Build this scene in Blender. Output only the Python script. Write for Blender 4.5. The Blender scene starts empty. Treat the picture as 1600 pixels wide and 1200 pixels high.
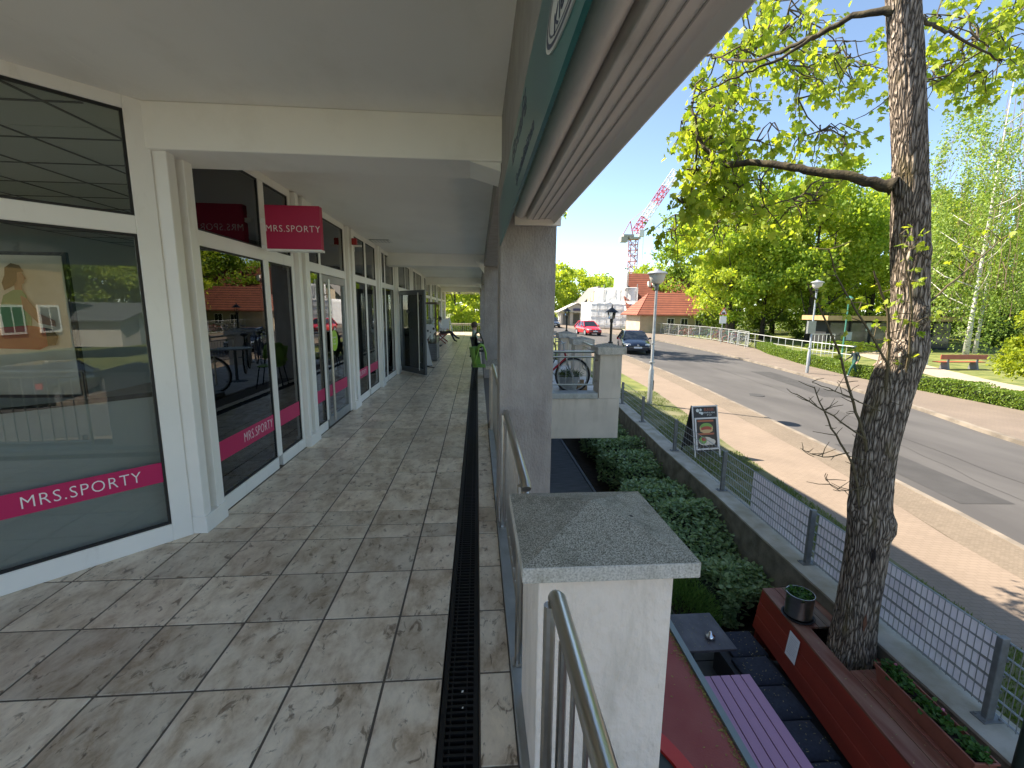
import bpy, bmesh, math, random
from math import sin, cos, pi, radians, sqrt, atan2, hypot
from mathutils import Vector, Matrix, Euler
random.seed(7)
S = bpy.context.scene
COL = S.collection
# ------------------------------------------------------------------ camera
cam = bpy.data.objects.new("Camera", bpy.data.cameras.new("Camera")); COL.objects.link(cam)
cam.data.sensor_width = 36; cam.data.lens = 15.75; cam.data.clip_start = .05; cam.data.clip_end = 2000
cam.matrix_world = Matrix(((0.99702, 0.00128, -0.07716, 0), (-0.07633, 0.16353, -0.98358, 0), (0.01136, 0.98654, 0.16314, 1.63), (0, 0, 0, 1)))
S.camera = cam
# ------------------------------------------------------------------ light
SUN_EL, SUN_AZ = radians(48), radians(296)      # azimuth clockwise from +Y
W = bpy.data.worlds.new("World"); S.world = W; W.use_nodes = True
nt = W.node_tree; nt.nodes.clear()
sky = nt.nodes.new("ShaderNodeTexSky"); sky.sky_type = 'NISHITA'; sky.sun_disc = False
sky.sun_elevation = SUN_EL; sky.sun_rotation = SUN_AZ; sky.air_density = .6; sky.dust_density = .3; sky.ozone_density = 2.0
bg = nt.nodes.new("ShaderNodeBackground"); bg.inputs[1].default_value = .15
wo = nt.nodes.new("ShaderNodeOutputWorld")
wb = nt.nodes.new('ShaderNodeMix'); wb.data_type = 'RGBA'; wb.blend_type = 'MULTIPLY'; wb.inputs[0].default_value = 1; wb.inputs[7].default_value = (.93, .86, .735, 1)
nt.links.new(sky.outputs[0], wb.inputs[6]); nt.links.new(wb.outputs[2], bg.inputs[0]); nt.links.new(bg.outputs[0], wo.inputs[0])
sl = bpy.data.lights.new("Sun", 'SUN'); sl.energy = 4.5; sl.angle = radians(.5); sl.color = (1, .89, .74)
so = bpy.data.objects.new("Sun", sl); COL.objects.link(so)
sd = Vector((-sin(SUN_AZ) * cos(SUN_EL), -cos(SUN_AZ) * cos(SUN_EL), -sin(SUN_EL)))
so.rotation_euler = sd.to_track_quat('-Z', 'Y').to_euler(); so.location = (-30, 20, 40)
S.view_settings.view_transform = 'Standard'; S.view_settings.look = 'None'; S.view_settings.gamma = 1
S.view_settings.exposure = 1.72
try:
    S.cycles.max_bounces = 10; S.cycles.diffuse_bounces = 6; S.cycles.transparent_max_bounces = 12
except Exception: pass

# ------------------------------------------------------------------ materials
def mat(name, col, rough=.6, metal=0., var=0., vscale=3., col2=None, bump=0., bscale=40., spec=.5, vlow=.35, vhigh=.65, dist=.01, stretch=None, coord='Object', detail=5):
    m = bpy.data.materials.new(name); m.use_nodes = True
    n = m.node_tree; P = n.nodes["Principled BSDF"]
    P.inputs["Base Color"].default_value = (*col, 1); P.inputs["Roughness"].default_value = rough
    P.inputs["Metallic"].default_value = metal; P.inputs["Specular IOR Level"].default_value = spec
    if var or col2 or bump:
        tc = n.nodes.new("ShaderNodeTexCoord"); src = tc.outputs[coord]
        if stretch:
            mp = n.nodes.new("ShaderNodeMapping"); mp.inputs["Scale"].default_value = stretch
            n.links.new(src, mp.inputs[0]); src = mp.outputs[0]
    if var or col2:
        no = n.nodes.new("ShaderNodeTexNoise"); no.inputs["Scale"].default_value = vscale; no.inputs["Detail"].default_value = detail
        n.links.new(src, no.inputs["Vector"])
        rp = n.nodes.new("ShaderNodeValToRGB"); rp.color_ramp.elements[0].position = vlow; rp.color_ramp.elements[1].position = vhigh
        c2 = col2 if col2 else tuple(min(1, c * (1 + var)) for c in col)
        c1 = col if col2 else tuple(c * (1 - var) for c in col)
        rp.color_ramp.elements[0].color = (*c1, 1); rp.color_ramp.elements[1].color = (*c2, 1)
        n.links.new(no.outputs["Fac"], rp.inputs[0]); n.links.new(rp.outputs[0], P.inputs["Base Color"])
    if bump:
        nb = n.nodes.new("ShaderNodeTexNoise"); nb.inputs["Scale"].default_value = bscale; nb.inputs["Detail"].default_value = 6
        n.links.new(src, nb.inputs["Vector"])
        bm_ = n.nodes.new("ShaderNodeBump"); bm_.inputs["Strength"].default_value = bump; bm_.inputs["Distance"].default_value = dist
        n.links.new(nb.outputs["Fac"], bm_.inputs["Height"]); n.links.new(bm_.outputs[0], P.inputs["Normal"])
    return m

def leafmat(name, c1, c2, trans=.45, rough=.5, scale=1.2):
    m = bpy.data.materials.new(name); m.use_nodes = True; n = m.node_tree; n.nodes.clear()
    out = n.nodes.new("ShaderNodeOutputMaterial"); mix = n.nodes.new("ShaderNodeMixShader"); mix.inputs[0].default_value = trans
    P = n.nodes.new("ShaderNodeBsdfPrincipled"); P.inputs["Roughness"].default_value = rough; P.inputs["Specular IOR Level"].default_value = .4
    t = n.nodes.new("ShaderNodeBsdfTranslucent")
    g = n.nodes.new("ShaderNodeNewGeometry")
    rp = n.nodes.new("ShaderNodeValToRGB"); rp.color_ramp.elements[0].color = (*c1, 1); rp.color_ramp.elements[1].color = (*c2, 1)
    n.links.new(g.outputs["Random Per Island"], rp.inputs[0])
    n.links.new(rp.outputs[0], P.inputs["Base Color"])
    mx = n.nodes.new("ShaderNodeMix"); mx.data_type = 'RGBA'; mx.blend_type = 'MULTIPLY'; mx.inputs[0].default_value = 1
    n.links.new(rp.outputs[0], mx.inputs[6]); mx.inputs[7].default_value = (1.25, 1.15, .5, 1)
    n.links.new(mx.outputs[2], t.inputs[0])
    n.links.new(P.outputs[0], mix.inputs[1]); n.links.new(t.outputs[0], mix.inputs[2]); n.links.new(mix.outputs[0], out.inputs[0])
    return m

def glassmat(name, tint=(.8, .84, .83), refl=1.0, ior=1.75, rough=0.):
    m = bpy.data.materials.new(name); m.use_nodes = True; n = m.node_tree; n.nodes.clear()
    out = n.nodes.new("ShaderNodeOutputMaterial"); mix = n.nodes.new("ShaderNodeMixShader")
    fr = n.nodes.new("ShaderNodeFresnel"); fr.inputs[0].default_value = ior
    tr = n.nodes.new("ShaderNodeBsdfTransparent"); tr.inputs[0].default_value = (*tint, 1)
    gl = n.nodes.new("ShaderNodeBsdfGlossy"); gl.inputs[0].default_value = (refl, refl, refl, 1); gl.inputs[1].default_value = rough
    n.links.new(fr.outputs[0], mix.inputs[0]); n.links.new(tr.outputs[0], mix.inputs[1]); n.links.new(gl.outputs[0], mix.inputs[2]); n.links.new(mix.outputs[0], out.inputs[0])
    return m

def nodes_of(m): return m.node_tree.nodes, m.node_tree.links

M = {}
M['white'] = mat('white_powder_coat', (.88, .86, .81), .35, var=.04, vscale=1.5, bump=.05, bscale=200, dist=.001)
M['ceiling'] = mat('ceiling_paint', (.91, .885, .83), .9, var=.03, vscale=.8, bump=.15, bscale=220, dist=.002)
M['gasket'] = mat('black_rubber', (.012, .012, .013), .5)
M['glass'] = glassmat('window_glass', (.80, .83, .82), ior=1.65)
M['clear'] = glassmat('clear_glass', (.9, .93, .92), ior=1.5)
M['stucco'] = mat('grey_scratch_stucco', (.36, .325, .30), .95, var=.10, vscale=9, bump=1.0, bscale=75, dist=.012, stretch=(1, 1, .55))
M['stucco_dark'] = mat('dark_beam_stucco', (.30, .28, .265), .95, var=.1, vscale=9, bump=.8, bscale=95, dist=.006)  # edge beam stucco, a slightly darker grey than the pillars
M['plaster'] = mat('white_scratch_plaster', (.86, .75, .66), .95, var=.05, vscale=5, bump=1.0, bscale=34, dist=.012, stretch=(1, 1, .7))
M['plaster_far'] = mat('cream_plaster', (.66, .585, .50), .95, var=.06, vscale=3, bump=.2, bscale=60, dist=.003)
M['capst'] = mat('cast_concrete_cap', (.15, .135, .095), .95, col2=(.52, .475, .38), vscale=250, vlow=.38, vhigh=.62, bump=.8, bscale=190, dist=.004, detail=3)
M['caprim'] = mat('cast_concrete_rim', (.36, .34, .30), .95, col2=(.66, .62, .56), vscale=150, vlow=.3, vhigh=.6, bump=.8, bscale=150, dist=.004)
M['steel'] = mat('brushed_steel', (.52, .50, .46), .28, 1., var=.06, vscale=30, stretch=(1, .1, 1), bump=.05, bscale=300)
M['galv'] = mat('galvanised_steel', (.42, .44, .45), .5, .7, var=.12, vscale=14)
M['galvdark'] = mat('dull_galvanised_post', (.20, .215, .225), .55, .4, var=.15, vscale=14)
M['sheet'] = mat('zinc_flashing', (.40, .42, .42), .5, .5, var=.12, vscale=5)
M['grate'] = mat('black_iron_grate', (.012, .012, .012), .55, .3)
M['dark'] = mat('black_void', (.006, .006, .006), .9)
M['pink'] = mat('magenta_film', (.50, .012, .105), .45)
M['signred'] = mat('crimson_sign', (.47, .008, .07), .5)
M['letter'] = mat('white_lettering', (.85, .82, .82), .5)
M['alu'] = mat('aluminium_frame', (.36, .37, .37), .4, .6, var=.05, vscale=10)
M['graphite'] = mat('graphite_door_frame', (.10, .105, .11), .45, .3)
M['lime'] = mat('lime_sticker', (.36, .60, .04), .5)
M['teal'] = mat('teal_banner', (.010, .085, .10), .3, col2=(.022, .15, .14), vscale=1.1)
M['cream'] = mat('banner_cream', (.62, .62, .58), .3)
M['navy'] = mat('banner_navy_ink', (.02, .035, .08), .4)
M['awning'] = mat('white_awning_case', (.80, .735, .67), .45, var=.04, vscale=3)
M['awnseam'] = mat('awning_seam', (.42, .38, .35), .6)
M['floor_in'] = mat('shop_carpet', (.42, .41, .40), .8, var=.1, vscale=4)
M['wall_in'] = mat('shop_wall_paint', (.7, .7, .68), .9)
M['ceil_in'] = mat('shop_ceiling_panel', (.72, .72, .68), .9)
M['grid_in'] = mat('shop_ceiling_grid', (.12, .12, .12), .8)

# tile: per island tone + veined stone clouds
m = bpy.data.materials.new('travertine_tile'); m.use_nodes = True; N, L = nodes_of(m); P = N["Principled BSDF"]
g = N.new("ShaderNodeNewGeometry"); tc = N.new("ShaderNodeTexCoord")
addv = N.new("ShaderNodeVectorMath"); addv.operation = 'ADD'
cmb = N.new("ShaderNodeCombineXYZ"); ml = N.new("ShaderNodeMath"); ml.operation = 'MULTIPLY'; ml.inputs[1].default_value = 37
L.new(g.outputs["Random Per Island"], ml.inputs[0]); L.new(ml.outputs[0], cmb.inputs[2]); L.new(tc.outputs["Object"], addv.inputs[0]); L.new(cmb.outputs[0], addv.inputs[1])
mp = N.new("ShaderNodeMapping"); mp.inputs["Scale"].default_value = (1.0, .6, 1); mp.inputs["Rotation"].default_value = (0, 0, -.5); L.new(addv.outputs[0], mp.inputs[0])
no = N.new("ShaderNodeTexNoise"); no.inputs["Scale"].default_value = 8.5; no.inputs["Detail"].default_value = 12; no.inputs["Roughness"].default_value = .68; no.inputs["Distortion"].default_value = .25
L.new(mp.outputs[0], no.inputs["Vector"])
rp = N.new("ShaderNodeValToRGB"); e = rp.color_ramp.elements
e[0].position = .27; e[0].color = (.34, .25, .165, 1); e[1].position = .74; e[1].color = (.92, .79, .61, 1)
x = e.new(.47); x.color = (.66, .54, .40, 1); x = e.new(.39); x.color = (.53, .41, .285, 1); x = e.new(.56); x.color = (.77, .66, .51, 1)
L.new(no.outputs["Fac"], rp.inputs[0])
hs = N.new("ShaderNodeHueSaturation"); mr = N.new("ShaderNodeMapRange"); mr.inputs[3].default_value = .82; mr.inputs[4].default_value = 1.14
L.new(g.outputs["Random Per Island"], mr.inputs[0]); L.new(mr.outputs[0], hs.inputs["Value"]); L.new(rp.outputs[0], hs.inputs["Color"])
# pits
n2 = N.new("ShaderNodeTexNoise"); n2.inputs["Scale"].default_value = 20; n2.inputs["Detail"].default_value = 9; n2.inputs["Roughness"].default_value = .65; n2.inputs["Distortion"].default_value = .8; L.new(mp.outputs[0], n2.inputs["Vector"])
r2 = N.new("ShaderNodeValToRGB"); r2.color_ramp.elements[0].position = .345; r2.color_ramp.elements[0].color = (.38, .34, .31, 1); r2.color_ramp.elements[1].position = .43; r2.color_ramp.elements[1].color = (1, 1, 1, 1); L.new(n2.outputs["Fac"], r2.inputs[0])
mx = N.new("ShaderNodeMix"); mx.data_type = 'RGBA'; mx.blend_type = 'MULTIPLY'; mx.inputs[0].default_value = 1
L.new(hs.outputs[0], mx.inputs[6]); L.new(r2.outputs[0], mx.inputs[7]); L.new(mx.outputs[2], P.inputs["Base Color"])
bp = N.new("ShaderNodeBump"); bp.inputs["Strength"].default_value = .35; bp.inputs["Distance"].default_value = .004; L.new(n2.outputs["Fac"], bp.inputs["Height"]); L.new(bp.outputs[0], P.inputs["Normal"])
P.inputs["Roughness"].default_value = .30; P.inputs["Specular IOR Level"].default_value = .6
M['tile'] = m
def stain(m, col, scale, stretch, lo, hi, amt):
    N, L = nodes_of(m); P = N["Principled BSDF"]; ip = P.inputs["Base Color"]; tc = N.new("ShaderNodeTexCoord"); mp = N.new("ShaderNodeMapping"); mp.inputs["Scale"].default_value = stretch; L.new(tc.outputs['Object'], mp.inputs[0])
    no = N.new("ShaderNodeTexNoise"); no.inputs["Scale"].default_value = scale; no.inputs["Detail"].default_value = 9; no.inputs["Roughness"].default_value = .65; L.new(mp.outputs[0], no.inputs["Vector"])
    mr = N.new("ShaderNodeMapRange"); mr.inputs[1].default_value = lo; mr.inputs[2].default_value = hi; mr.inputs[3].default_value = 0; mr.inputs[4].default_value = amt; L.new(no.outputs["Fac"], mr.inputs[0])
    mx = N.new("ShaderNodeMix"); mx.data_type = 'RGBA'; L.new(mr.outputs[0], mx.inputs[0]); mx.inputs[7].default_value = (*col, 1)
    if ip.links: L.new(ip.links[0].from_socket, mx.inputs[6])
    else: mx.inputs[6].default_value = ip.default_value
    L.new(mx.outputs[2], ip)
stain(M['plaster'], (.42, .37, .29), 5, (2.2, 2.2, .45), .50, .72, .45)
stain(M['plaster'], (.25, .22, .18), 16, (1, 1, .35), .66, .74, .5)
stain(M['plaster_far'], (.36, .31, .24), 2.5, (2, 2, .4), .52, .75, .5)
stain(M['stucco'], (.20, .17, .15), 3, (2.5, 2.5, .35), .50, .75, .5)
stain(M['capst'], (.07, .075, .04), 9, (1, 1, 1), .50, .68, .6)
stain(M['caprim'], (.22, .20, .14), 12, (1, 1, .4), .50, .68, .6)
stain(M['ceiling'], (.62, .58, .50), 1.1, (1, .5, 1), .52, .75, .35)
stain(M['awning'], (.45, .40, .35), 6, (1, .25, 1), .56, .72, .5)
stain(M['white'], (.55, .51, .44), 7, (1, 1, .3), .58, .76, .4)
stain(M['sheet'], (.22, .22, .19), 6, (1, .5, 1), .5, .7, .6)
M['grout'] = mat('tile_grout', (.15, .125, .10), .95)

# ------------------------------------------------------------------ mesh builder
class MB:
    def __init__(s): s.v = []; s.f = []; s.mi = []; s.cur = 0
    def add(s, vs, fs):
        o = len(s.v); s.v += [tuple(v) for v in vs]; s.f += [tuple(i + o for i in f) for f in fs]; s.mi += [s.cur] * len(fs); return s
    def box(s, x0, x1, y0, y1, z0, z1):
        return s.add([(x0, y0, z0), (x1, y0, z0), (x1, y1, z0), (x0, y1, z0), (x0, y0, z1), (x1, y0, z1), (x1, y1, z1), (x0, y1, z1)],
              [(0, 3, 2, 1), (4, 5, 6, 7), (0, 1, 5, 4), (1, 2, 6, 5), (2, 3, 7, 6), (3, 0, 4, 7)])
    def bar(s, a, b, w, h, up=(0, 0, 1)):           # rectangular bar from a to b
        a = Vector(a); b = Vector(b); d = (b - a).normalized(); u = Vector(up)
        if abs(d.dot(u)) > .98: u = Vector((1, 0, 0))
        x = d.cross(u).normalized() * w / 2; y = x.cross(d).normalized() * h / 2
        vs = [p + sx * x + sy * y for p in (a, b) for sx, sy in ((-1, -1), (1, -1), (1, 1), (-1, 1))]
        return s.add(vs, [(0, 1, 2, 3), (7, 6, 5, 4), (0, 4, 5, 1), (1, 5, 6, 2), (2, 6, 7, 3), (3, 7, 4, 0)])
    def tube(s, pts, r, n=8, cap=True):
        pts = [Vector(p) for p in pts]; k = len(pts); rs = r if isinstance(r, (list, tuple)) else [r] * k
        rings = []; ref = None
        for i, p in enumerate(pts):
            d = (pts[min(i + 1, k - 1)] - pts[max(i - 1, 0)]).normalized()
            if ref is None: ref = Vector((0, 0, 1)) if abs(d.z) < .9 else Vector((1, 0, 0))
            x = d.cross(ref).normalized(); y = x.cross(d).normalized(); ref = y
            rings.append([p + rs[i] * (cos(2 * pi * j / n) * x + sin(2 * pi * j / n) * y) for j in range(n)])
        vs = [v for R in rings for v in R]; fs = []
        for i in range(k - 1):
            for j in range(n):
                a = i * n + j; b = i * n + (j + 1) % n; fs.append((a, b, b + n, a + n))
        if cap: fs += [tuple(range(n - 1, -1, -1)), tuple((k - 1) * n + j for j in range(n))]
        return s.add(vs, fs)
    def lathe(s, prof, c, n=20, axis='z', cap=True):
        vs = []; fs = []; k = len(prof)
        for r_, h in prof:
            for j in range(n):
                a = 2 * pi * j / n; p = (r_ * cos(a), r_ * sin(a), h)
                if axis == 'x': p = (p[2], p[0], p[1])
                if axis == 'y': p = (p[0], p[2], p[1])
                vs.append((c[0] + p[0], c[1] + p[1], c[2] + p[2]))
        for i in range(k - 1):
            for j in range(n): a = i * n + j; b = i * n + (j + 1) % n; fs.append((a, b, b + n, a + n))
        if cap: fs += [tuple(range(n - 1, -1, -1)), tuple((k - 1) * n + j for j in range(n))]
        return s.add(vs, fs)
    def prism(s, poly, a0, a1, axis='z'):           # poly in the other two axes
        def P3(p, a): return {'z': (p[0], p[1], a), 'y': (p[0], a, p[1]), 'x': (a, p[0], p[1])}[axis]
        n = len(poly); vs = [P3(p, a0) for p in poly] + [P3(p, a1) for p in poly]
        fs = [tuple(range(n - 1, -1, -1)), tuple(range(n, 2 * n))] + [(i, (i + 1) % n, (i + 1) % n + n, i + n) for i in range(n)]
        return s.add(vs, fs)
    def quad(s, a, b, c, d): return s.add([a, b, c, d], [(0, 1, 2, 3)])
    def ball(s, c, r, n=10, m_=7, sc=(1, 1, 1)):
        prof = [(max(1e-4, r * sin(pi * i / m_)), -r * cos(pi * i / m_)) for i in range(m_ + 1)]
        k = len(s.v); s.lathe(prof, (0, 0, 0), n)
        for i in range(k, len(s.v)): v = s.v[i]; s.v[i] = (c[0] + v[0] * sc[0], c[1] + v[1] * sc[1], c[2] + v[2] * sc[2])
        return s
    def xf(s, mtx, start=0):
        for i in range(start, len(s.v)): s.v[i] = tuple(mtx @ Vector(s.v[i]))
        return s
    def build(s, name, material, parent=None, smooth=False, bevel=0., segs=2, fixn=False):
        me = bpy.data.meshes.new(name)
        off = Vector(parent['_o']) if parent is not None and '_o' in parent else Vector((0, 0, 0))
        me.from_pydata([tuple(Vector(v) - off) for v in s.v], [], s.f)
        for mm in (material if isinstance(material, (list, tuple)) else [material]): me.materials.append(mm)
        if max(s.mi, default=0) > 0: me.polygons.foreach_set('material_index', s.mi)
        if fixn:
            b_ = bmesh.new(); b_.from_mesh(me); bmesh.ops.recalc_face_normals(b_, faces=b_.faces); b_.to_mesh(me); b_.free()
        if smooth:
            me.polygons.foreach_set('use_smooth', [True] * len(me.polygons))
        me.update()
        o = bpy.data.objects.new(name, me); COL.objects.link(o)
        if parent is not None: o.parent = parent
        if '_o' in (parent or {}): o['_o'] = parent['_o']
        if bevel:
            b = o.modifiers.new('bevel', 'BEVEL'); b.width = bevel; b.segments = segs; b.limit_method = 'ANGLE'; b.angle_limit = radians(40)
        if smooth == 'auto':
            try: me.set_sharp_from_angle(angle=radians(35))
            except Exception: pass
        return o

def tag(o, label, cat, group=None):
    o['label'] = label; o['category'] = cat
    if group: o['group'] = group
    return o
def thing(name, label, cat, loc=(0, 0, 0), group=None):
    o = bpy.data.objects.new(name, None); COL.objects.link(o); o.location = loc; o['_o'] = tuple(loc); o.empty_display_size = .1
    return tag(o, label, cat, group)
def struct(o, kind='structure'): o['kind'] = kind; return o
def dup(o, loc=None, rz=None, sc=None, label=None, parent=None):
    c = o.copy(); COL.objects.link(c)
    if parent is not None: c.parent = parent
    if loc is not None: c.location = loc
    if rz is not None: c.rotation_euler = (0, 0, rz)
    if sc is not None: c.scale = (sc, sc, sc) if not isinstance(sc, tuple) else sc
    if label: c['label'] = label
    for ch in list(o.children): dup(ch, parent=c)
    return c
def text_mesh(txt, size, depth=.002, spacing=1.0, align='CENTER', offs=0.):
    cu = bpy.data.curves.new('t', 'FONT'); cu.body = txt; cu.size = size; cu.extrude = depth; cu.space_character = spacing
    cu.align_x = align; cu.align_y = 'CENTER'; cu.resolution_u = 3; cu.offset = offs
    o = bpy.data.objects.new('t', cu); COL.objects.link(o)
    bpy.context.view_layer.update()
    me = bpy.data.meshes.new_from_object(o.evaluated_get(bpy.context.evaluated_depsgraph_get()))
    bpy.data.objects.remove(o); return me
def text(name, txt, size, mtx, material, parent=None, depth=.002, spacing=1.0, sx=1., align='CENTER', offs=0.):
    me = text_mesh(txt, size, depth, spacing, align, offs)
    off = Vector(parent['_o']) if parent is not None and '_o' in parent else Vector((0, 0, 0))
    me.transform(Matrix.Translation(-off) @ mtx @ Matrix.Diagonal((sx, 1, 1, 1)))
    me.materials.clear(); me.materials.append(material); me.name = name
    o = bpy.data.objects.new(name, me); COL.objects.link(o)
    if parent is not None: o.parent = parent
    return o
def frame_m(o, xd, yd):    # matrix with local x->xd, y->yd
    xd = Vector(xd).normalized(); yd = Vector(yd).normalized(); zd = xd.cross(yd)
    return Matrix(((xd.x, yd.x, zd.x, o[0]), (xd.y, yd.y, zd.y, o[1]), (xd.z, yd.z, zd.z, o[2]), (0, 0, 0, 1)))
def G(x, y):               # street level
    yy = y if y < 40 else 40 + 8 * (1 - math.exp(-(y - 40) / 8))
    xx = min(max(x, 0), 24)
    return -1.25 + .017 * (yy - 6) - .03 * (xx - 4)
# ================================================================== GALLERY (walkway, shops)
YE = 29.5; YB = -.5  # building ends just behind the camera so daylight enters the walkway
XC = [-3.615 + .4 * k for k in range(9)]
XC = [v for v in XC if v < -.2]
YR = [1.78 + .4305 * k for k in range(-12, 4)] + [3.272] + [3.518 + .4305 * k for k in range(0, 69)]
GAP = .006
mb = MB()
def tile(x0, x1, y0, y1): mb.box(x0 + GAP, x1 - GAP, y0 + GAP, y1 - GAP, -.012, random.uniform(-.0008, .0008))
for j in range(len(YR) - 1):
    y0, y1 = YR[j], YR[j + 1]
    xs = list(XC) + [-.153]
    for a, b in zip(xs[:-1], xs[1:]):
        if y0 > 3.4 and b < -2.0: continue
        tile(a, b, y0, y1)
    tile(.006, .152, y0 + .02, y1 + .02)
struct(mb.build('walkway_tiles', M['tile'], bevel=.0015, segs=1))
mb = MB(); mb.box(-3.7, -.157, -3.6, YE + 4, -.3, -.0045); mb.box(.006, .64, -3.6, YE + 4, -.3, -.0045); mb.box(-.155, .005, -3.6, YE + 4, -.3, -.06)
struct(mb.build('walkway_slab', M['grout']))

# drain channel
dr = thing('drain_channel', 'long black iron drain grate let into the tiled walkway', 'drain', (-.08, 3, 0))
mb = MB(); mb.box(-.150, -.128, -3.5, YE, -.055, .002); mb.box(-.018, .002, -3.5, YE, -.055, .002); mb.box(-.128, -.018, -3.5, YE, -.058, -.05)
y = .4
mb.build('channel_rim', M['grate'], dr)
mb = MB()
while y < 26:
    mb.box(-.127, -.019, y, y + .011, -.02, -.002); y += .03 if y < 9 else .06
mb.box(-.112, -.106, -2, 26, -.022, -.004); mb.box(-.05, -.044, -2, 26, -.022, -.004)
mb.build('grate', M['grate'], dr)
for (xx, yy, ss, ll) in ((-.07, 1.70, .008, 'larger white paper scrap on the black drain grate'), (-.066, 1.62, .006, 'small white paper scrap nearest the camera on the drain grate')):
    mb = MB(); mb.prism([(xx, yy), (xx + ss, yy + .002), (xx + ss * 1.1, yy + ss), (xx + .002, yy + ss * .8)], -.002, .003, 'z'); tag(mb.build('paper_scrap', M['white']), ll, 'litter')

# building: ceiling, beams, pillars, upper storey
bd = thing('gallery_building', 'arcaded shop building with white ceiling, beams and grey pillars over the walkway', 'building', (-2, 10, 0))
mb = MB(); mb.box(-2.06, .45, YB, YE, 2.88, 3.05); mb.box(-3.95, -2.06, YB, 3.3, 2.879, 3.049); mb.build('ceiling', M['ceiling'], bd)
BY = [3.17, 10.7, 18.4, 26.1]
for y in BY:
    mb = MB(); mb.box(-2.2 if y > 0 else -3.6, .18, y, y + .41, 2.60, 2.8795); mb.build('beam', M['ceiling'], bd, bevel=.008)
for y in BY:
    mb = MB(); mb.box(.16, .55, y + .03, y + .42, -2.6, 2.75); mb.build('pillar', M['stucco'] , bd, bevel=.006)
ys = BY + [YE + .2]
for a, b in zip(ys[:-1], ys[1:]):
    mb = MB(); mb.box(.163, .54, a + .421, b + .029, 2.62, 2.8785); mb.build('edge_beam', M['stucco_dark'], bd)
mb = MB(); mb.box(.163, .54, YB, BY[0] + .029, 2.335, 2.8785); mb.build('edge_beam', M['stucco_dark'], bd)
for y in BY[1:]:
    mb = MB(); mb.prism([(-.04, 2.70), (.158, 2.70), (.158, 2.44)], y - .28, y - .16, 'y'); mb.build('bracket', M['white'], bd)
mb = MB(); mb.prism([(-.05, 2.598), (.158, 2.598), (.158, 2.54)], 3.18, 3.56, 'y'); mb.build('bracket', M['ceiling'], bd)  # wedge shaped after the triangle of light on this beam's end
mb = MB(); mb.box(-9, .56, YB, YE, 3.06, 4.0); mb.box(-9, .9, YB, YE, 4.0, 4.2); mb.build('upper_storey', M['plaster'], bd)
mb = MB(); mb.box(-9, -8.8, YB, YE, -2.6, .7); mb.box(-9, -8.8, YB, YE, 2.6, 3.05); mb.box(-8.8, -3.96, YB, YB + .2, -2.6, 3.05); mb.box(-3.95, -3.8, YB, 1.25, -.3, 2.878); mb.box(-8.8, .35, YE - .25, YE - .05, -2.6, -.31); mb.box(.25, .44, YB, YE, -2.6, -.305); mb.build('lower_wall', M['plaster_far'], bd)
mb = MB(); mb.box(-2.06, .16, YE - .12, YE + .1, 2.70, 2.8785); mb.box(-2.06, .16, YE - .2, YE - .13, 2.60, 2.64); mb.build('end_header', M['ceiling'], bd)
mb = MB(); mb.box(-9, -2.06, YE - .12, YE + .06, -.3, 3.05); mb.build('end_wall', M['plaster'], bd)
# shop interior
mb = MB(); mb.box(-7, -2.075, 3.4, YE - .2, -.2, .012); mb.prism([(-7, -.4), (-4.2, -.4), (-4.2, .9), (-2.09, 3.18), (-2.09, 3.4), (-7, 3.4)], -.2, .012, 'z'); mb.build('shop_floor', M['floor_in'], bd)
mb = MB(); mb.box(-7.1, -7, -.45, YE - .2, 0, .9); mb.box(-7.1, -7, 5.4, 10.9, .9, 2.55); mb.box(-7.1, -7, -.45, YE - .2, 2.55, 2.9); mb.box(-7, -2.6, 11.6, 11.7, 0, 2.82); mb.box(-7, -2.4, 18.2, 18.3, 0, 2.82); mb.build('shop_wall', M['wall_in'], bd)  # rear openings out of view added to let daylight brighten the shop
mb = MB(); mb.box(-7, -2.12, 3.45, YE - .2, 2.80, 2.86); mb.prism([(-7, -.4), (-4.2, -.4), (-4.2, .95), (-2.12, 3.2), (-2.12, 3.44), (-7, 3.44)], 2.80, 2.86, 'z'); mb.build('shop_ceiling', M['ceil_in'], bd)
mb = MB()
for k in range(20): mb.box(-6.9, -2.3, .9 + k * .625 + 1.5, .92 + k * .625 + 1.5, 2.794, 2.799)
for k in range(8): mb.box(-6.9 + k * .625, -6.88 + k * .625, 2.2, 14, 2.7935, 2.7985)
mb.build('ceiling_grid', M['grid_in'], bd)

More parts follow.
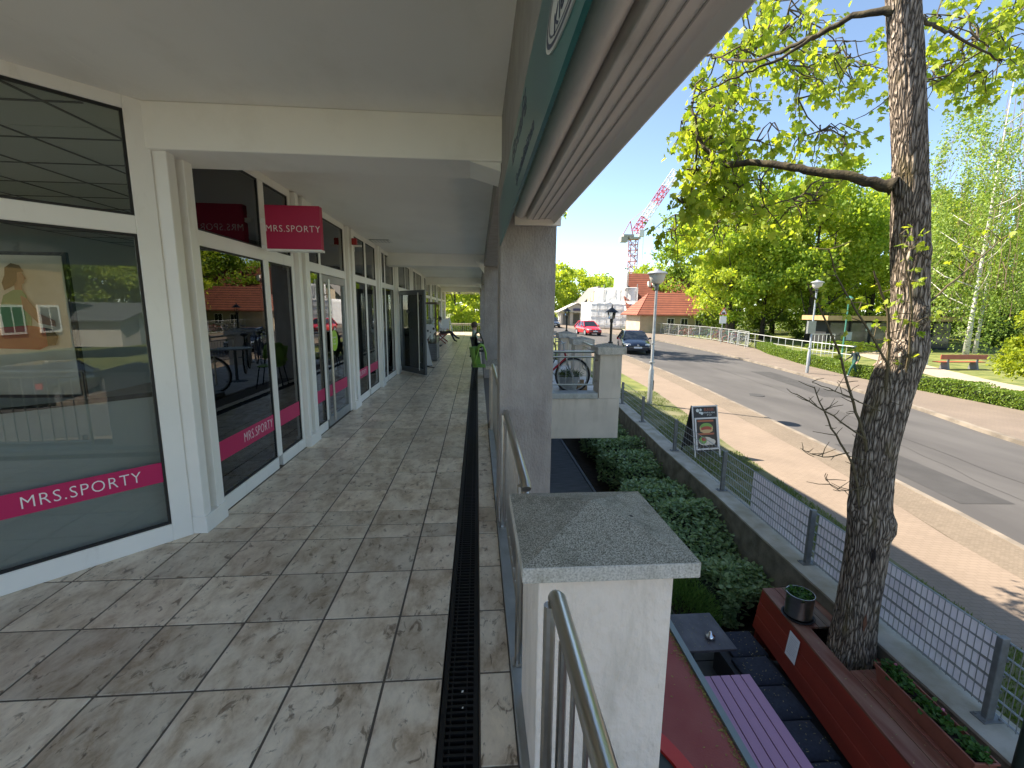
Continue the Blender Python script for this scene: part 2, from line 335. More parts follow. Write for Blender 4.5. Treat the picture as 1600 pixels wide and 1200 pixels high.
# ---------------------------------------------------------------- shop windows
X0 = -2.02
def win(y0, y1, mulls, name, label, sill=.12, tr=(2.07, 2.18), top=2.80, band=(), letters=None, door=False, grp='glazed bays of the shop front', xs=X0):
    """one bay in the plane x = xs between y0 and y1; panes are split at the mullions"""
    t = thing(name, label, 'shop window', (xs, (y0 + y1) / 2, 0), grp)
    mb = MB(); d0, d1 = xs - .06, xs
    cuts = [y0] + [c for mm in mulls for c in mm] + [y1 - 0]
    mb.box(d0, d1, y0 - .06, y0, 0, top + .08); mb.box(d0, d1, y1, y1 + .06, 0, top + .08)
    mb.box(d0, d1, y0, y1, top, top + .078)
    mb.box(d0, d1 - .001, y0, y1, tr[0], tr[1])
    for a, b in mulls: mb.box(d0 + .002, d1 - .002, a, b, sill, top)
    panes = [(cuts[i], cuts[i + 1]) for i in range(0, len(cuts), 2)]
    for i, (a, b) in enumerate(panes):
        if door and i == len(panes) - 1: continue
        mb.box(d0, d1, a, b, 0, sill)
    mb.build('window_frame', M['white'], t, bevel=.004, segs=1)
    for i, (a, b) in enumerate(panes):
        for z0, z1 in ((sill, tr[0]), (tr[1], top)):
            if door and i == len(panes) - 1 and z0 == sill: continue
            g = MB(); w = .014
            g.box(xs - .03, xs - .012, a, a + w, z0, z1); g.box(xs - .03, xs - .012, b - w, b, z0, z1); g.box(xs - .03, xs - .012, a + w, b - w, z0, z0 + w); g.box(xs - .03, xs - .012, a + w, b - w, z1 - w, z1)
            if z0 == sill: g.box(xs - .045, xs - .036, a, b, .93, .965)
            g.build('gasket', M['gasket'], t)
            p = MB(); p.box(xs - .026, xs - .02, a + w, b - w, z0 + w, z1 - w); p.build('pane', M['glass'], t)
    for (a, b, z0, z1) in band:
        s = MB(); s.box(xs - .0195, xs - .0185, a, b, z0, z1); st = s.build('stripe', M['pink'], t)
        if letters:
            for (yc, zc, size, sx) in letters:
                if a < yc < b: text('lettering', 'MRS.SPORTY', size, frame_m((xs - .0175, yc, zc), (0, 1, 0), (0, 0, 1)), M['letter'], st, .0005, 1.12, sx, offs=-.002)
    return t
win(3.52, 5.22, [(4.56, 4.66)], 'shop_window', 'white framed window bay with a large and a narrow pane beside the angled corner pane', band=[(3.536, 4.546, .41, .57), (4.676, 5.204, .41, .57)], letters=[(4.24, .492, .125, .72)])
b2 = win(5.68, 7.22, [(6.10, 6.16)], 'shop_window', 'white framed window bay that holds the glass entrance door with green sticker', band=[(5.694, 6.086, .41, .57)], door=True, sill=.12)
win(7.70, 9.36, [(8.50, 8.60)], 'shop_window', 'white framed window bay next after the glass entrance door, with magenta stripe', band=[(7.714, 8.486, .41, .57), (8.614, 9.346, .41, .57)], letters=[(8.1, .492, .12, .72)])
win(9.78, 11.28, [(10.24, 10.32)], 'shop_window', 'white framed window bay without stripe just before the open grey door')
labs = ['white framed glazed bay that the open grey door swings out of', 'white framed glazed bay behind the glass display cabinet', 'white framed glazed bay halfway down the walkway wall, past the cabinet', 'white framed glazed bay behind the seated woman', 'white framed glazed bay beyond the seated woman', 'white framed glazed bay nearest the sunlit walkway end']
yb = 11.78
for i, l in enumerate(labs):
    w_ = 2.45 if i else 2.2
    win(yb, yb + w_, [(yb + (1.3 if i == 0 else .9), yb + (1.36 if i == 0 else .98))], 'shop_window', l); yb += w_ + .45
win(yb, YE - .2, [], 'shop_window', 'narrow white framed pane at the very end of the walkway wall')
# pilasters between bays (each a cover box standing proud of the frame)
posts = [(3.205, 3.29, 3.375, 3.47), (5.29, 5.37, 5.49, 5.61), (7.29, 7.37, 7.49, 7.63), (9.43, 9.5, 9.6, 9.71), (11.35, 11.42, 11.55, 11.71)]
yb = 11.78
for i in range(6):
    w_ = 2.45 if i else 2.2; yb += w_; posts.append((yb + .07, yb + .12, yb + .3, yb + .38)); yb += .45
pl = ['white boxed pilaster with a dark joint between the angled corner pane and the shop front', 'white boxed pilaster behind the projecting crimson sign', 'white boxed pilaster right of the glass entrance door, under the red alarm', 'white boxed pilaster between the striped bay and the unstriped bay', 'white boxed pilaster at the hinge of the open grey door', 'white pilaster beside the display cabinet', 'white pilaster just past the display cabinet', 'white pilaster before the seated woman', 'white pilaster behind the seated woman', 'white pilaster past the seated woman', 'white pilaster near the sunlit walkway end']
for (a, b, c, d), l in zip(posts, pl):
    t = thing('pilaster', l, 'pilaster', (X0, a, 0), 'pilasters of the shop front')
    mb = MB(); mb.box(X0 - .12, X0 + .05, a, b, 0, 2.86); mb.box(X0 - .12, X0 + .05, c, d, 0, 2.86); mb.box(X0 - .12, X0 + .065, a - .008, d + .008, 0, .13)
    mb.build('cover_box', M['white'], t, bevel=.004, segs=1)
    mb = MB(); mb.box(X0 - .11, X0 - .02, b, c, .13, 2.855); mb.build('recess', M['white'], t)
    mb = MB(); mb.box(X0 - .02, X0 - .012, b + .004, b + .02, .13, 2.82); mb.build('joint', M['gasket'], t)
    # filler jambs
    mb = MB(); mb.box(X0 - .1, X0 - .06, a - .02, a, 0, 2.87); mb.box(X0 - .1, X0 - .03, d, d + .1, 0, 2.87); mb.build('jamb', M['white'], t)
mb = MB(); mb.box(X0 - .1, X0 + .0, 3.3, YE, 2.8785, 2.8795)
# angled corner window
p0 = Vector((-2.048, 3.19, 0)); dv = Vector((-.682, -.731, 0)); nv = Vector((.731, -.682, 0))   # along the pane away from the pilaster; outward normal
MA = Matrix(((dv.x, nv.x, 0, p0.x), (dv.y, nv.y, 0, p0.y), (0, 0, 1, 0), (0, 0, 0, 1)))        # local: s, out, z
t = thing('corner_window', 'big angled white framed shop window with magenta stripe at the left', 'shop window', tuple(p0))
def abox(mb, s0, s1, o0, o1, z0, z1):
    k = len(mb.v); mb.box(s0, s1, o0, o1, z0, z1); mb.xf(MA, k)
WL = 2.6
mb = MB()
abox(mb, 0, .118, -.06, .0, 0, 2.88); abox(mb, WL - .12, WL, -.06, 0, 0, 2.88); abox(mb, .118, WL - .12, -.06, 0, 0, .125); abox(mb, .118, WL - .12, -.06, -.001, 2.075, 2.185); abox(mb, .118, WL - .12, -.06, 0, 2.805, 2.88)
mb.build('window_frame', M['white'], t, bevel=.004, segs=1)
for z0, z1 in ((.125, 2.075), (2.185, 2.805)):
    mb = MB(); a, b, w = .118, WL - .12, .016
    abox(mb, a, a + w, -.03, -.012, z0, z1); abox(mb, b - w, b, -.03, -.012, z0, z1); abox(mb, a + w, b - w, -.03, -.012, z0, z0 + w); abox(mb, a + w, b - w, -.03, -.012, z1 - w, z1)
    if z0 < 1: abox(mb, a + w, b - w, -.045, -.036, 1.03, 1.06)
    mb.build('gasket', M['gasket'], t)
    mb = MB(); abox(mb, a + w, b - w, -.026, -.02, z0 + w, z1 - w); mb.build('pane', M['glass'], t)
mb = MB(); abox(mb, .134, WL - .136, -.0195, -.0185, .435, .575); st = mb.build('stripe', M['pink'], t)
text('lettering', 'MRS.SPORTY', .105, frame_m(tuple(p0 - dv * 0 + dv * .525 + nv * -.0178 + Vector((0, 0, .503))), -dv, (0, 0, 1)), M['letter'], st, .0005, 1.12, .85, offs=-.001)

# grey film behind the lower glass: a low counter back seen through the windows
mb = MB(); abox(mb, .12, WL - .1, -.13, -.10, .0, 1.02); tag(mb.build('low_screen', mat('screen_grey', (.68, .68, .66), .7)), 'low grey screen standing behind the angled corner window', 'screen')
mb = MB(); mb.box(-2.17, -2.14, 3.55, 5.6, .01, .92); tag(mb.build('low_screen', M['wall_in']), 'low pale screen behind the first bay after the corner', 'screen')

# glass entrance door (closed) in bay 2
t = thing('glass_door', 'closed glass entrance door with aluminium frame, long bar handle and green sticker', 'door', (X0, 6.7, 0))
def doorleaf(t, mtx, w, h, fw_, material, top=.1, bot=.12, gm=None):
    mb = MB()
    mb.box(0, fw_, -.025, .025, 0, h); mb.box(w - fw_, w, -.025, .025, 0, h); mb.box(fw_, w - fw_, -.025, .025, 0, bot); mb.box(fw_, w - fw_, -.025, .025, h - top, h)
    mb.xf(mtx).build('door_frame', material, t, bevel=.003, segs=1)
    mb = MB(); mb.box(fw_, w - fw_, -.004, .004, bot, h - top); mb.xf(mtx).build('pane', gm or M['glass'], t)
mt = Matrix.Translation((X0 - .03, 6.17, .012)) @ Matrix.Rotation(pi / 2, 4, 'Z')
doorleaf(t, mt, 1.045, 2.05, .075, M['alu'])
mb = MB(); mb.tube([(X0 + .055, 6.235, .09), (X0 + .055, 6.235, 2.0)], .017, 12); mb.tube([(X0, 6.235, .25), (X0 + .055, 6.235, .25)], .009); mb.tube([(X0, 6.235, 1.8), (X0 + .055, 6.235, 1.8)], .009)
mb.build('handle', M['steel'], t, smooth='auto')
mb = MB(); mb.prism([(6.62 + .15 * cos(a * pi / 12), 1.17 + .15 * sin(a * pi / 12)) for a in range(24)], X0 - .024, X0 - .0225, 'x'); s = mb.build('sticker', M['lime'], t)
for q, zz in enumerate((1.21, 1.165, 1.12)):
    text('sticker_text', ('TRAINING', 'FREI', 'TESTEN')[q], .035, frame_m((X0 - .0222, 6.62, zz), (0, 1, 0), (0, 0, 1)), M['letter'], s, .0003)
mb = MB(); mb.box(X0 - .0195, X0 - .0185, 6.25, 7.13, .41, .57); mb.build('stripe', M['pink'], t)
# open grey door further down
t = thing('glass_door', 'open dark grey glass door standing out into the walkway', 'door', (-1.98, 11.98, 0))
ang = atan2(11.02 - 11.98, -1.24 + 1.98)
mt = Matrix.Translation((-1.98, 11.98, .02)) @ Matrix.Rotation(ang, 4, 'Z')
doorleaf(t, mt, 1.2, 2.06, .095, M['graphite'], .11, .13, M['clear'])
mb = MB(); mb.tube([(.98, -.06, .1), (.98, -.06, 2.0)], .014, 10); mb.tube([(.98, -.02, .3), (.98, -.06, .3)], .008); mb.tube([(.98, -.02, 1.8), (.98, -.06, 1.8)], .008); mb.xf(mt).build('handle', M['steel'], t, smooth='auto')
mb = MB(); mb.box(.3, .5, -.0075, -.005, 1.5, 1.58); mb.box(.44, .56, -.0075, -.005, 1.1, 1.16); mb.xf(mt).build('notice', M['gasket'], t)

# projecting sign
t = thing('projecting_sign', 'crimson projecting shop sign with white lettering hung over the shop window', 'sign', (-2, 4.5, 2.2))
mb = MB(); mb.box(-1.945, -1.455, 4.47, 4.55, 2.165, 2.555); mb.build('sign_panel', M['signred'], t, bevel=.004)
mb = MB(); mb.box(-1.95, -1.45, 4.465, 4.555, 2.145, 2.165); mb.box(-2.0, -1.945, 4.49, 4.53, 2.40, 2.44); mb.box(-2.0, -1.945, 4.49, 4.53, 2.17, 2.2); mb.build('bracket', M['white'], t)
text('lettering', 'MRS.SPORTY', .085, frame_m((-1.70, 4.468, 2.345), (1, 0, 0), (0, 0, 1)), M['letter'], t, .0008, 1.14, .92, offs=-.001)
# alarm, ceiling vent
t = thing('alarm_siren', 'small red alarm siren on the pilaster right of the door', 'alarm', (-1.93, 7.42, 2.6))
mb = MB(); mb.box(-1.945, -1.87, 7.38, 7.46, 2.60, 2.70); mb.build('housing', mat('alarm_red', (.35, .02, .02), .4), t, bevel=.01)
mb = MB(); mb.tube([(-1.92, 7.42, 2.50), (-1.92, 7.42, 2.60)], .01, 8); mb.box(-1.925, -1.80, 7.41, 7.43, 2.575, 2.60); mb.build('lamp_arm', M['white'], t)
t = thing('ceiling_vent', 'flat grey vent plate on the walkway ceiling past the alarm', 'vent', (-1.8, 8.8, 2.87))
mb = MB(); mb.box(-1.98, -1.62, 8.7, 9.05, 2.868, 2.8795); mb.build('plate', M['alu'], t)
mb = MB(); [mb.box(-1.95 + .06 * k, -1.92 + .06 * k, 8.73, 9.02, 2.864, 2.868) for k in range(6)]; mb.build('louvre', M['white'], t)
# wall poster inside the corner shop
t = thing('wall_poster', 'framed picture of an exercising woman in green, inside the corner shop', 'poster', (-3.6, 4.1, 1.4))
mb = MB(); mb.box(-4.6, -3.33, 4.02, 4.05, .85, 2.05); mb.build('poster_frame', M['gasket'], t)
mb = MB(); mb.box(-4.57, -3.36, 4.012, 4.019, .88, 2.02); mb.build('print', mat('poster_print', (.8, .72, .6), .5, col2=(.95, .9, .82), vscale=3), t)
skin = mat('poster_skin', (.45, .24, .16), .6)
def blob(mb, cx, cz, rx, rz, y0, n=20): mb.prism([(cx + rx * cos(2 * pi * k / n), cz + rz * sin(2 * pi * k / n)) for k in range(n)], y0 - .002, y0, 'y')
mb = MB(); mb.prism([(-3.80, 1.86), (-3.79, 1.92), (-3.74, 1.955), (-3.68, 1.94), (-3.655, 1.89), (-3.68, 1.885), (-3.70, 1.86), (-3.715, 1.80), (-3.76, 1.77), (-3.82, 1.74), (-3.83, 1.80)], 4.007, 4.009, 'y'); mb.build('printed_hair', mat('poster_hair', (.03, .02, .016), .6), t)
mb = MB(); mb.prism([(-3.70, 1.885), (-3.672, 1.89), (-3.655, 1.86), (-3.643, 1.835), (-3.655, 1.825), (-3.66, 1.80), (-3.68, 1.79), (-3.685, 1.74), (-3.74, 1.74), (-3.735, 1.79), (-3.715, 1.81)], 4.005, 4.0065, 'y'); mb.prism([(-3.70, 1.70), (-3.66, 1.68), (-3.57, 1.55), (-3.47, 1.50), (-3.47, 1.45), (-3.60, 1.48), (-3.70, 1.60)], 4.002, 4.0035, 'y'); mb.build('printed_figure', skin, t)
mb = MB(); mb.prism([(-3.86, 1.40), (-3.66, 1.40), (-3.64, 1.58), (-3.66, 1.70), (-3.69, 1.745), (-3.75, 1.745), (-3.83, 1.70), (-3.88, 1.58)], 4.0045, 4.006, 'y'); mb.build('printed_shirt', mat('poster_green', (.16, .42, .2), .6), t)
mb = MB(); mb.prism([(-4.4, 1.28), (-3.62, 1.26), (-3.53, 1.30), (-3.50, 1.37), (-3.55, 1.44), (-3.68, 1.46), (-3.9, 1.44), (-4.4, 1.46)], 4.003, 4.0042, 'y'); mb.build('printed_bolster', mat('poster_red', (.4, .01, .02), .4), t)
mb = MB(); mb.prism([(-3.55, 1.29), (-3.49, 1.30), (-3.46, 1.37), (-3.50, 1.43), (-3.55, 1.44)], 4.001, 4.0022, 'y'); mb.build('printed_bolster_end', M['gasket'], t)
# ================================================================== BALCONY EDGE
t = thing('edge_flashing', 'grey sheet metal flashing along the balcony edge', 'flashing', (.2, 5, 0))
mb = MB(); mb.box(.155, .262, -3.5, 5.9, -.004, .028); mb.box(.262, .268, -3.5, 5.9, -.12, .032); mb.build('sheet', M['sheet'], t, bevel=.004)
mb = MB(); mb.box(.152, .157, -3.5, 5.9, -.004, .04); mb.build('upstand', M['galv'], t)
def railing(label, y0, y1, loop1=True, loop0=True, x=.205, nb=None):
    t = thing('railing', label, 'railing', (x, (y0 + y1) / 2, 0), 'stainless railings along the balcony edge')
    mb = MB(); r_ = .0215
    pts = [(x, y0, .90), (x, y1 - .03, .90), (x, y1, .895)]
    mb.tube([(x, y0 - .02, .885), (x, y0, .90), (x, y1 - .02, .90), (x, y1 + .005, .885)], r_, 16); mb.build('handrail', M['steel'], t, smooth='auto')
    mb = MB(); xo = x + .012
    mb.tube([(xo, y0 + .05, .10), (xo, y0 + .05, .80), (xo, y0 + .09, .835), (xo, y1 - .09, .835), (xo, y1 - .05, .80), (xo, y1 - .05, .10), (xo, y1 - .09, .085), (xo, y0 + .09, .085), (xo, y0 + .05, .10)], .0125, 10)
    mb.build('rail_frame', M['steel'], t, smooth='auto')
    n = int((y1 - y0 - .1) / .12)
    for k in range(1, n):
        yy = y0 + .05 + (y1 - y0 - .1) * k / n
        mb = MB(); mb.tube([(xo, yy, .085), (xo, yy, .835)], .0065, 8); mb.build('baluster', M['steel'], t, smooth='auto')
    for yy in (y0 + .02, y1 - .02):
        mb = MB(); mb.tube([(x - .02, yy, -.02), (x - .02, yy, .885)], .016, 10); mb.lathe([(.035, .026), (.035, .034)], (x - .02, yy, 0), 14); mb.build('post', M['steel'], t, smooth='auto')
railing('stainless railing section nearest the camera in front of the capped pier', -1.6, 1.05)
railing('stainless railing section between the capped pier and the big grey pillar', 1.80, 3.16)
railing('stainless railing section just beyond the big grey pillar', 3.66, 5.95)
def pier(x0, y0, w, label, zb=-.02, zt=.845, rim=.05, apex=.075, over=.055, px=None, body=None):
    t = thing('capped_pier', label, 'pier', (x0 + w / 2, y0 + w / 2, zb), 'plastered piers with pyramid caps')
    mb = MB(); mb.box(x0, x0 + w, y0, y0 + w, zb, zt); mb.build('shaft', body or M['plaster'], t, bevel=.006)
    a, b, c, d = x0 - over, x0 + w + over, y0 - over, y0 + w + over
    mb = MB(); mb.box(a, b, c, d, zt, zt + rim); k = mb.build('cap_rim', M['caprim'], t, bevel=.004)
    m_ = MB(); z = zt + rim + .0; cx, cy = (a + b) / 2, (c + d) / 2; e = .002
    m_.add([(a + e, c + e, z), (b - e, c + e, z), (b - e, d - e, z), (a + e, d - e, z), (cx, cy, z + apex * 1.15)], [(0, 1, 4), (1, 2, 4), (2, 3, 4), (3, 0, 4)]); m_.build('cap_top', M['capst'], t)
    return t
pier(.185, 1.235, .425, 'white plastered pier with a large concrete pyramid cap in the foreground', zb=-.3)
mb = MB(); mb.ball((.52, 1.40, .939), .008, 8, 6, (1.3, .9, .6)); tag(mb.build('snail_shell', mat('dark_snail', (.03, .025, .02), .5)), 'small dark speck on the foreground pier cap', 'debris')
pier(.17, 5.98, .40, 'plastered pier at the walkway edge beyond the big grey pillar', zb=-.3, body=M['plaster_far'])
# bulkhead at the pillar foot
mb = MB(); mb.box(.551, .64, 3.0, 3.9, -.29, .03); tag(mb.build('edge_kerb', M['plaster']), 'white kerb block at the foot of the big grey pillar', 'kerb block')

# banner, roller and awning case under the edge beam
t = thing('teal_banner', 'teal advertising banner with a cream oval on the edge beam', 'banner', (.17, 1, 2.1))
mb = MB(); mb.box(.150, .160, -.45, 3.12, 2.055, 2.335); mb.build('banner_board', M['teal'], t)
def oval(cy, cz, ry, rz, n=48): return [(cy + ry * cos(2 * pi * k / n), cz + rz * sin(2 * pi * k / n)) for k in range(n)]
mb = MB(); mb.prism(oval(.45, 2.185, .60, .105), .146, .1495, 'x'); ov = mb.build('oval', M['cream'], t)
mb = MB(); n = 48
for (ry, rz, w) in ((.585, .10, .006), (.55, .09, .003)):
    a = oval(.45, 2.185, ry, rz); b = oval(.45, 2.185, ry - w * 3, rz - w)
    k = len(mb.v); mb.v += [(.1452, p[0], p[1]) for p in a] + [(.1452, p[0], p[1]) for p in b]
    for i in range(n): mb.f.append((k + i, k + (i + 1) % n, k + n + (i + 1) % n, k + n + i)); mb.mi.append(0)
mb.build('oval_rim', M['navy'], ov)
def btext(name, s, size, y, z, par, sx=1.): text(name, s, size, frame_m((.1448, y, z), (0, -1, 0), (0, 0, 1)), M['navy'], par, .0004, 1.0, sx)
btext('oval_text', 'Kleiner', .05, .82, 2.155, ov, 1.6); btext('oval_text', 'Kaffee', .05, .55, 2.15, ov, 1.6); btext('oval_mark', 'S', .12, .62, 2.22, ov, 1.6)
def b2text(s, size, y, z, sx): text('banner_text', s, size, frame_m((.1493, y, z), (0, -1, 0), (0, 0, 1)), M['navy'], t, .0004, 1.0, sx)
b2text('Eiscafé', .11, 1.75, 2.265, 1.9); b2text('Spezialitäten', .06, 1.55, 2.12, 1.9)
t = thing('awning_case', 'long white folded awning case with grooved underside running to the grey pillar', 'awning', (.4, 1, 2.3))
mb = MB(); mb.tube([(.283, -.45, 2.272), (.283, 3.08, 2.272)], .042, 20); mb.build('roller', M['awning'], t, smooth='auto')
mb = MB(); mb.prism([(.332, 2.222), (.49, 2.232), (.515, 2.20), (.557, 2.26), (.557, 2.334), (.332, 2.334)], -.45, 3.10, 'y'); mb.build('case', M['awning'], t, bevel=.004)
mb = MB()
for xx, zz in ((.365, 2.2239), (.405, 2.2264), (.445, 2.229)): mb.box(xx, xx + .004, -.45, 3.09, zz - .004, zz - .0005)
mb.build('groove', M['awnseam'], t)
mb = MB(); mb.box(.25, .56, 3.101, 3.125, 2.19, 2.333); mb.build('end_cap', M['awning'], t)
mb = MB(); mb.prism([(.5575, 2.262), (.572, 2.262), (.572, 2.29), (.5575, 2.29)], -.45, 3.1, 'y'); mb.build('lip', M['white'], t)
mb = MB()
for yy in (1.05, 1.55, 2.2, 2.75): mb.ball((.53, yy, 2.223), .006, 6, 4)
mb.build('screw', M['gasket'], t)

# ================================================================== LANDING TERRACE with bicycles
t = thing('landing_terrace', 'raised cream terrace jutting out from the walkway with bicycles on it', 'terrace', (1.6, 8.3, 0))
mb = MB(); mb.prism([(.56, 8.2), (2.70, 8.2), (2.74, 10), (2.95, 14.6), (.56, 14.6)], -.79, -.012, 'z'); mb.build('wall', M['plaster_far'], t, bevel=.006)
mb = MB(); mb.box(.56, 2.27, 8.17, 8.5, -.011, .095); mb.build('coping', M['sheet'], t, bevel=.006)
mb = MB(); mb.prism([(.56, 8.5), (2.74, 8.5), (2.92, 14.6), (.56, 14.6)], -.011, .012, 'z'); mb.build('paving', mat('pale_terrace_paving', (.68, .66, .62), .9, var=.15, vscale=4), t)  # paving made paler to bounce light up into the walkway
mb = MB(); mb.box(.6, 2.7, 14.0, 14.5, -2.6, -.791); mb.build('understructure', mat('grey_base', (.2, .2, .2), .9), t)  # base block in one even mid grey
pier(2.295, 8.2, .42, 'cream pier on the terrace corner carrying the black lantern nearest the street', zb=-.011, zt=.83, rim=.135, apex=.06, over=.06, body=M['plaster_far'])
pier(2.40, 10.9, .42, 'cream pier without a lantern behind the terrace corner pier', zb=-.011, zt=.80, rim=.135, apex=.06, over=.06, body=M['plaster_far'])
pier(2.45, 13.1, .42, 'cream pier farthest along the terrace, carrying the second black lantern', zb=-.011, zt=.83, rim=.135, apex=.06, over=.06, body=M['plaster_far'])
def flatrail(label, A, B, grp='steel railings round the raised terrace'):
    A = Vector(A); B = Vector(B); t = thing('railing', label, 'railing', tuple((A + B) / 2), grp)
    u = Vector((0, 0, 1)); d = (B - A).normalized()
    mb = MB(); mb.tube([A + .86 * u, B + .86 * u], .024, 10); mb.build('handrail', M['steel'], t, smooth='auto')
    mb = MB(); a = A + d * .05; b = B - d * .07
    for p, q in ((a + .76 * u, b + .76 * u), (a + .23 * u, b + .23 * u), (a + .23 * u, a + .76 * u), (b + .23 * u, b + .76 * u)): mb.tube([p, q], .015, 8)
    for z in (.3, .7): mb.tube([b + z * u, B + z * u], .012, 8)
    mb.build('rail_frame', M['steel'], t, smooth='auto')
    n = int((b - a).length / .13)
    for k in range(1, n):
        p = a + (b - a) * k / n; mb = MB(); mb.tube([p + .23 * u, p + .76 * u], .006, 6); mb.build('baluster', M['galv'], t)
flatrail('steel railing on the terrace front in front of the bicycle wheel', (.56, 8.36, 0), (2.29, 8.36, 0))
flatrail('steel railing on the terrace street side between the first two piers', (2.52, 8.63, 0), (2.6, 10.88, 0))
flatrail('steel railing on the terrace street side between the last two piers', (2.63, 11.34, 0), (2.66, 13.08, 0))
flatrail('steel railing closing the far end of the terrace', (.7, 14.5, 0), (2.6, 14.4, 0))
flatrail('low steel railing across the sunlit end of the walkway', (-2.0, 33.2, -.25), (.3, 33.2, -.25), 'end rail')
def lantern(loc, label):
    t = thing('lantern', label, 'lantern', loc, 'black lanterns on the terrace piers'); x, y, z = loc; bk = M['blackmetal']
    mb = MB(); mb.lathe([(.045, z), (.045, z + .04), (.024, z + .05), (.024, z + .40), (.032, z + .41), (.032, z + .47), (.02, z + .48)], (x, y, 0), 12); mb.build('post', bk, t, smooth='auto')
    mb = MB(); mb.lathe([(.05, z + .48), (.075, z + .60)], (x, y, 0), 6); mb.build('glass', M['clear'], t)
    mb = MB()
    for k in range(6):
        a = 2 * pi * k / 6; mb.tube([(x + .05 * cos(a), y + .05 * sin(a), z + .47), (x + .078 * cos(a), y + .078 * sin(a), z + .6)], .005, 5)
    mb.build('cage', bk, t)
    mb = MB(); mb.lathe([(.13, z + .595), (.12, z + .61), (.05, z + .66), (.012, z + .69), (.014, z + .70), (.001, z + .75)], (x, y, 0), 12); mb.build('roof', bk, t, smooth='auto')
M['blackmetal'] = mat('black_lacquer', (.012, .013, .014), .4)
lantern((2.54, 8.41, 1.01), 'black lantern on the terrace corner pier nearest the street')
lantern((2.66, 13.31, 1.01), 'black lantern on the farthest terrace pier, by the far cars')
# bicycle
def bicycle(label, loc, rz, frame_col, name='bicycle', grp=None, simple=False):
    t = thing(name, label, 'bicycle', (0, 0, 0), grp); fm = mat('bike_paint', frame_col, .35)
    R_ = .335
    for cx, nm in ((-.52, 'wheel'), (.52, 'wheel')):
        mb = MB(); n = 32; mb.tube([(cx + R_ * cos(2 * pi * k / n), 0, R_ + .02 + R_ * sin(2 * pi * k / n)) for k in range(n + 1)], .02, 8, False); w = mb.build('wheel', M['gasket'], t, smooth=True)
        mb = MB(); mb.tube([(cx + (R_ - .03) * cos(2 * pi * k / n), 0, R_ + .02 + (R_ - .03) * sin(2 * pi * k / n)) for k in range(n + 1)], .011, 6, False)
        for k in range(18):
            a = 2 * pi * k / 18; mb.tube([(cx, .02 * (-1) ** k, R_ + .02), (cx + (R_ - .03) * cos(a), 0, R_ + .02 + (R_ - .03) * sin(a))], .0018, 4, False)
        mb.lathe([(.02, -.04), (.02, .04)], (cx, 0, R_ + .02), 8, 'y'); mb.build('rim', M['galv'], w)
    z = R_ + .02
    mb = MB(); bb = (-.05, 0, .3); hd = (.34, 0, .84); hb = (.38, 0, .70); st = (-.2, 0, .82); ra = (-.52, 0, z)
    for p, q, r_ in ((bb, hb, .02), (st, hd, .017), (bb, st, .017), (hd, hb, .02)): mb.tube([p, q], r_, 8)
    for s in (-.045, .045): mb.tube([(bb[0], s, bb[2]), (ra[0], s, ra[2])], .01, 6); mb.tube([(st[0], s * .4, st[2] - .08), (ra[0], s, ra[2])], .009, 6)
    mb.build('frame', fm, t, smooth='auto')
    mb = MB()
    for s in (-.05, .05): mb.tube([(.385, s, .69), (.42, s, .55), (.52, s, z)], .012, 6)
    mb.build('fork', M['galv'], t, smooth='auto')
    mb = MB(); mb.tube([(.34, 0, .84), (.32, 0, .98)], .013, 6); mb.tube([(.2, -.28, 1.0), (.31, -.22, 1.01), (.33, 0, .98), (.31, .22, 1.01), (.2, .28, 1.0)], .012, 6); mb.build('handlebar', M['galv'], t, smooth='auto')
    mb = MB(); mb.ball((-.24, 0, .94), .13, 10, 6, (1.0, .62, .35)); mb.tube([st, (-.235, 0, .92)], .013, 6); mb.build('saddle', M['gasket'], t, smooth=True)
    mb = MB(); mb.lathe([(.09, -.005), (.09, .005)], (-.05, .06, .3), 16, 'y'); mb.tube([(-.05, .07, .3), (.1, .07, .22)], .01, 6); mb.tube([(-.05, -.07, .3), (-.2, -.07, .38)], .01, 6); mb.box(.06, .15, .07, .16, .21, .23); mb.box(-.25, -.16, -.16, -.07, .37, .39); mb.build('crank', M['galvdark'], t)
    t.location = loc; t.rotation_euler = (0, 0, rz); return t
bicycle('bicycle with red frame behind the terrace front railing, its front wheel showing', (1.36, 8.66, .012), 0, (.35, .01, .03))
bicycle('black bicycle parked farther back on the terrace, left of the middle pier', (1.75, 11.8, .012), 1.2, (.02, .02, .02))
bicycle('dark blue bicycle parked at the back of the terrace, near the second lantern', (1.95, 12.9, .012), 1.0, (.02, .03, .07))
# ================================================================== SUNKEN TERRACE
def lerp_tab(tab, y):
    if y <= tab[0][0]: return tab[0][1]
    for (a, va), (b, vb) in zip(tab[:-1], tab[1:]):
        if y <= b:
            u = (y - a) / (b - a); u = u * u * (3 - 2 * u) * .35 + u * .65; return va + (vb - va) * u
    return tab[-1][1]
WT = [(-12, 2.75), (.56, 3.57), (2.56, 3.735), (4.54, 3.85), (6.6, 3.97), (8.57, 4.05), (10.83, 4.21), (12.9, 4.36), (15.2, 4.5)]
Wx = lambda y: lerp_tab(WT, y)
ZT = -2.35
M['terr'] = mat('terrace_slabs', (.13, .13, .13), .85, col2=(.2, .2, .2), vscale=2.5, bump=.2, bscale=60)
mb = MB(); mb.prism([(.2, -10), (3.2, -10), (3.4, 2), (3.9, 9), (4.2, 15.2), (.2, 15.2)], ZT - .2, ZT, 'z'); struct(mb.build('terrace_paving', M['terr']))
mb = MB()
for k in range(40): mb.box(.5, 3.3, -2 + k * .4, -1.99 + k * .4, ZT + .001, ZT + .004)
struct(mb.build('terrace_joints', M['dark']))
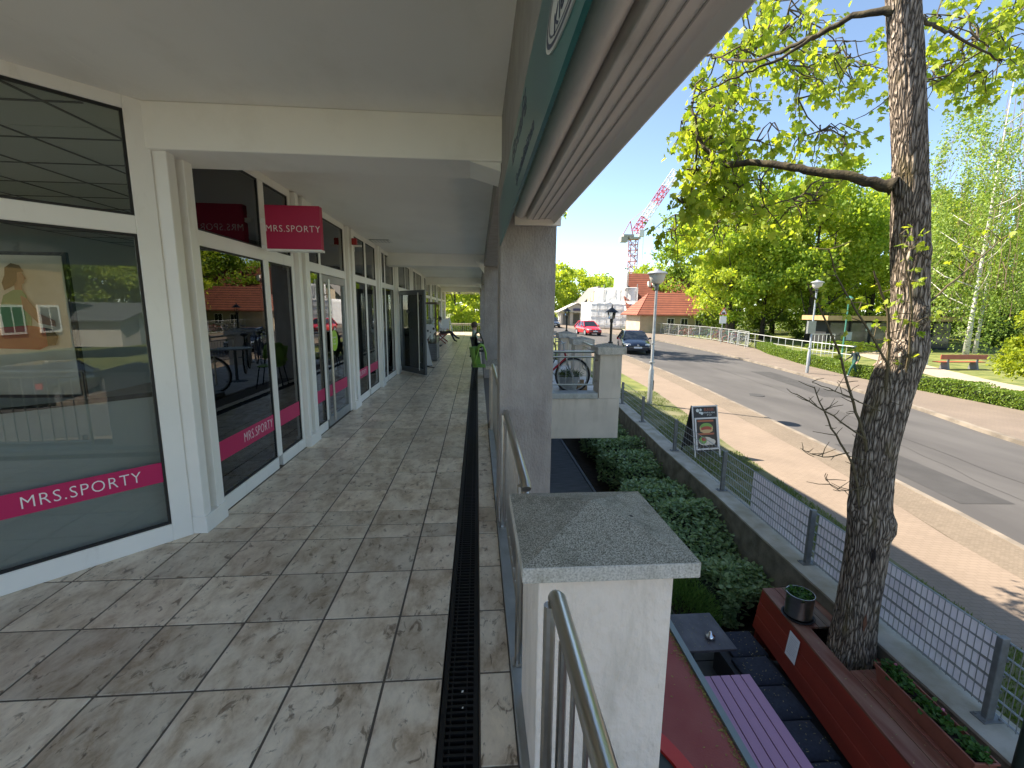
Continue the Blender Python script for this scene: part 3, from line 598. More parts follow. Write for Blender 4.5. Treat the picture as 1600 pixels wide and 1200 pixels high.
mb = MB(); mb.box(1.0, 2.55, 5.9, 13.5, ZT, ZT + .02); tag(mb.build('ribbed_mat', mat('grey_ribbed_mat', (.21, .215, .22), .9, var=.2, vscale=3, bump=.6, bscale=25, stretch=(1, 12, 1))), 'long grey ribbed mat on the sunken terrace floor below the raised terrace', 'mat')
mb = MB(); mb.box(2.56, 2.62, 5.6, 14, ZT, ZT + .04); tag(mb.build('bed_edging', M['galvdark']), 'thin edging strip between the grey mat and the laurel hedge', 'edging')
mb = MB(); mb.prism([(2.63, 4.6), (3.7, 4.6), (4.1, 14), (2.63, 14)], ZT - .05, ZT + .06, 'z'); struct(mb.build('planting_bed', mat('bed_soil', (.045, .032, .022), .95, var=.3, vscale=12, bump=.8, bscale=25)))
# retaining wall with its fence
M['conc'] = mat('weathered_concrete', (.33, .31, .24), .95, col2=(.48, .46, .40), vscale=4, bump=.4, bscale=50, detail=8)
M['concface'] = mat('dark_concrete_face', (.13, .12, .09), .95, col2=(.24, .225, .18), vscale=6, bump=.6, bscale=40, detail=8)  # wall face coloured darker than the wall top
t = thing('retaining_wall', 'weathered concrete retaining wall under the mesh fence along the sunken terrace', 'wall', (3.7, 4, ZT))
ysw = [-12 + .8 * k for k in range(35)]
mb = MB(); rows = []
for y in ysw:
    w = Wx(y); z = G(w, y) + .012
    rows.append([(w - .2, y, ZT), (w - .2, y, z - .012), (w + .12, y, z - .012), (w + .12, y, ZT)])
for a, b in zip(rows[:-1], rows[1:]):
    for k in range(3): mb.quad(a[k], b[k], b[k + 1], a[k + 1])
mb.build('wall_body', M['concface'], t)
mb = MB()
for y0, y1 in zip(ysw[:-1], ysw[1:]):
    a0, a1 = Wx(y0), Wx(y1); z0, z1 = G(a0, y0), G(a1, y1)
    mb.add([(a0 - .21, y0, z0), (a0 + .13, y0, z0), (a1 + .13, y1, z1), (a1 - .21, y1, z1), (a0 - .21, y0, z0 + .025), (a0 + .13, y0, z0 + .025), (a1 + .13, y1, z1 + .025), (a1 - .21, y1, z1 + .025)],
           [(4, 5, 6, 7), (0, 4, 7, 3), (1, 2, 6, 5)])
mb.build('wall_top', M['conc'], t)
t = thing('mesh_fence', 'grey double rod mesh fence on the retaining wall, partly backed with white strips', 'fence', (3.9, 5, -1.25))
PY = [-3.4, -1.42, .56, 2.56, 4.54, 6.6, 8.57, 10.83, 12.9, 14.9]
for y in PY:
    x = Wx(y) - .02; z = G(x, y) + .025
    mb = MB(); mb.box(x - .032, x + .032, y - .022, y + .022, z, z + .66); p = mb.build('post', M['galvdark'], t, bevel=.006)
    mb = MB(); mb.box(x - .08, x + .08, y - .05, y + .05, z, z + .008)
    for sx in (-.06, .06):
        for sy in (-.033, .033): mb.lathe([(.01, z + .008), (.01, z + .02)], (x + sx, y + sy, 0), 6)
    for k in range(5): mb.box(x + .03, x + .042, y - .025, y + .025, z + .1 + k * .125, z + .118 + k * .125)
    mb.build('foot_plate', M['galvdark'], p)
for y0, y1 in zip(PY[:-1], PY[1:]):
    A = Vector((Wx(y0) + .022, y0, G(Wx(y0), y0))); B = Vector((Wx(y1) + .022, y1, G(Wx(y1), y1)))
    far = y0 > 6
    mb = MB()
    for k in range(6 if not far else 6):
        z = .07 + k * .115
        for s in ((-.006, .006) if not far else (0,)): mb.bar(A + Vector((s, 0, z)), B + Vector((s, 0, z)), .005, .008 if far else .006)
    n = int((B - A).length / (.05 if not far else .1))
    for k in range(n + 1):
        p = A + (B - A) * k / n; w_ = .0042 if not far else .0022
        mb.bar(p + Vector((0, 0, .05)), p + Vector((0, 0, .655)), w_, w_, (0, 1, 0))
    mb.build('mesh_panel', M['galv'], t)
M['strip'] = leafmat('white_privacy_strip', (.86, .83, .88), (.93, .91, .95), .45, .6)
M['strip'].node_tree.nodes['Mix'].inputs[7].default_value = (1, 1, 1, 1)
for i, (y0, y1) in enumerate(((2.60, 4.50), (4.58, 5.86))):
    mb = MB(); n = 14
    for r_ in range(5):
        for k in range(n):
            ya = y0 + (y1 - y0) * k / n; yb_ = y0 + (y1 - y0) * (k + 1) / n
            xa, xb = Wx(ya) + .036, Wx(yb_) + .036; za, zb_ = G(xa, ya), G(xb, yb_)
            h0, h1 = .075 + r_ * .115, .18 + r_ * .115
            mb.quad((xa + .004 * sin(ya * 9 + r_), ya, za + h0), (xb + .004 * sin(yb_ * 9 + r_), yb_, zb_ + h0), (xb, yb_, zb_ + h1), (xa, ya, za + h1))
    o = mb.build('privacy_strip', M['strip'], t)
    sm = o.modifiers.new('thick', 'SOLIDIFY'); sm.thickness = .003
# ------------------------------------------------------------------ bench with wooden back
wr = mat('red_stained_wood', (.30, .040, .022), .45, var=.18, vscale=5, bump=.25, bscale=40, stretch=(1, .08, 1), dist=.003)
wt = mat('worn_red_wood_top', (.19, .062, .038), .5, col2=(.30, .16, .11), vscale=5, bump=.3, bscale=40, stretch=(3, .3, 1), dist=.003, detail=8)
wg = mat('greyed_wood', (.13, .085, .06), .7, col2=(.26, .19, .14), vscale=5, bump=.4, bscale=40, stretch=(3, .25, 1), dist=.003)
t = thing('bench', 'long terrace bench with dark cushions and a red wooden back ledge round the tree', 'bench', (3.1, 3, ZT))
zt = -1.4
def xf_(y): return 3.17 - .115 * (4.32 - y)            # front top edge of the ledge
def xb_(y): return Wx(y) - .205
Y0, Y1 = .2, 4.33
# back boards: three boards on the sloping front
for k in range(3):
    za, zb_ = -1.865 + k * .155, -1.865 + (k + 1) * .155 - .004
    u0, u1 = k / 3, (k + 1) / 3 - .01
    mb = MB(); vs = []
    for y in (Y0, Y1 - (.0)):
        s = -.075; x0 = xf_(y) + s * (1 - u0); x1 = xf_(y) + s * (1 - u1)
        vs += [(x0, y, za), (x1, y, zb_), (x1 + .025, y, zb_), (x0 + .025, y, za)]
    mb.add(vs, [(0, 1, 2, 3), (7, 6, 5, 4), (0, 4, 5, 1), (1, 5, 6, 2), (2, 6, 7, 3), (3, 7, 4, 0)]); mb.build('back_board', wr, t, bevel=.003, segs=1)
mb = MB(); mb.prism([(xf_(Y1) - .07, -2.3), (xb_(Y1), -2.3), (xb_(Y1), -1.43), (xf_(Y1) + .004, -1.43)], Y1 - .03, Y1 - .002, 'y'); mb.build('end_panel', wr, t)
HY0, HY1 = 3.17, 3.70
nb = 5
for k in range(nb):
    for ya, yb_ in ((Y0, HY0), (HY1, Y1)) if 0 < k < nb - 1 else ((Y0, Y1),):
        vs = []
        for y in (ya, yb_):
            a, b = xf_(y) - .004, xb_(y); tt = [0, .30, .475, .65, .825, 1.0]
            # wide front board, then narrower boards
            if k == 0 or k == nb - 1 or True:
                x0 = a + (b - a) * tt[k] + (.0025 if k else 0); x1 = a + (b - a) * tt[k + 1] - .0025
            vs += [(x0, y, zt - .025), (x1, y, zt - .025), (x1, y, zt), (x0, y, zt)]
        mb = MB(); mb.add(vs, [(3, 2, 1, 0), (4, 5, 6, 7), (0, 1, 5, 4), (1, 2, 6, 5), (2, 3, 7, 6), (3, 0, 4, 7)]); mb.build('ledge_board', wt if (k < 2 or ya < 3) else wg, t, bevel=.002, segs=1)
mb = MB(); mb.box(2.6, 3.1, Y0, 4.40, ZT + .30, -1.985); mb.box(2.66, 3.05, Y0, 4.3, ZT, ZT + .3); mb.build('seat_base', mat('seat_box', (.03, .03, .032), .8), t)
cm = mat('slate_blue_cushion', (.030, .035, .052), .9, var=.2, vscale=40, bump=.5, bscale=120, dist=.002)
for k in range(9):
    ya = 4.36 - (k + 1) * .37; yb_ = 4.36 - k * .37 - .012
    xr = xf_((ya + yb_) / 2) - .075
    c = MB(); n = 6
    xl = xr - .385
    for i in range(n + 1):
        for j in range(n + 1):
            u, v = i / n, j / n; e = min(u, 1 - u, v, 1 - v) * 2
            c.v.append((xl + (xr - xl) * u, ya + (yb_ - ya) * v, -1.945 + .05 * min(1, e * 4) ** .5 + .006 * e))
    for i in range(n):
        for j in range(n): a = i * (n + 1) + j; c.f.append((a, a + n + 1, a + n + 2, a + 1)); c.mi.append(0)
    c.box(xl + .004, xr - .004, ya + .004, yb_ - .004, -1.984, -1.94)
    o = c.build('cushion', cm, smooth=True)
    lb = ['first dark cushion at the far end of the bench, beside the laurel', 'second dark cushion from the far end, beside the slate table', 'third dark cushion from the far end of the bench', 'fourth dark cushion, level with the gap between the tables', 'fifth dark cushion, beside the far end of the pink table', 'sixth dark cushion, beside the middle of the pink table', 'seventh dark cushion, beside the near part of the pink table', 'eighth dark cushion at the bottom edge of the photo', 'ninth dark cushion, nearest on the bench']
    tag(o, lb[k], 'cushion', 'dark cushions along the terrace bench')
# notice paper pinned to the back
t = thing('notice', 'white printed paper notice pinned to the red bench back', 'notice', (3.1, 3.6, -1.5))
pm = MB(); yc = 3.66
q = [(xf_(yc + .075) - .017, yc + .085, -1.46), (xf_(yc - .075) - .017, yc - .075, -1.46), (xf_(yc - .075) - .054, yc - .085, -1.70), (xf_(yc + .075) - .054, yc + .075, -1.70)]
q = [(p[0] - .006, p[1], p[2]) for p in q]
pm.quad(*q); o = pm.build('paper', mat('paper', (.88, .88, .93), .7), t); o.modifiers.new('t', 'SOLIDIFY').thickness = .002
lm = MB(); A_, B_, C_, D_ = [Vector(p) for p in q]
for k, (a, b) in enumerate(((.2, .85), (.15, .8), (.2, .9), (.15, .7), (.12, .88), (.12, .85), (.12, .8), (.12, .86), (.12, .6))):
    v = .14 + k * .085; p0_ = A_ + (D_ - A_) * v; p1_ = B_ + (C_ - B_) * v; d = (p1_ - p0_); n_ = Vector((-.003, 0, 0.0004))
    lm.quad(p0_ + d * a + n_, p0_ + d * b + n_, p0_ + d * b + n_ + (D_ - A_) * .012, p0_ + d * a + n_ + (D_ - A_) * .012)
lm.build('printed_lines', mat('print_grey', (.5, .5, .6), .7), t)
# steel pot with strawberries
M['herb'] = leafmat('herb_leaf', (.025, .09, .015), (.09, .2, .035), .3)
M['soil'] = mat('potting_soil', (.03, .022, .016), .95, bump=.6, bscale=60)
def leaf(mb, p, d, n, L_, W_, fold=.25):
    """a folded oval leaf starting at p along d, with normal n"""
    s = d.cross(n).normalized(); q0 = p; q3 = p + d * L_ - n * L_ * .12
    a = p + d * L_ * .32; b = p + d * L_ * .68 - n * L_ * .04; up = n * W_ * fold
    k = len(mb.v)
    mb.v += [tuple(q0), tuple(a + s * W_ + up), tuple(b + s * W_ * .8 + up), tuple(q3), tuple(b - s * W_ * .8 + up), tuple(a - s * W_ + up)]
    mb.f += [(k, k + 1, k + 2, k + 3), (k, k + 3, k + 4, k + 5)]; mb.mi += [0, 0]
def rdir(zmin=-1, zmax=1):
    a = random.uniform(0, 2 * pi); z = random.uniform(zmin, zmax); r_ = sqrt(max(0, 1 - z * z)); return Vector((r_ * cos(a), r_ * sin(a), z))
t = thing('steel_pot', 'round brushed steel pot with green plants on the bench ledge', 'plant pot', (3.2, 3.86, zt))
px, py_ = 3.30, 3.90
px, py_ = 3.235, 3.86
mb = MB(); mb.lathe([(.115, zt + .025), (.122, zt + .03), (.125, zt + .25), (.128, zt + .262), (.121, zt + .262), (.118, zt + .22)], (px, py_, 0), 32, cap=False); mb.build('pot', M['steel'], t, smooth='auto')
mb = MB(); mb.lathe([(.13, zt), (.15, zt + .02), (.14, zt + .022), (.12, zt + .008)], (px, py_, 0), 28); mb.build('saucer', M['gasket'], t, smooth='auto')
mb = MB(); mb.lathe([(.118, zt + .2), (.119, zt + .215)], (px, py_, 0), 20); mb.build('soil', M['soil'], t)
mb = MB()
for k in range(170):
    a = random.uniform(0, 2 * pi); r_ = .105 * sqrt(random.random()); leaf(mb, Vector((px + r_ * cos(a), py_ + r_ * sin(a), zt + .215 + random.uniform(0, .05))), rdir(-.1, .5), rdir(.5, 1), .045, .016)
mb.build('plants', M['herb'], t)
# trough
t = thing('flower_trough', 'long terracotta flower trough with green plants on the bench ledge', 'planter', (3.3, 2.6, zt))
tm = mat('terracotta_plastic', (.28, .10, .07), .5, var=.1, vscale=8)
MT = Matrix.Translation((3.325, 2.63, zt)) @ Matrix.Rotation(radians(-6), 4, 'Z')
def tbox(prof, n0=0):
    pass
mb = MB(); L2 = .42
def ring(w, l, z): return [(-w, -l, z), (w, -l, z), (w, l, z), (-w, l, z)]
rs = [ring(.055, L2 - .02, .02), ring(.075, L2, .16), ring(.083, L2 + .008, .16), ring(.083, L2 + .008, .175), ring(.070, L2 - .006, .175), ring(.065, L2 - .012, .12)]
for r_ in rs: mb.v += r_
for i in range(5):
    for j in range(4): a = i * 4 + j; b = i * 4 + (j + 1) % 4; mb.f.append((a, b, b + 4, a + 4)); mb.mi.append(0)
mb.f.append((3, 2, 1, 0)); mb.mi.append(0)
mb.xf(MT).build('trough', tm, t, bevel=.004)
mb = MB(); mb.box(-.085, .085, -L2 - .01, L2 + .01, 0, .016); mb.xf(MT).build('tray', tm, t, bevel=.004)
mb = MB(); mb.box(-.066, .066, -L2 + .015, L2 - .015, .12, .135); mb.xf(MT).build('soil', M['soil'], t)
mb = MB()
for k in range(330):
    yy = random.choice((-.33, -.12, .02, .22, .33)) + random.gauss(0, .06); yy = max(-.41, min(.41, yy))
    leaf(mb, Vector((random.gauss(0, .03), yy, .135 + random.uniform(0, .07))), rdir(0, .7), rdir(.3, 1), .045, .016)
mb.xf(MT).build('plants', M['herb'], t)
mb = MB()
for yy in (.37, -.05): mb.ball((.05, yy, .2), .012, 6, 4)
mb.xf(MT).build('blossom', mat('pink_blossom', (.6, .2, .3), .6), t)
# tables
t = thing('pink_table', 'pink slatted table on the sunken terrace', 'table', (2.2, 3, ZT))
pk = mat('pink_painted_wood', (.46, .24, .36), .5, var=.06, vscale=4, bump=.1, bscale=40, stretch=(1, .1, 1))
for k in range(6):
    mb = MB(); mb.box(1.90 + k * .094, 1.90 + k * .094 + .086, 2.25, 3.40, -1.62, -1.60)
    for i in range(len(mb.v)):
        v = mb.v[i]; mb.v[i] = (v[0] + (v[1] - 3.4) * .05, v[1], v[2])
    mb.build('slat', pk, t, bevel=.003)
mb = MB()
for xx in (1.95, 2.36):
    for yy in (2.35, 3.3): mb.box(xx - .02, xx + .02, yy - .02, yy + .02, ZT, -1.6205)
mb.build('legs', M['graphite'], t)
t = thing('slate_table', 'dark slate topped table beside the laurel hedge', 'table', (2.2, 3.95, ZT))
mb = MB(); mb.box(1.85, 2.52, 3.70, 4.23, -1.625, -1.60); mb.build('tabletop', mat('slate_top', (.055, .045, .05), .45, col2=(.17, .15, .155), vscale=5, vlow=.45, vhigh=.8, stretch=(1, .5, 1), bump=.15, bscale=25, detail=9), t, bevel=.003)
mb = MB(); mb.lathe([(.18, ZT), (.18, ZT + .02), (.03, ZT + .03), (.03, -1.63), (.1, -1.626)], (2.2, 3.95, 0), 16); mb.build('pedestal', M['graphite'], t)
mb = MB(); mb.lathe([(.045, -1.60), (.05, -1.585), (.045, -1.565), (.02, -1.55), (.015, -1.53), (.001, -1.525)], (2.33, 3.86, 0), 16); tag(mb.build('ashtray', mat('polished_steel', (.8, .8, .8), .12, 1.), smooth=True), 'small shiny metal ashtray on the slate table', 'ashtray')
# red canopy below the balcony
t = thing('red_canopy', 'faded red canopy roof with grey edge below the balcony rail', 'canopy', (1, 1, -.9))
rc = mat('faded_red_canopy', (.30, .045, .038), .6, col2=(.36, .085, .065), vscale=2.5, bump=.1, bscale=80)
zc = -.9
mb = MB(); mb.prism([(.45, -2), (1.42, -2), (1.545, 3.40), (.45, 3.40)], zc - .03, zc, 'z'); mb.build('canopy_sheet', rc, t)
mb = MB(); vs = []
for y in (-2, 3.41):
    x = 1.425 + (y + 2) * .0232; vs += [(x, y, zc - .08), (x + .045, y, zc - .08), (x + .045, y, zc + .02), (x, y, zc + .02)]
mb.add(vs, [(3, 2, 1, 0), (4, 5, 6, 7), (0, 1, 5, 4), (1, 2, 6, 5), (2, 3, 7, 6), (3, 0, 4, 7)]); mb.build('edge_rail', mat('grey_green_edge', (.22, .26, .26), .5), t)
mb = MB(); n = 16; cx, cy, ro, ri = .55, 1.72, .70, .615
def arc(r_): return [(cx + r_ * cos(radians(-55 + 120 * k / n)), cy + r_ * 1.25 * sin(radians(-55 + 120 * k / n))) for k in range(n + 1)]
a, b = arc(ro), arc(ri); mb.prism(a + b[::-1], zc + .001, zc + .02, 'z'); mb.build('curved_stripe', mat('bright_red_strip', (.60, .035, .03), .35), t)
mb = MB(); mb.prism([(.45, .6), (.9, .6)] + arc(ri - .004) + [(.45, 2.6)], zc + .0005, zc + .004, 'z'); mb.build('dark_panel', mat('dark_green_panel', (.03, .04, .035), .5), t)
mb = MB()
for k in range(1100):
    y = random.uniform(.6, 3.35); xm = 1.425 + (y + 2) * .0232
    x = xm - abs(random.gauss(0, .022)) - .004 if random.random() < .85 else random.uniform(.9, xm)
    z = zc + random.uniform(.001, .006); a = random.uniform(0, pi); l = random.uniform(.004, .012)
    mb.quad((x - l * cos(a), y - l * sin(a), z), (x + l * .4 * sin(a), y - l * .4 * cos(a), z + .002), (x + l * cos(a), y + l * sin(a), z), (x - l * .4 * sin(a), y + l * .4 * cos(a), z + .001))
struct(mb.build('fallen_catkins', mat('catkin_yellow', (.32, .26, .06), .8, var=.4, vscale=30)), 'stuff')
# fallen bits on the cushions, ledge and tables
mb = MB()
for k in range(420):
    w_ = random.random()
    if w_ < .55: y = random.uniform(1.8, 4.3); x = xf_(y) - .075 - random.uniform(.02, .37); z = -1.886
    elif w_ < .9: y = random.uniform(1.8, 4.2); x = random.uniform(xf_(y) + .02, xb_(y) - .02); z = zt + .002
    else: y = random.uniform(3.75, 4.2); x = random.uniform(1.9, 2.5); z = -1.598
    a = random.uniform(0, pi); l = random.uniform(.004, .011); mb.quad((x - l * cos(a), y - l * sin(a), z), (x + l * .4 * sin(a), y - l * .4 * cos(a), z + .003), (x + l * cos(a), y + l * sin(a), z), (x - l * .4 * sin(a), y + l * .4 * cos(a), z + .002))
struct(mb.build('fallen_blossom', mat('pale_blossom_litter', (.34, .30, .14), .8, var=.4, vscale=30)), 'stuff')
# dark drainpipe post bottom right
t = thing('drain_pipe', 'dark green pipe post behind the fence at the bottom right corner', 'pipe', (3.4, 2.0, -2))
mb = MB(); mb.tube([(3.415, 2.16, -2.3), (3.47, 2.16, -.9), (3.5, 2.17, -.2)], .045, 16); mb.build('pipe', mat('dark_green_pipe', (.02, .035, .03), .4), t, smooth='auto')
mb = MB(); mb.tube([(3.446, 2.16, -1.45), (3.4475, 2.16, -1.43)], .049, 16); mb.build('band', M['galv'], t)
# laurel hedge
M['laurel'] = leafmat('laurel_leaf', (.14, .235, .095), (.36, .48, .24), .28, .25)
t = thing('laurel_hedge', 'dense glossy laurel hedge along the retaining wall of the sunken terrace', 'hedge', (3.4, 9, ZT))
def hedge_top(x, y): return -1.50 + .12 * sin(y * 2.1) + .09 * sin(y * 4.7 + x * 3) + .05 * sin(y * 9) - .25 * max(0, 5.4 - y)
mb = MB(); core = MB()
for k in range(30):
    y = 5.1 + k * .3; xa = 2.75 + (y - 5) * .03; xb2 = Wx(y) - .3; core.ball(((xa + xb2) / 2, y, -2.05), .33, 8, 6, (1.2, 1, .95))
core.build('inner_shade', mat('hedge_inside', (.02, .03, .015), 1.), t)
for k in range(15000):
    y = 4.7 + 8.8 * random.random() ** 1.5
    xl = 2.72 + (y - 5) * .035 + .10 * sin(y * 3.1) + (.25 if y < 5.3 else 0); xr = Wx(y) - .23
    u = random.random(); side = random.random()
    tp = hedge_top((xl + xr) / 2, y)
    if side < .62: x = xl + (xr - xl) * u; z = tp - abs(random.gauss(0, .07)) - .35 * max(0, abs(u - .5) * 2 - .7)
    elif side < .92: x = xl + abs(random.gauss(0, .08)); z = ZT + .15 + (tp - ZT - .2) * u; 
    else: x = xr - abs(random.gauss(0, .06)); z = tp - .5 * u
    d = rdir(-.15, .75); d.x -= .25; d.normalize(); leaf(mb, Vector((x, y, z)), d, (rdir(.3, 1) + Vector((0, -.15, .3))).normalized(), random.uniform(.06, .10), random.uniform(.018, .028), .2)
mb.build('foliage', M['laurel'], t)
mb = MB()
for k in range(60):
    y = random.uniform(5, 13); x = random.uniform(2.85, Wx(y) - .35); mb.tube([(x, y, ZT), (x + random.gauss(0, .08), y + random.gauss(0, .08), -1.7)], [.015, .007], 5)
mb.build('stems', mat('laurel_stem', (.06, .045, .03), .9), t)
# thuja shrub
t = thing('conifer_shrub', 'low dark green conifer shrub between the pier and the laurel hedge', 'shrub', (2.5, 4.75, ZT))
mb = MB()
for k in range(5200):
    d = rdir(-.2, 1); rr = random.uniform(.55, 1); c = Vector((2.45, 4.78, -2.05))
    p = c + Vector((d.x * .50 * rr, d.y * .42 * rr, d.z * .50 * rr))
    dd = (d + Vector((0, 0, .8)) + rdir() * .5).normalized(); leaf(mb, p, dd, rdir(), random.uniform(.03, .06), .006, .1)
mb.build('foliage', leafmat('conifer_leaf', (.05, .12, .018), (.14, .24, .045), .25, .6), t)
mb = MB(); mb.tube([(2.45, 4.78, ZT), (2.45, 4.78, -1.9)], [.03, .012], 6); mb.build('trunk', mat('conifer_stem', (.05, .04, .03), .9), t)
# plants on the raised terrace
t = thing('zinc_planter', 'grey zinc planter with grasses on the raised terrace behind the bicycle wheel', 'planter', (1.86, 9.0, .012))
mb = MB(); mb.lathe([(.17, .012), (.24, .3), (.25, .31), (.23, .31)], (1.86, 9.0, 0), 20); mb.build('pot', M['sheet'], t, smooth='auto')
mb = MB()
for k in range(420): leaf(mb, Vector((1.86 + random.gauss(0, .1), 9 + random.gauss(0, .1), .31)), rdir(.1, .9), rdir(), random.uniform(.08, .2), .008, .1)
mb.build('plants', leafmat('grey_green_herb', (.05, .08, .03), (.13, .18, .07), .3), t)
mb = MB(); mb.box(2.05, 2.26, 8.95, 9.4, .012, .11); mb.box(2.12, 2.2, 9.0, 9.08, .11, .22); tag(mb.build('wooden_crate', mat('pale_wood', (.36, .24, .13), .8, var=.2, vscale=10), bevel=.006), 'small pale wooden crate beside the zinc planter', 'crate')
# ------------------------------------------------------------------ maple by the bench
bk = bpy.data.materials.new('furrowed_bark'); bk.use_nodes = True; N, L = nodes_of(bk); P = N["Principled BSDF"]; P.inputs["Roughness"].default_value = .95; P.inputs["Specular IOR Level"].default_value = .2
tcx = N.new("ShaderNodeTexCoord"); mpx = N.new("ShaderNodeMapping"); mpx.inputs["Scale"].default_value = (1, 1, .13); L.new(tcx.outputs['Object'], mpx.inputs[0])
nd = N.new("ShaderNodeTexNoise"); nd.inputs["Scale"].default_value = 16; nd.inputs["Detail"].default_value = 4; L.new(mpx.outputs[0], nd.inputs["Vector"])
vm = N.new("ShaderNodeVectorMath"); vm.operation = 'SCALE'; vm.inputs[3].default_value = .05; L.new(nd.outputs["Color"], vm.inputs[0])
va = N.new("ShaderNodeVectorMath"); va.operation = 'ADD'; L.new(mpx.outputs[0], va.inputs[0]); L.new(vm.outputs[0], va.inputs[1])
vo = N.new("ShaderNodeTexVoronoi"); vo.feature = 'DISTANCE_TO_EDGE'; vo.inputs["Scale"].default_value = 46; L.new(va.outputs[0], vo.inputs["Vector"])
r1 = N.new("ShaderNodeValToRGB"); r1.color_ramp.elements[0].position = .0; r1.color_ramp.elements[0].color = (.045, .035, .027, 1); r1.color_ramp.elements[1].position = .30; r1.color_ramp.elements[1].color = (.50, .42, .345, 1); q_ = r1.color_ramp.elements.new(.12); q_.color = (.26, .21, .165, 1); L.new(vo.outputs["Distance"], r1.inputs[0])
lc = N.new("ShaderNodeTexNoise"); lc.inputs["Scale"].default_value = 2.6; lc.inputs["Detail"].default_value = 8; mpy = N.new("ShaderNodeMapping"); mpy.inputs["Scale"].default_value = (2.5, 2.5, .9); L.new(tcx.outputs['Object'], mpy.inputs[0]); L.new(mpy.outputs[0], lc.inputs["Vector"])
lr = N.new("ShaderNodeValToRGB"); lr.color_ramp.elements[0].position = .56; lr.color_ramp.elements[0].color = (0, 0, 0, 1); lr.color_ramp.elements[1].position = .72; lr.color_ramp.elements[1].color = (.5, .5, .5, 1); L.new(lc.outputs["Fac"], lr.inputs[0])
mxl = N.new("ShaderNodeMix"); mxl.data_type = 'RGBA'; L.new(lr.outputs[0], mxl.inputs[0]); L.new(r1.outputs[0], mxl.inputs[6]); mxl.inputs[7].default_value = (.18, .145, .045, 1); L.new(mxl.outputs[2], P.inputs["Base Color"])
fn = N.new("ShaderNodeTexNoise"); fn.inputs["Scale"].default_value = 90; fn.inputs["Detail"].default_value = 6; L.new(mpx.outputs[0], fn.inputs["Vector"])
ad = N.new("ShaderNodeMath"); ad.operation = 'MULTIPLY_ADD'; ad.inputs[1].default_value = .12; L.new(fn.outputs["Fac"], ad.inputs[0]); L.new(vo.outputs["Distance"], ad.inputs[2])
bpn = N.new("ShaderNodeBump"); bpn.inputs["Strength"].default_value = 1.0; bpn.inputs["Distance"].default_value = .05; L.new(ad.outputs[0], bpn.inputs["Height"]); L.new(bpn.outputs[0], P.inputs["Normal"])
tree = thing('maple_tree', 'big leaning maple trunk growing through the bench ledge, with fresh green leaves', 'tree', (3.43, 3.42, ZT))
TR = [((3.45, 3.42, -2.4), .30), ((3.43, 3.42, -1.95), .26), ((3.43, 3.42, -1.52), .236), ((3.425, 3.42, -1.0), .214), ((3.43, 3.42, -.49), .207), ((3.40, 3.42, 0), .203), ((3.375, 3.42, .39), .200), ((3.40, 3.42, .75), .202), ((3.435, 3.42, 1.05), .207), ((3.505, 3.42, 1.34), .20), ((3.50, 3.42, 1.5), .18), ((3.488, 3.42, 1.70), .164), ((3.42, 3.42, 2.09), .163), ((3.355, 3.42, 2.5), .158), ((3.30, 3.42, 2.80), .148), ((3.165, 3.42, 3.45), .14), ((3.065, 3.42, 3.90), .135), ((2.98, 3.42, 4.4), .135), ((2.95, 3.4, 5.2), .12), ((3.0, 3.4, 6.2), .10), ((3.05, 3.35, 7.4), .075), ((3.0, 3.3, 8.6), .04)]
TR = [(p, r_ * (.74 if p[2] > -1.4 else .8)) for p, r_ in TR]
def cr(P_, n):   # catmull-rom through (pos, radius)
    out = []
    for i in range(len(P_) - 1):
        a = P_[max(i - 1, 0)]; b = P_[i]; c = P_[i + 1]; d = P_[min(i + 2, len(P_) - 1)]
        for k in range(n):
            u = k / n
            def f(p, q, r_, s): return .5 * (2 * q + (r_ - p) * u + (2 * p - 5 * q + 4 * r_ - s) * u * u + (-p + 3 * q - 3 * r_ + s) * u ** 3)
            out.append((Vector(tuple(f(a[0][m_], b[0][m_], c[0][m_], d[0][m_]) for m_ in range(3))), f(a[1], b[1], c[1], d[1])))
    out.append((Vector(P_[-1][0]), P_[-1][1])); return out
KN = [(-1.75, 1.62, .05, .06), (-1.1, -.16, .06, .08), (-1.5, 2.12, .035, .05), (-2.9, -.02, .04, .1), (0.1, 1.28, .055, .06), (-2.6, 1.34, .05, .06), (.15, 2.9, .03, .05), (-.1, 2.25, .03, .05)]   # knots: angle, z, height, size
from mathutils import noise as mnoise
mb = MB(); pts = cr(TR, 16); n = 160; rows = []
for p, r_ in pts:
    row = []
    for j in range(n):
        a = 2 * pi * j / n; ca, sa = cos(a), sin(a)
        rg = mnoise.noise(Vector((ca * r_ * 60, sa * r_ * 60, p.z * 7))); rg2 = mnoise.noise(Vector((ca * r_ * 25 + 9, sa * r_ * 25, p.z * 4)))
        rr = r_ * (1 + .06 * (1 - abs(rg) * 2) + .02 * rg2 + .05 * mnoise.noise(Vector((ca * 1.5, sa * 1.5, p.z * 1.3))) - .03)
        for ka, kz, kh, ks in KN:
            da = (a - ka + pi) % (2 * pi) - pi; dd = (da * r_ / ks) ** 2 + ((p.z - kz) / (ks * 1.1)) ** 2; rr += kh * math.exp(-dd) * (1 - .9 * math.exp(-dd * 5))
        row.append((p.x + rr * ca, p.y + rr * sa, p.z))
    rows.append(row)
for r_ in rows: mb.v += r_
for i in range(len(rows) - 1):
    for j in range(n): a = i * n + j; b = i * n + (j + 1) % n; mb.f.append((a, b, b + n, a + n)); mb.mi.append(0)
trunk = mb.build('trunk', bk, tree, smooth=True)
hm = mat('hollow_wood', (.015, .01, .008), .95); wm = mat('wound_wood', (.16, .07, .04), .9, var=.3, vscale=20)
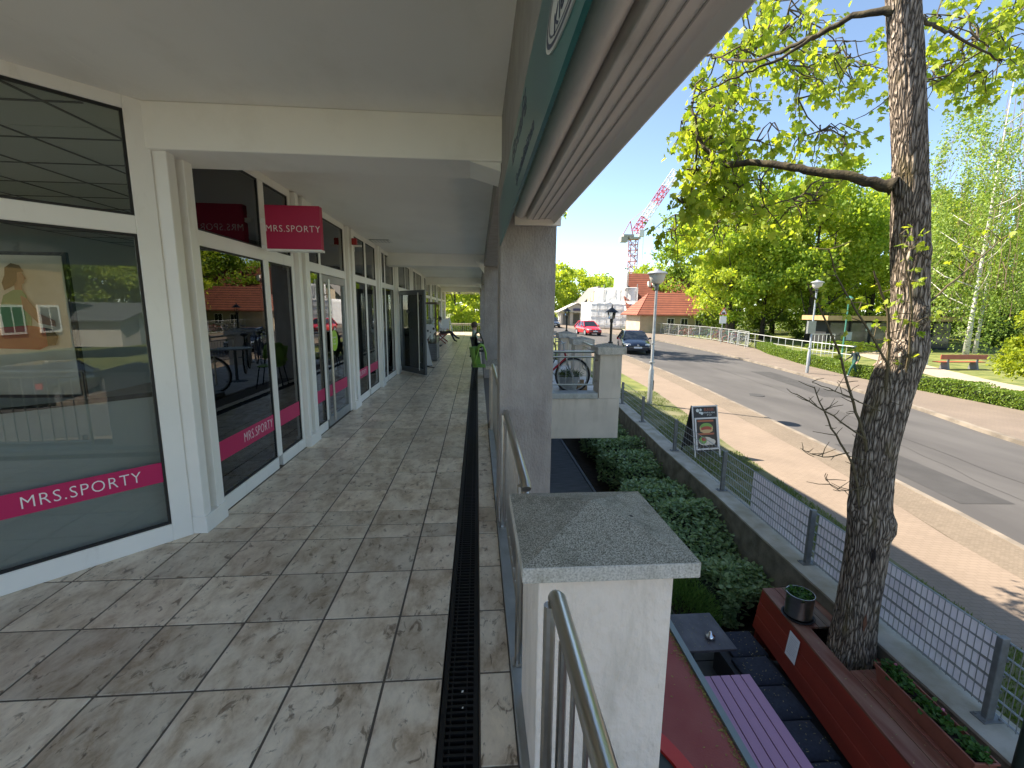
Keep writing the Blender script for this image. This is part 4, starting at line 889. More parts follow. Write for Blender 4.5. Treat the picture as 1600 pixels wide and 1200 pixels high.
def wound(x, z, w, h, m_, dy=-.205):
    mb = MB(); k = 14
    mb.v.append((x, 3.42 + dy - .006, z))
    for i in range(k):
        a = 2 * pi * i / k; mb.v.append((x + w * cos(a) * (1 - .3 * abs(sin(a))), 3.42 + dy + .012, z + h * sin(a)))
    for i in range(k): mb.f.append((0, 1 + i, 1 + (i + 1) % k)); mb.mi.append(0)
    return mb
wound(3.36, -.40, .022, .075, hm, -.158).build('hollow', hm, trunk)
wound(3.37, -1.03, .02, .085, wm, -.163).build('wound', wm, trunk)
# limbs and twigs
bkd = mat('dark_limb_bark', (.03, .024, .016), .95, col2=(.10, .08, .04), vscale=14, bump=.8, bscale=40, dist=.01)
LIMB = [
 [((3.20, 3.42, 2.60), .085), ((2.95, 3.55, 2.70), .075), ((2.72, 3.75, 2.80), .068), ((2.50, 4.0, 2.92), .06), ((2.28, 4.3, 2.98), .052), ((2.18, 4.5, 2.95), .042), ((2.12, 4.6, 2.80), .03)],
 [((2.30, 4.3, 2.98), .04), ((2.12, 4.4, 3.2), .034), ((2.1, 4.6, 3.55), .026), ((2.2, 4.8, 3.9), .016)],
 [((2.12, 4.5, 2.95), .03), ((2.08, 4.4, 3.1), .022), ((2.02, 4.3, 3.3), .014)],
 [((3.02, 3.42, 3.80), .055), ((2.85, 3.6, 3.85), .045), ((2.7, 3.9, 3.84), .038), ((2.6, 4.4, 3.95), .03), ((2.5, 4.9, 4.2), .02), ((2.4, 5.2, 4.4), .012)],
 [((2.75, 3.8, 3.86), .03), ((2.5, 3.9, 3.7), .024), ((2.2, 4.0, 3.6), .016), ((1.9, 4.2, 3.5), .01)],
 [((3.15, 3.45, 3.75), .05), ((3.3, 3.6, 3.85), .042), ((3.6, 3.8, 3.98), .036), ((3.95, 4.0, 4.05), .03), ((4.4, 4.2, 4.1), .024), ((4.9, 4.3, 4.0), .014)],
 [((2.98, 3.42, 4.3), .06), ((2.8, 3.8, 4.7), .05), ((3.0, 4.6, 5.0), .04), ((3.2, 5.4, 5.1), .025)],
 [((2.95, 3.4, 5.1), .06), ((2.4, 3.2, 5.6), .045), ((1.9, 3.2, 6.0), .03)], [((3.0, 3.4, 5.8), .05), ((3.6, 3.2, 6.3), .035), ((4.2, 3.3, 6.7), .02)],
]
lim = []
for Lm in LIMB:
    c = cr(Lm, 6); mb = MB(); jp = [p + Vector((random.gauss(0, .006), random.gauss(0, .006), random.gauss(0, .006))) for p, _ in c]
    mb.tube(jp, [max(.005, r_ * .48 * (1 + .8 * math.exp(-i_ * .9))) for i_, (_, r_) in enumerate(c)], 12); mb.build('limb', bkd, tree, smooth=True); lim += list(zip(jp, [r_ for _, r_ in c]))
lim += [(p, r_) for p, r_ in pts if p.z > 4.3]
BLOB = [(2.93, 5, 4.45, .50, 26), (2.6, 5, 4.0, .42, 22), (3.55, 5.5, 4.75, .6, 30), (4.2, 5.5, 4.55, .5, 24), (3.55, 5, 4.0, .5, 24), (4.3, 5, 4.05, .36, 12),
        (2.24, 4.5, 3.35, .30, 20), (2.3, 4.7, 3.50, .42, 20), (2.75, 5, 3.75, .44, 18), (2.2, 4.35, 2.95, .28, 17), (2.16, 4.4, 2.7, .2, 10), (2.3, 4.6, 3.05, .42, 16), (2.22, 4.6, 2.7, .36, 14), (2.55, 4.6, 2.85, .40, 14), (2.6, 4.6, 3.2, .3, 16), (2.95, 4.7, 2.75, .40, 14), (2.85, 4.5, 3.1, .28, 8), (3.8, 5, 3.35, .42, 18), (3.6, 4.6, 2.95, .28, 12), (3.5, 5, 2.7, .4, 14), (2.85, 5.2, 2.65, .46, 13), (2.4, 5.2, 2.62, .46, 13),
        (5.0, 5, 4.65, .42, 18), (5.15, 5, 4.3, .36, 14), (5.5, 5, 4.45, .36, 16), (5.7, 5, 4.75, .36, 14), (5.3, 5, 4.0, .25, 7), (5.95, 5, 4.35, .3, 12), (4.75, 4.8, 4.0, .3, 8),
        (3.6, 3.4, 6.4, 1.0, 14), (3.0, 3.3, 7.6, 1.0, 16), (4.4, 3.3, 6.6, .8, 10), (3.4, 5.2, 5.6, .7, 10)]
M['maple'] = leafmat('maple_leaf', (.22, .35, .035), (.48, .56, .08), .6, .5)
tws = {}; lv = MB()   # every twig starts inside a limb
LF = [(0, 0), (.32, .05), (.62, -.02 + .2), (.40, .34), (.50, .68), (.24, .62), (0, 1.0), (-.24, .62), (-.50, .68), (-.40, .34), (-.62, .18), (-.32, .05)]
def mleaf(mb, p, d, n_, sz):
    s = d.cross(n_).normalized(); k = len(mb.v)
    for u, v in LF: mb.v.append(tuple(p + s * u * sz + d * v * sz - n_ * sz * (.35 * u * u + .25 * v * v)))
    mb.f += [(k, k + 1, k + 2, k + 3, k + 4, k + 5, k + 6), (k, k + 6, k + 7, k + 8, k + 9, k + 10, k + 11)]; mb.mi += [0, 0]
for bx, by, bz, br, bn in BLOB:
    tw = tws.setdefault('top' if bz > 5.2 else 'right' if bx > 4.65 else 'mid' if bx > 3.4 else 'left', MB())
    for k in range(bn):
        d = rdir(); q = Vector((bx, by, bz)) + d * br * random.random() ** .45
        b = min(lim, key=lambda l: (l[0] - q).length - (.0 if l[1] > .01 else 0))
        mid = (b[0] + q) / 2 + rdir() * .08 + Vector((0, 0, .05))
        tw.tube([b[0], (b[0] + mid) / 2 + rdir() * .03, mid, (mid + q) / 2 + rdir() * .03, q], [.009, .008, .006, .005, .003], 4, False)
        if k % 3 == 0: lim.append((mid, .006))
        for j in range(random.randint(8, 12)):
            p = q + rdir() * random.uniform(.02, .14); dd = (rdir(-1, .3) + Vector((0, 0, -.5))).normalized()
            mleaf(lv, p, dd, (rdir(0, 1) + Vector((0, 0, .4))).normalized(), random.uniform(.045, .078))
# bare sprout shoots at the side of the trunk
SP = [[((3.36, 3.38, .35), .017), ((3.33, 3.36, .75), .015), ((3.30, 3.34, 1.2), .012), ((3.20, 3.32, 1.65), .010), ((3.02, 3.3, 1.95), .006)],
      [((3.30, 3.38, .3), .016), ((3.2, 3.36, .62), .013), ((3.0, 3.34, 1.0), .011), ((2.78, 3.32, 1.45), .009), ((2.5, 3.3, 1.85), .005)],
      [((3.27, 3.36, -.05), .012), ((3.1, 3.33, .4), .009), ((2.85, 3.3, .72), .007), ((2.66, 3.3, 1.05), .004)],
      [((3.31, 3.34, 1.2), .009), ((3.05, 3.3, 1.5), .008), ((2.75, 3.28, 1.85), .006), ((2.6, 3.25, 2.1), .004)],
      [((3.42, 3.3, 1.1), .010), ((3.36, 3.26, 1.55), .008), ((3.2, 3.2, 1.95), .006), ((3.05, 3.15, 2.2), .004)],
      [((3.2, 3.33, .6), .007), ((2.85, 3.3, .82), .006), ((2.5, 3.28, 1.0), .004)], [((3.28, 3.33, .85), .006), ((2.9, 3.3, 1.0), .005), ((2.62, 3.28, 1.1), .003)],
      [((3.62, 3.4, 1.72), .008), ((4.0, 3.5, 1.98), .007), ((4.45, 3.6, 2.3), .004)], [((3.05, 3.32, .5), .005), ((2.8, 3.3, .48), .004), ((2.6, 3.3, .55), .002)], [((3.24, 3.34, .2), .004), ((3.0, 3.3, .18), .003), ((2.86, 3.3, .28), .002)]]
sh = MB()
for s_ in SP:
    c = cr(s_, 5); sh.tube([p + rdir() * .006 for p, _ in c], [r_ for _, r_ in c], 6, False)
    for p, r_ in c[3:]:
        for q in range(2):
            if random.random() < .5:
                d = (rdir(-.1, .8)); l = random.uniform(.05, .18); e_ = p + d * l; sh.tube([p, (p + e_) / 2 + rdir() * .01, e_], [.004, .003, .002], 4, False)
                if p.z > 1.15:
                    for j in range(3): mleaf(lv, e_ + rdir() * .02, (rdir(-1, .3)).normalized(), rdir(.2, 1), random.uniform(.03, .05))
sh.build('shoots', mat('shoot_bark', (.12, .095, .05), .9), tree); tb_ = mat('twig_bark', (.09, .07, .045), .9); [q_.build('twigs', tb_, tree) for q_ in tws.values()]; lv.build('leaves', M['maple'], tree)
# ================================================================== STREET
KNt = [(-40, 5.2), (-15, 5.6), (0, 6.4), (4.9, 7.15), (6.6, 7.5), (8.3, 7.75), (10.4, 8.0), (13.2, 8.3), (16.2, 8.6), (21, 8.95), (28, 9.15), (34, 9.2), (42, 9.1), (50, 8.4), (60, 7.2), (72, 5), (110, -8)]
KFt = [(-40, 11.5), (0, 12.0), (8, 13.1), (10, 13.6), (14.3, 14.9), (18.4, 15.7), (22, 16.3), (26, 16.8), (32, 17.3), (40, 17.2), (48, 16.2), (58, 14.4), (72, 11.5), (110, 0)]
HLt = [(-40, 18.5), (0, 18.8), (13.3, 18.5), (17, 18.4), (20.4, 18.5), (24.5, 19.2), (30, 20.8), (36, 23.2), (45, 24.2), (55, 23), (65, 20), (110, 8)]
K1 = lambda y: lerp_tab(KNt, y); K2 = lambda y: lerp_tab(KFt, y); HL = lambda y: lerp_tab(HLt, y)
def ribbon(name, fl, fr, y0, y1, dz, m_, nx=4, step=1.0, kind='structure'):
    mb = MB(); n = int((y1 - y0) / step); rows = []
    for i in range(n + 1):
        y = y0 + (y1 - y0) * i / n; a, b = fl(y), fr(y)
        for j in range(nx + 1): x = a + (b - a) * j / nx; mb.v.append((x, y, G(x, y) + dz))
    for i in range(n):
        for j in range(nx): k = i * (nx + 1) + j; mb.f.append((k, k + 1, k + nx + 2, k + nx + 1)); mb.mi.append(0)
    return struct(mb.build(name, m_, smooth=True), kind)
M['grass'] = mat('lawn', (.075, .105, .018), .95, col2=(.20, .21, .055), vscale=1.3, bump=.5, bscale=30, detail=9)
M['asphalt'] = mat('asphalt', (.068, .064, .062), .9, col2=(.098, .093, .089), vscale=.8, bump=.25, bscale=140, dist=.004, stretch=(1, .35, 1), detail=10)
# pavers: small brick pattern
def paver(name, c1, c2, mort, sc, rot=0.):
    m = bpy.data.materials.new(name); m.use_nodes = True; N, L = nodes_of(m); P = N["Principled BSDF"]; P.inputs["Roughness"].default_value = .92
    tc = N.new("ShaderNodeTexCoord"); mp = N.new("ShaderNodeMapping"); mp.inputs["Rotation"].default_value = (0, 0, rot); L.new(tc.outputs["Object"], mp.inputs[0])
    b = N.new("ShaderNodeTexBrick"); b.inputs["Scale"].default_value = sc; b.inputs["Color1"].default_value = (*c1, 1); b.inputs["Color2"].default_value = (*c2, 1); b.inputs["Mortar"].default_value = (*mort, 1); b.inputs["Mortar Size"].default_value = .018; b.inputs["Brick Width"].default_value = .5; b.inputs["Row Height"].default_value = .25
    L.new(mp.outputs[0], b.inputs["Vector"])
    no = N.new("ShaderNodeTexNoise"); no.inputs["Scale"].default_value = .9; no.inputs["Detail"].default_value = 8; L.new(mp.outputs[0], no.inputs["Vector"])
    mr = N.new("ShaderNodeMapRange"); mr.inputs[3].default_value = .75; mr.inputs[4].default_value = 1.25; L.new(no.outputs["Fac"], mr.inputs[0])
    hs = N.new("ShaderNodeHueSaturation"); L.new(b.outputs["Color"], hs.inputs["Color"]); L.new(mr.outputs[0], hs.inputs["Value"]); L.new(hs.outputs[0], P.inputs["Base Color"])
    return m
M['walk'] = paver('beige_pavers', (.225, .174, .13), (.245, .19, .143), (.19, .147, .108), 4.0, .15)
M['walk2'] = paver('far_pavers', (.18, .142, .112), (.195, .155, .12), (.155, .125, .10), 4.0, .1)
M['cobble'] = paver('cobble_strip', (.17, .135, .097), (.215, .17, .125), (.125, .10, .072), 9.0, .15)
M['kerb'] = mat('kerb_stone', (.20, .17, .135), .9, var=.3, vscale=2.2, bump=.4, bscale=40, detail=9)
M['kerbdark'] = mat('kerb_stone_grey', (.17, .155, .135), .9, var=.2, vscale=3, bump=.3, bscale=40)
RD = -.09
ribbon('ground', lambda y: Wx(y) + .1, lambda y: 60, -60, 15.2, -.17, M['grass'], 14)
ribbon('ground', lambda y: .62, lambda y: 60, 15.2, 34, -.17, M['grass'], 16)
ribbon('ground', lambda y: -60, lambda y: 60, 34, 120, -.17, M['grass'], 24, 2)
mb = MB()
for (x0, x1, y0, y1) in ((60, 1500, -60, 120), (-1500, 1500, 120, 1800), (-1500, -60, 34, 120), (-60, 1500, -900, -60), (-1500, -9.2, -900, 34)):
    k = len(mb.v)
    mb.v += [(x0, y0, -1.31), (x1, y0, -1.31), (x1, y1, -1.31), (x0, y1, -1.31)]; mb.f.append((k, k + 1, k + 2, k + 3)); mb.mi.append(0)
struct(mb.build('ground', M['grass']))
ribbon('road', K1, K2, -58, 110, RD, M['asphalt'], 6)
ribbon('sidewalk', lambda y: Wx(y) + 1.05 + .06 * (y - 3 if y > 3 else 0), lambda y: K1(y) - .85, -58, 15.2, .0, M['walk'], 4)
ribbon('sidewalk', lambda y: 6.27 + .03 * (y - 15.2), lambda y: K1(y) - .85, 15.2, 110, .0, M['walk'], 4)
ribbon('cobble_strip', lambda y: K1(y) - .85, lambda y: K1(y) - .1, -58, 110, .001, M['cobble'], 2)
ribbon('sidewalk', lambda y: K2(y) + .14, HL, -58, 110, .004, M['walk2'], 4)
def kerb(f, d0, d1, m_, y0=-58, y1=110):
    mb = MB(); n = int((y1 - y0)); P_ = []
    for i in range(n + 1):
        y = y0 + (y1 - y0) * i / n; x = f(y); a, b = x + d0, x + d1; z = G(x, y)
        P_.append([(a, y, z + RD - .05), (a, y, z + .014), (b, y, z + .014), (b, y, z + RD - .05)])
    for p, q in zip(P_[:-1], P_[1:]):
        k = len(mb.v); mb.v += p + q
        mb.f += [(k, k + 1, k + 5, k + 4), (k + 1, k + 2, k + 6, k + 5), (k + 2, k + 3, k + 7, k + 6)]; mb.mi += [0, 0, 0]
    return mb
struct(kerb(K1, -.1, .015, M['kerb']).build('kerb', M['kerb'])); struct(kerb(K2, -.015, .14, M['kerbdark']).build('kerb', M['kerb']))
# paving strip in front of verge is the sidewalk edge; grass verge between wall and sidewalk
ribbon('verge', lambda y: Wx(y) + .121, lambda y: Wx(y) + 1.05 + .06 * (y - 3 if y > 3 else 0), -30, 15.2, .006, mat('verge_soil', (.085, .10, .03), .95, col2=(.17, .16, .085), vscale=2.2, bump=.6, bscale=40, detail=9), 3)
def grassblades(name, fl, fr, y0, y1, n, h, m_):
    mb = MB()
    for k in range(n):
        y = y0 + (y1 - y0) * random.random() ** 1.3; x = fl(y) + (fr(y) - fl(y)) * random.random(); z = G(x, y) + .004
        if mnoise.noise(Vector((x * 1.2, y * 1.2, 0))) < -.12: continue
        a = random.uniform(0, 2 * pi); w_ = random.uniform(.004, .008); hh = h * random.uniform(.4, 1); l = random.uniform(0, .6) * hh; b = random.uniform(0, 2 * pi)
        k0 = len(mb.v); mb.v += [(x - w_ * cos(a), y - w_ * sin(a), z), (x + w_ * cos(a), y + w_ * sin(a), z), (x + l * cos(b), y + l * sin(b), z + hh)]; mb.f.append((k0, k0 + 1, k0 + 2)); mb.mi.append(0)
    return struct(mb.build(name, m_), 'stuff')
M['blade'] = leafmat('grass_blade', (.07, .12, .02), (.17, .24, .05), .35)
grassblades('verge_grass', lambda y: Wx(y) + .13, lambda y: Wx(y) + 1.05 + .06 * (y - 3 if y > 3 else 0), 1.2, 15, 22000, .06, M['blade'])
M['patch'] = mat('asphalt_patch', (.052, .05, .049), .9, var=.12, vscale=2, bump=.3, bscale=120)
ribbon('road_patch', lambda y: K1(y) + .5, lambda y: K1(y) + 1.5, 6.4, 9.6, RD + .004, M['patch'], 2)
ribbon('road_patch', lambda y: K2(y) - 2.2, lambda y: K2(y) - 1.1, 15.5, 22, RD + .004, M['patch'], 2)
ribbon('road_seam', lambda y: (K1(y) + K2(y)) / 2 + .03 * sin(y * 3), lambda y: (K1(y) + K2(y)) / 2 + .03 * sin(y * 3) + .022, 2, 60, RD + .005, M['patch'], 1, .3)
ribbon('road_crack', lambda y: 9.9 + .35 * mnoise.noise(Vector((y * .9, 0, 0))) + .25 * (y - 9), lambda y: 9.915 + .35 * mnoise.noise(Vector((y * .9, 0, 0))) + .25 * (y - 9), 6, 14, RD + .005, M['patch'], 1, .2)
# lawn path across the street
ribbon('park_path', lambda y: lerp_tab([(5, 21.3), (14, 22.2), (20, 23.7), (24, 25.2), (30, 28), (40, 34)], y), lambda y: lerp_tab([(5, 23.2), (14, 24.3), (20, 26), (24, 27.6), (30, 30.6), (40, 36.5)], y), 5, 40, -.05, mat('gravel_path', (.36, .30, .22), .95, var=.1, vscale=3), 3)
ribbon('lawn', lambda y: HL(y) + .9, lambda y: 60, -30, 75, -.08, M['grass'], 12)
# manhole + crack lines
t = thing('manhole_cover', 'round dark drain cover set into the road near the kerb', 'manhole', (10.2, 15.5, G(10.2, 15.5) + RD))
mb = MB(); mb.lathe([(.32, G(10.2, 15.5) + RD - .02), (.32, G(10.2, 15.5) + RD + .006)], (10.2, 15.5, 0), 24); mb.build('cover', mat('cast_iron_cover', (.05, .05, .05), .9), t)
ribbon('verge', lambda y: 4.3, lambda y: 6.28 + .03 * (y - 15.2), 15.2, 60, -.004, M['grass'], 3)

# ------------------------------------------------------------------ street lamps
M['lampglass'] = mat('lamp_globe', (.62, .60, .52), .25)
def street_lamp(label, x, y, h, name='street_lamp'):
    z = G(x, y) + .002; t = thing(name, label, 'street lamp', (x, y, z), 'street lamps with bowl heads')
    mb = MB(); mb.lathe([(.075, z), (.075, z + 1.05), (.045, z + 1.12), (.037, z + h - .6)], (x, y, 0), 16); mb.lathe([(.085, z + 1.28), (.085, z + 1.31)], (x, y, 0), 14); mb.lathe([(.06, z + 1.85), (.06, z + 1.87)], (x, y, 0), 14)
    mb.build('pole', M['galv'], t, smooth='auto')
    mb = MB(); mb.box(x + .07, x + .078, y - .06, y + .06, z + .45, z + .75); mb.build('service_door', M['galvdark'], t)
    H = z + h
    mb = MB(); mb.lathe([(.04, H - .62), (.055, H - .6), (.065, H - .45), (.12, H - .42)], (x, y, 0), 20); mb.build('collar', M['galvdark'], t, smooth='auto')
    mb = MB(); mb.lathe([(.12, H - .42), (.19, H - .34), (.225, H - .22), (.235, H - .14), (.20, H - .125)], (x, y, 0), 28); mb.build('globe', M['lampglass'], t, smooth='auto')
    mb = MB(); mb.lathe([(.29, H - .15), (.295, H - .13), (.24, H - .085), (.10, H - .05), (.08, H - .02), (.001, H)], (x, y, 0), 28); mb.build('hood', M['galv'], t, smooth='auto')
    return t
street_lamp('grey street lamp on the near sidewalk, between the terrace and the burger board', 5.23, 13.02, 4.02)
l2 = street_lamp('grey street lamp on the far sidewalk in front of the low green hedge', 16.7, 21.35, 4.63)
mb = MB(); zz = G(16.7, 21.35); mb.box(16.45, 16.85, 21.30, 21.42, zz + 2.0, zz + 2.62); mb.build('box', M['alu'], l2)
def park_lamp(x, y, h, label):
    z = G(x, y) - .1; t = thing('park_lamp', label, 'street lamp', (x, y, z)); g_ = mat('park_lamp_green', (.06, .22, .17), .5)
    mb = MB(); mb.lathe([(.07, z), (.05, z + .8), (.04, z + h - .5)], (x, y, 0), 10); mb.build('pole', g_, t)
    mb = MB(); mb.lathe([(.10, z + h - .5), (.2, z + h - .15)], (x, y, 0), 10); mb.build('globe', M['lampglass'], t)
    mb = MB(); mb.lathe([(.26, z + h - .16), (.1, z + h - .03), (.001, z + h)], (x, y, 0), 10); mb.build('hood', g_, t)
park_lamp(25.6, 29.6, 4.4, 'green park lamp in front of the dark pavilion')
# ------------------------------------------------------------------ sandwich board
t = thing('sandwich_board', 'folding sandwich board advertising burgers and wraps beside the fence', 'sign board', (4.55, 8.5, -1.23))
z0 = -1.235; MB_ = Matrix.Translation((4.56, 8.42, z0)) @ Matrix.Rotation(radians(8), 4, 'Z')
tilt = radians(13)
wf = mat('board_frame_white', (.62, .62, .64), .4, .3); bf = mat('board_black', (.03, .03, .035), .6)
FR = MB_ @ Matrix.Translation((0, -.16, 0)) @ Matrix.Rotation(-tilt, 4, 'X'); BK = MB_ @ Matrix.Translation((0, .32, 0)) @ Matrix.Rotation(tilt * 1.0, 4, 'X')
def bbx(m4, *b): mb = MB(); mb.box(*b); return mb.xf(m4)
mb = MB()
for s in (-.29, .265): mb.box(s, s + .025, -.012, .012, 0, 1.04)
mb.box(-.265, .265, -.012, .012, 1.015, 1.04)
mb.xf(FR).build('front_legs', wf, t)
mb = MB(); 
for a in ((-.255, -.225, -.03, -.012, .16, .80), (.225, .255, -.03, -.012, .16, .80), (-.225, .225, -.03, -.012, .16, .19), (-.225, .225, -.03, -.012, .77, .80)): mb.box(*a)
mb.xf(FR).build('poster_frame', wf, t)
bbx(FR, -.264, .264, -.010, .006, .81, 1.014).build('header_panel', bf, t)
bbx(FR, -.264, .264, -.0095, .0055, .12, .809).build('back_panel', bf, t)
p = bbx(FR, -.224, .224, -.016, -.011, .191, .769).build('poster', mat('poster_brown', (.035, .028, .024), .5), t)
orr = mat('poster_orange', (.42, .12, .06), .6); bun = mat('bun', (.62, .42, .2), .6); let = mat('lettuce', (.2, .36, .08), .6); meat = mat('filling_red', (.45, .08, .05), .6); wrp = mat('wrap_cream', (.68, .6, .5), .6); gl = mat('print_light', (.62, .66, .66), .6)
def disc(m4, cx, cz, rx, rz, y, mm, nm, a0=0, a1=360, n=24):
    mb = MB(); mb.prism([(cx + rx * cos(radians(a0 + (a1 - a0) * k / n)), cz + rz * sin(radians(a0 + (a1 - a0) * k / n))) for k in range(n if a1 - a0 == 360 else n + 1)], y - .0012, y, 'y'); mb.xf(m4).build(nm, mm, p)
bbx(FR, -.19, .17, -.0185, -.0165, .715, .75).build('printed_banner', orr, p); bbx(FR, -.19, .17, -.0185, -.0165, .455, .49).build('printed_banner', orr, p)
disc(FR, 0, .585, .15, .105, -.0165, bun, 'printed_roll'); disc(FR, 0, .62, .13, .07, -.0180, let, 'printed_lettuce'); disc(FR, .0, .575, .12, .05, -.0195, meat, 'printed_filling'); disc(FR, 0, .53, .14, .03, -.021, bun, 'printed_roll')
disc(FR, -.03, .33, .16, .085, -.0165, wrp, 'printed_wrap'); disc(FR, -.09, .35, .085, .075, -.0180, let, 'printed_lettuce'); disc(FR, -.07, .37, .05, .04, -.0195, meat, 'printed_filling'); disc(FR, .1, .31, .09, .06, -.018, wrp, 'printed_wrap')
text('header_text', 'BURGER', .085, FR @ frame_m((.09, -.0115, .955), (1, 0, 0), (0, 0, 1)), orr, t, .0005, 1.0, .72)
text('header_text', 'WRAPS & MEHR', .042, FR @ frame_m((.09, -.0115, .893), (1, 0, 0), (0, 0, 1)), gl, t, .0005, 1.0, .9); text('header_text', '& CO', .042, FR @ frame_m((.09, -.0115, .85), (1, 0, 0), (0, 0, 1)), gl, t, .0005)
mb = MB()
for cx, cz, r_ in ((-.17, .945, .035), (-.10, .955, .025), (-.12, .90, .022), (-.075, .885, .03)): mb.prism([(cx + r_ * cos(2 * pi * k / 14), cz + r_ * sin(2 * pi * k / 14)) for k in range(14)], -.0125, -.0105, 'y')
mb.xf(FR).build('header_mark', gl, t)
mb = MB()
for s in (-.29, .265): mb.box(s, s + .025, -.012, .012, 0, 1.04)
mb.box(-.264, .264, -.006, .006, .12, 1.01); mb.xf(BK).build('rear_leaf', bf, t)

# ------------------------------------------------------------------ cars
M['tyre'] = mat('tyre_rubber', (.015, .015, .016), .85); M['rimm'] = mat('alloy_rim', (.5, .5, .52), .35, .8); M['carglass'] = mat('car_glass', (.02, .025, .03), .08, spec=.8); M['plate'] = mat('number_plate', (.75, .75, .75), .4); M['headl'] = mat('headlamp', (.75, .78, .8), .15, spec=.9); M['tail'] = mat('tail_lamp', (.3, .01, .01), .25); M['blackplastic'] = mat('black_plastic', (.02, .02, .022), .55)
def car(label, col, loc, rz, L_=4.2, Wd=1.78, H=1.45, group='cars on the road', metal=.25, small=False, emblem='ring', detail=True):
    """local: nose towards -y"""
    t = thing('car', label, 'car', (0, 0, 0), group)
    pm = mat('car_paint', col, .22, metal, spec=.7)
    pm.node_tree.nodes["Principled BSDF"].inputs["Coat Weight"].default_value = .6
    hw = Wd / 2; hl = L_ / 2
    # lower body sections along y: (y, half width, z low, z belt edge, z centre)
    sec = [(-hl, hw * .72, .34, .52, .56), (-hl + .05, hw * .84, .24, .60, .66), (-hl + .22, hw * .93, .20, .66, .75), (-hl + .6, hw * .98, .19, .78, .86), (-hl + 1.0, hw, .19, .86, .94), (-hl + 1.3, hw, .19, .90, .97), (0, hw, .19, .93, .99), (hl - .9, hw, .19, .95, 1.0), (hl - .35, hw * .97, .20, .96, 1.0), (hl - .08, hw * .9, .26, .93, .97), (hl, hw * .8, .36, .86, .9)]
    mb = MB(); n = 0
    for (y, w, zl, zb, zc) in sec:
        half = [(0, zl), (w * .86, zl), (w * .97, zl + .08), (w, zl + (zb - zl) * .5), (w * .985, zb - .10), (w * .93, zb), (w * .6, zc - .01), (0, zc)]
        ring = [(x, y, z) for x, z in half] + [(-x, y, z) for x, z in half[-2:0:-1]]
        n = len(ring); mb.v += ring
    for i in range(len(sec) - 1):
        for j in range(n): a = i * n + j; b = i * n + (j + 1) % n; mb.f.append((a, a + n, b + n, b)); mb.mi.append(0)
    mb.f += [tuple(range(n)), tuple((len(sec) - 1) * n + j for j in range(n - 1, -1, -1))]; mb.mi += [0, 0]
    b = mb.build('body', pm, t, smooth='auto', fixn=True)
    sub = b.modifiers.new('s', 'SUBSURF'); sub.levels = 1; sub.render_levels = 1
    # greenhouse
    ws, rf, rr, re = -hl + 1.05, -hl + 1.80, hl - .75, hl - .18
    zb = .93; zr = H
    def gh(off):  # rings base / roof
        base = [(-hw * .93 + off, ws + .02), (-hw * .95 + off, 0), (-hw * .9 + off, re), (hw * .9 - off, re), (hw * .95 - off, 0), (hw * .93 - off, ws + .02)]
        roof = [(-hw * .68 + off, rf), (-hw * .72 + off, 0), (-hw * .66 + off, rr), (hw * .66 - off, rr), (hw * .72 - off, 0), (hw * .68 - off, rf)]
        return base, roof
    ba, ro = gh(0)
    mb = MB(); mb.v += [(x, y, zb - .02) for x, y in ba] + [(x, y, zr - .05) for x, y in ro]
    for i in range(6): mb.f.append((i, (i + 1) % 6, (i + 1) % 6 + 6, i + 6)); mb.mi.append(0)
    mb.build('windows', M['carglass'], t, smooth=False, fixn=True)
    mb = MB(); k = [(x * .97, y) for x, y in ro]; mb.v += [(x * 1.02, y + (.02 if y > 0 else -.02), zr - .065) for x, y in ro] + [(x * .95, y * .96 + .02, zr - .015) for x, y in ro] + [(x * .5, y * .8 + .05, zr) for x, y in ro]
    for r_ in range(2):
        for i in range(6): mb.f.append((r_ * 6 + i, r_ * 6 + (i + 1) % 6, r_ * 6 + (i + 1) % 6 + 6, r_ * 6 + i + 6)); mb.mi.append(0)
    mb.f.append(tuple(range(12, 18))); mb.mi.append(0)
    mb.build('roof', pm, t, smooth='auto', fixn=True)
    mb = MB()
    for i in (0, 2, 3, 5): mb.tube([(ba[i][0], ba[i][1], zb - .02), (ro[i][0], ro[i][1], zr - .05)], .038 if i in (0, 5) else .075, 6)
    for s in (1, -1): mb.tube([(s * hw * .945, .12, zb), (s * hw * .715, .12, zr - .05)], .03, 6); mb.tube([(s * hw * .925, .95, zb), (s * hw * .70, .9, zr - .05)], .04, 6)
    mb.build('pillars', pm, t)
    for sy in (-hl + .82, hl - .78):
        for s in (-1, 1):
            x = s * (hw - .11); r_ = .315
            mb = MB(); mb.lathe([(r_ - .1, -.11), (r_ - .02, -.115), (r_, -.09), (r_, .09), (r_ - .02, .115), (r_ - .1, .11)], (x, sy, r_), 24, 'x'); w = mb.build('wheel', M['tyre'], t, smooth='auto')
            mb = MB(); mb.lathe([(.21, -.118), (.2, -.10), (.05, -.10), (.04, -.12)] if s < 0 else [(.04, .12), (.05, .10), (.2, .10), (.21, .118)], (x, sy, r_), 20, 'x')
            for k in range(5):
                a = 2 * pi * k / 5; mb.bar((x + s * .112, sy + .04 * cos(a), r_ + .04 * sin(a)), (x + s * .112, sy + .2 * cos(a), r_ + .2 * sin(a)), .05, .015, (1, 0, 0))
            mb.build('rim', M['rimm'], w)
            mb = MB(); mb.lathe([(.36, 0), (.36, .02)] if s > 0 else [(.36, -.02), (.36, 0)], (s * (hw - .015), sy, r_ + .01), 24, 'x'); mb.build('wheel_arch', M['blackplastic'], t)
    y = -hl
    mb = MB(); mb.box(-hw * .62, hw * .62, y - .012, y + .1, .50, .565); mb.box(-hw * .70, hw * .70, y - .005, y + .1, .26, .38); mb.build('grille', M['blackplastic'], t, bevel=.01)
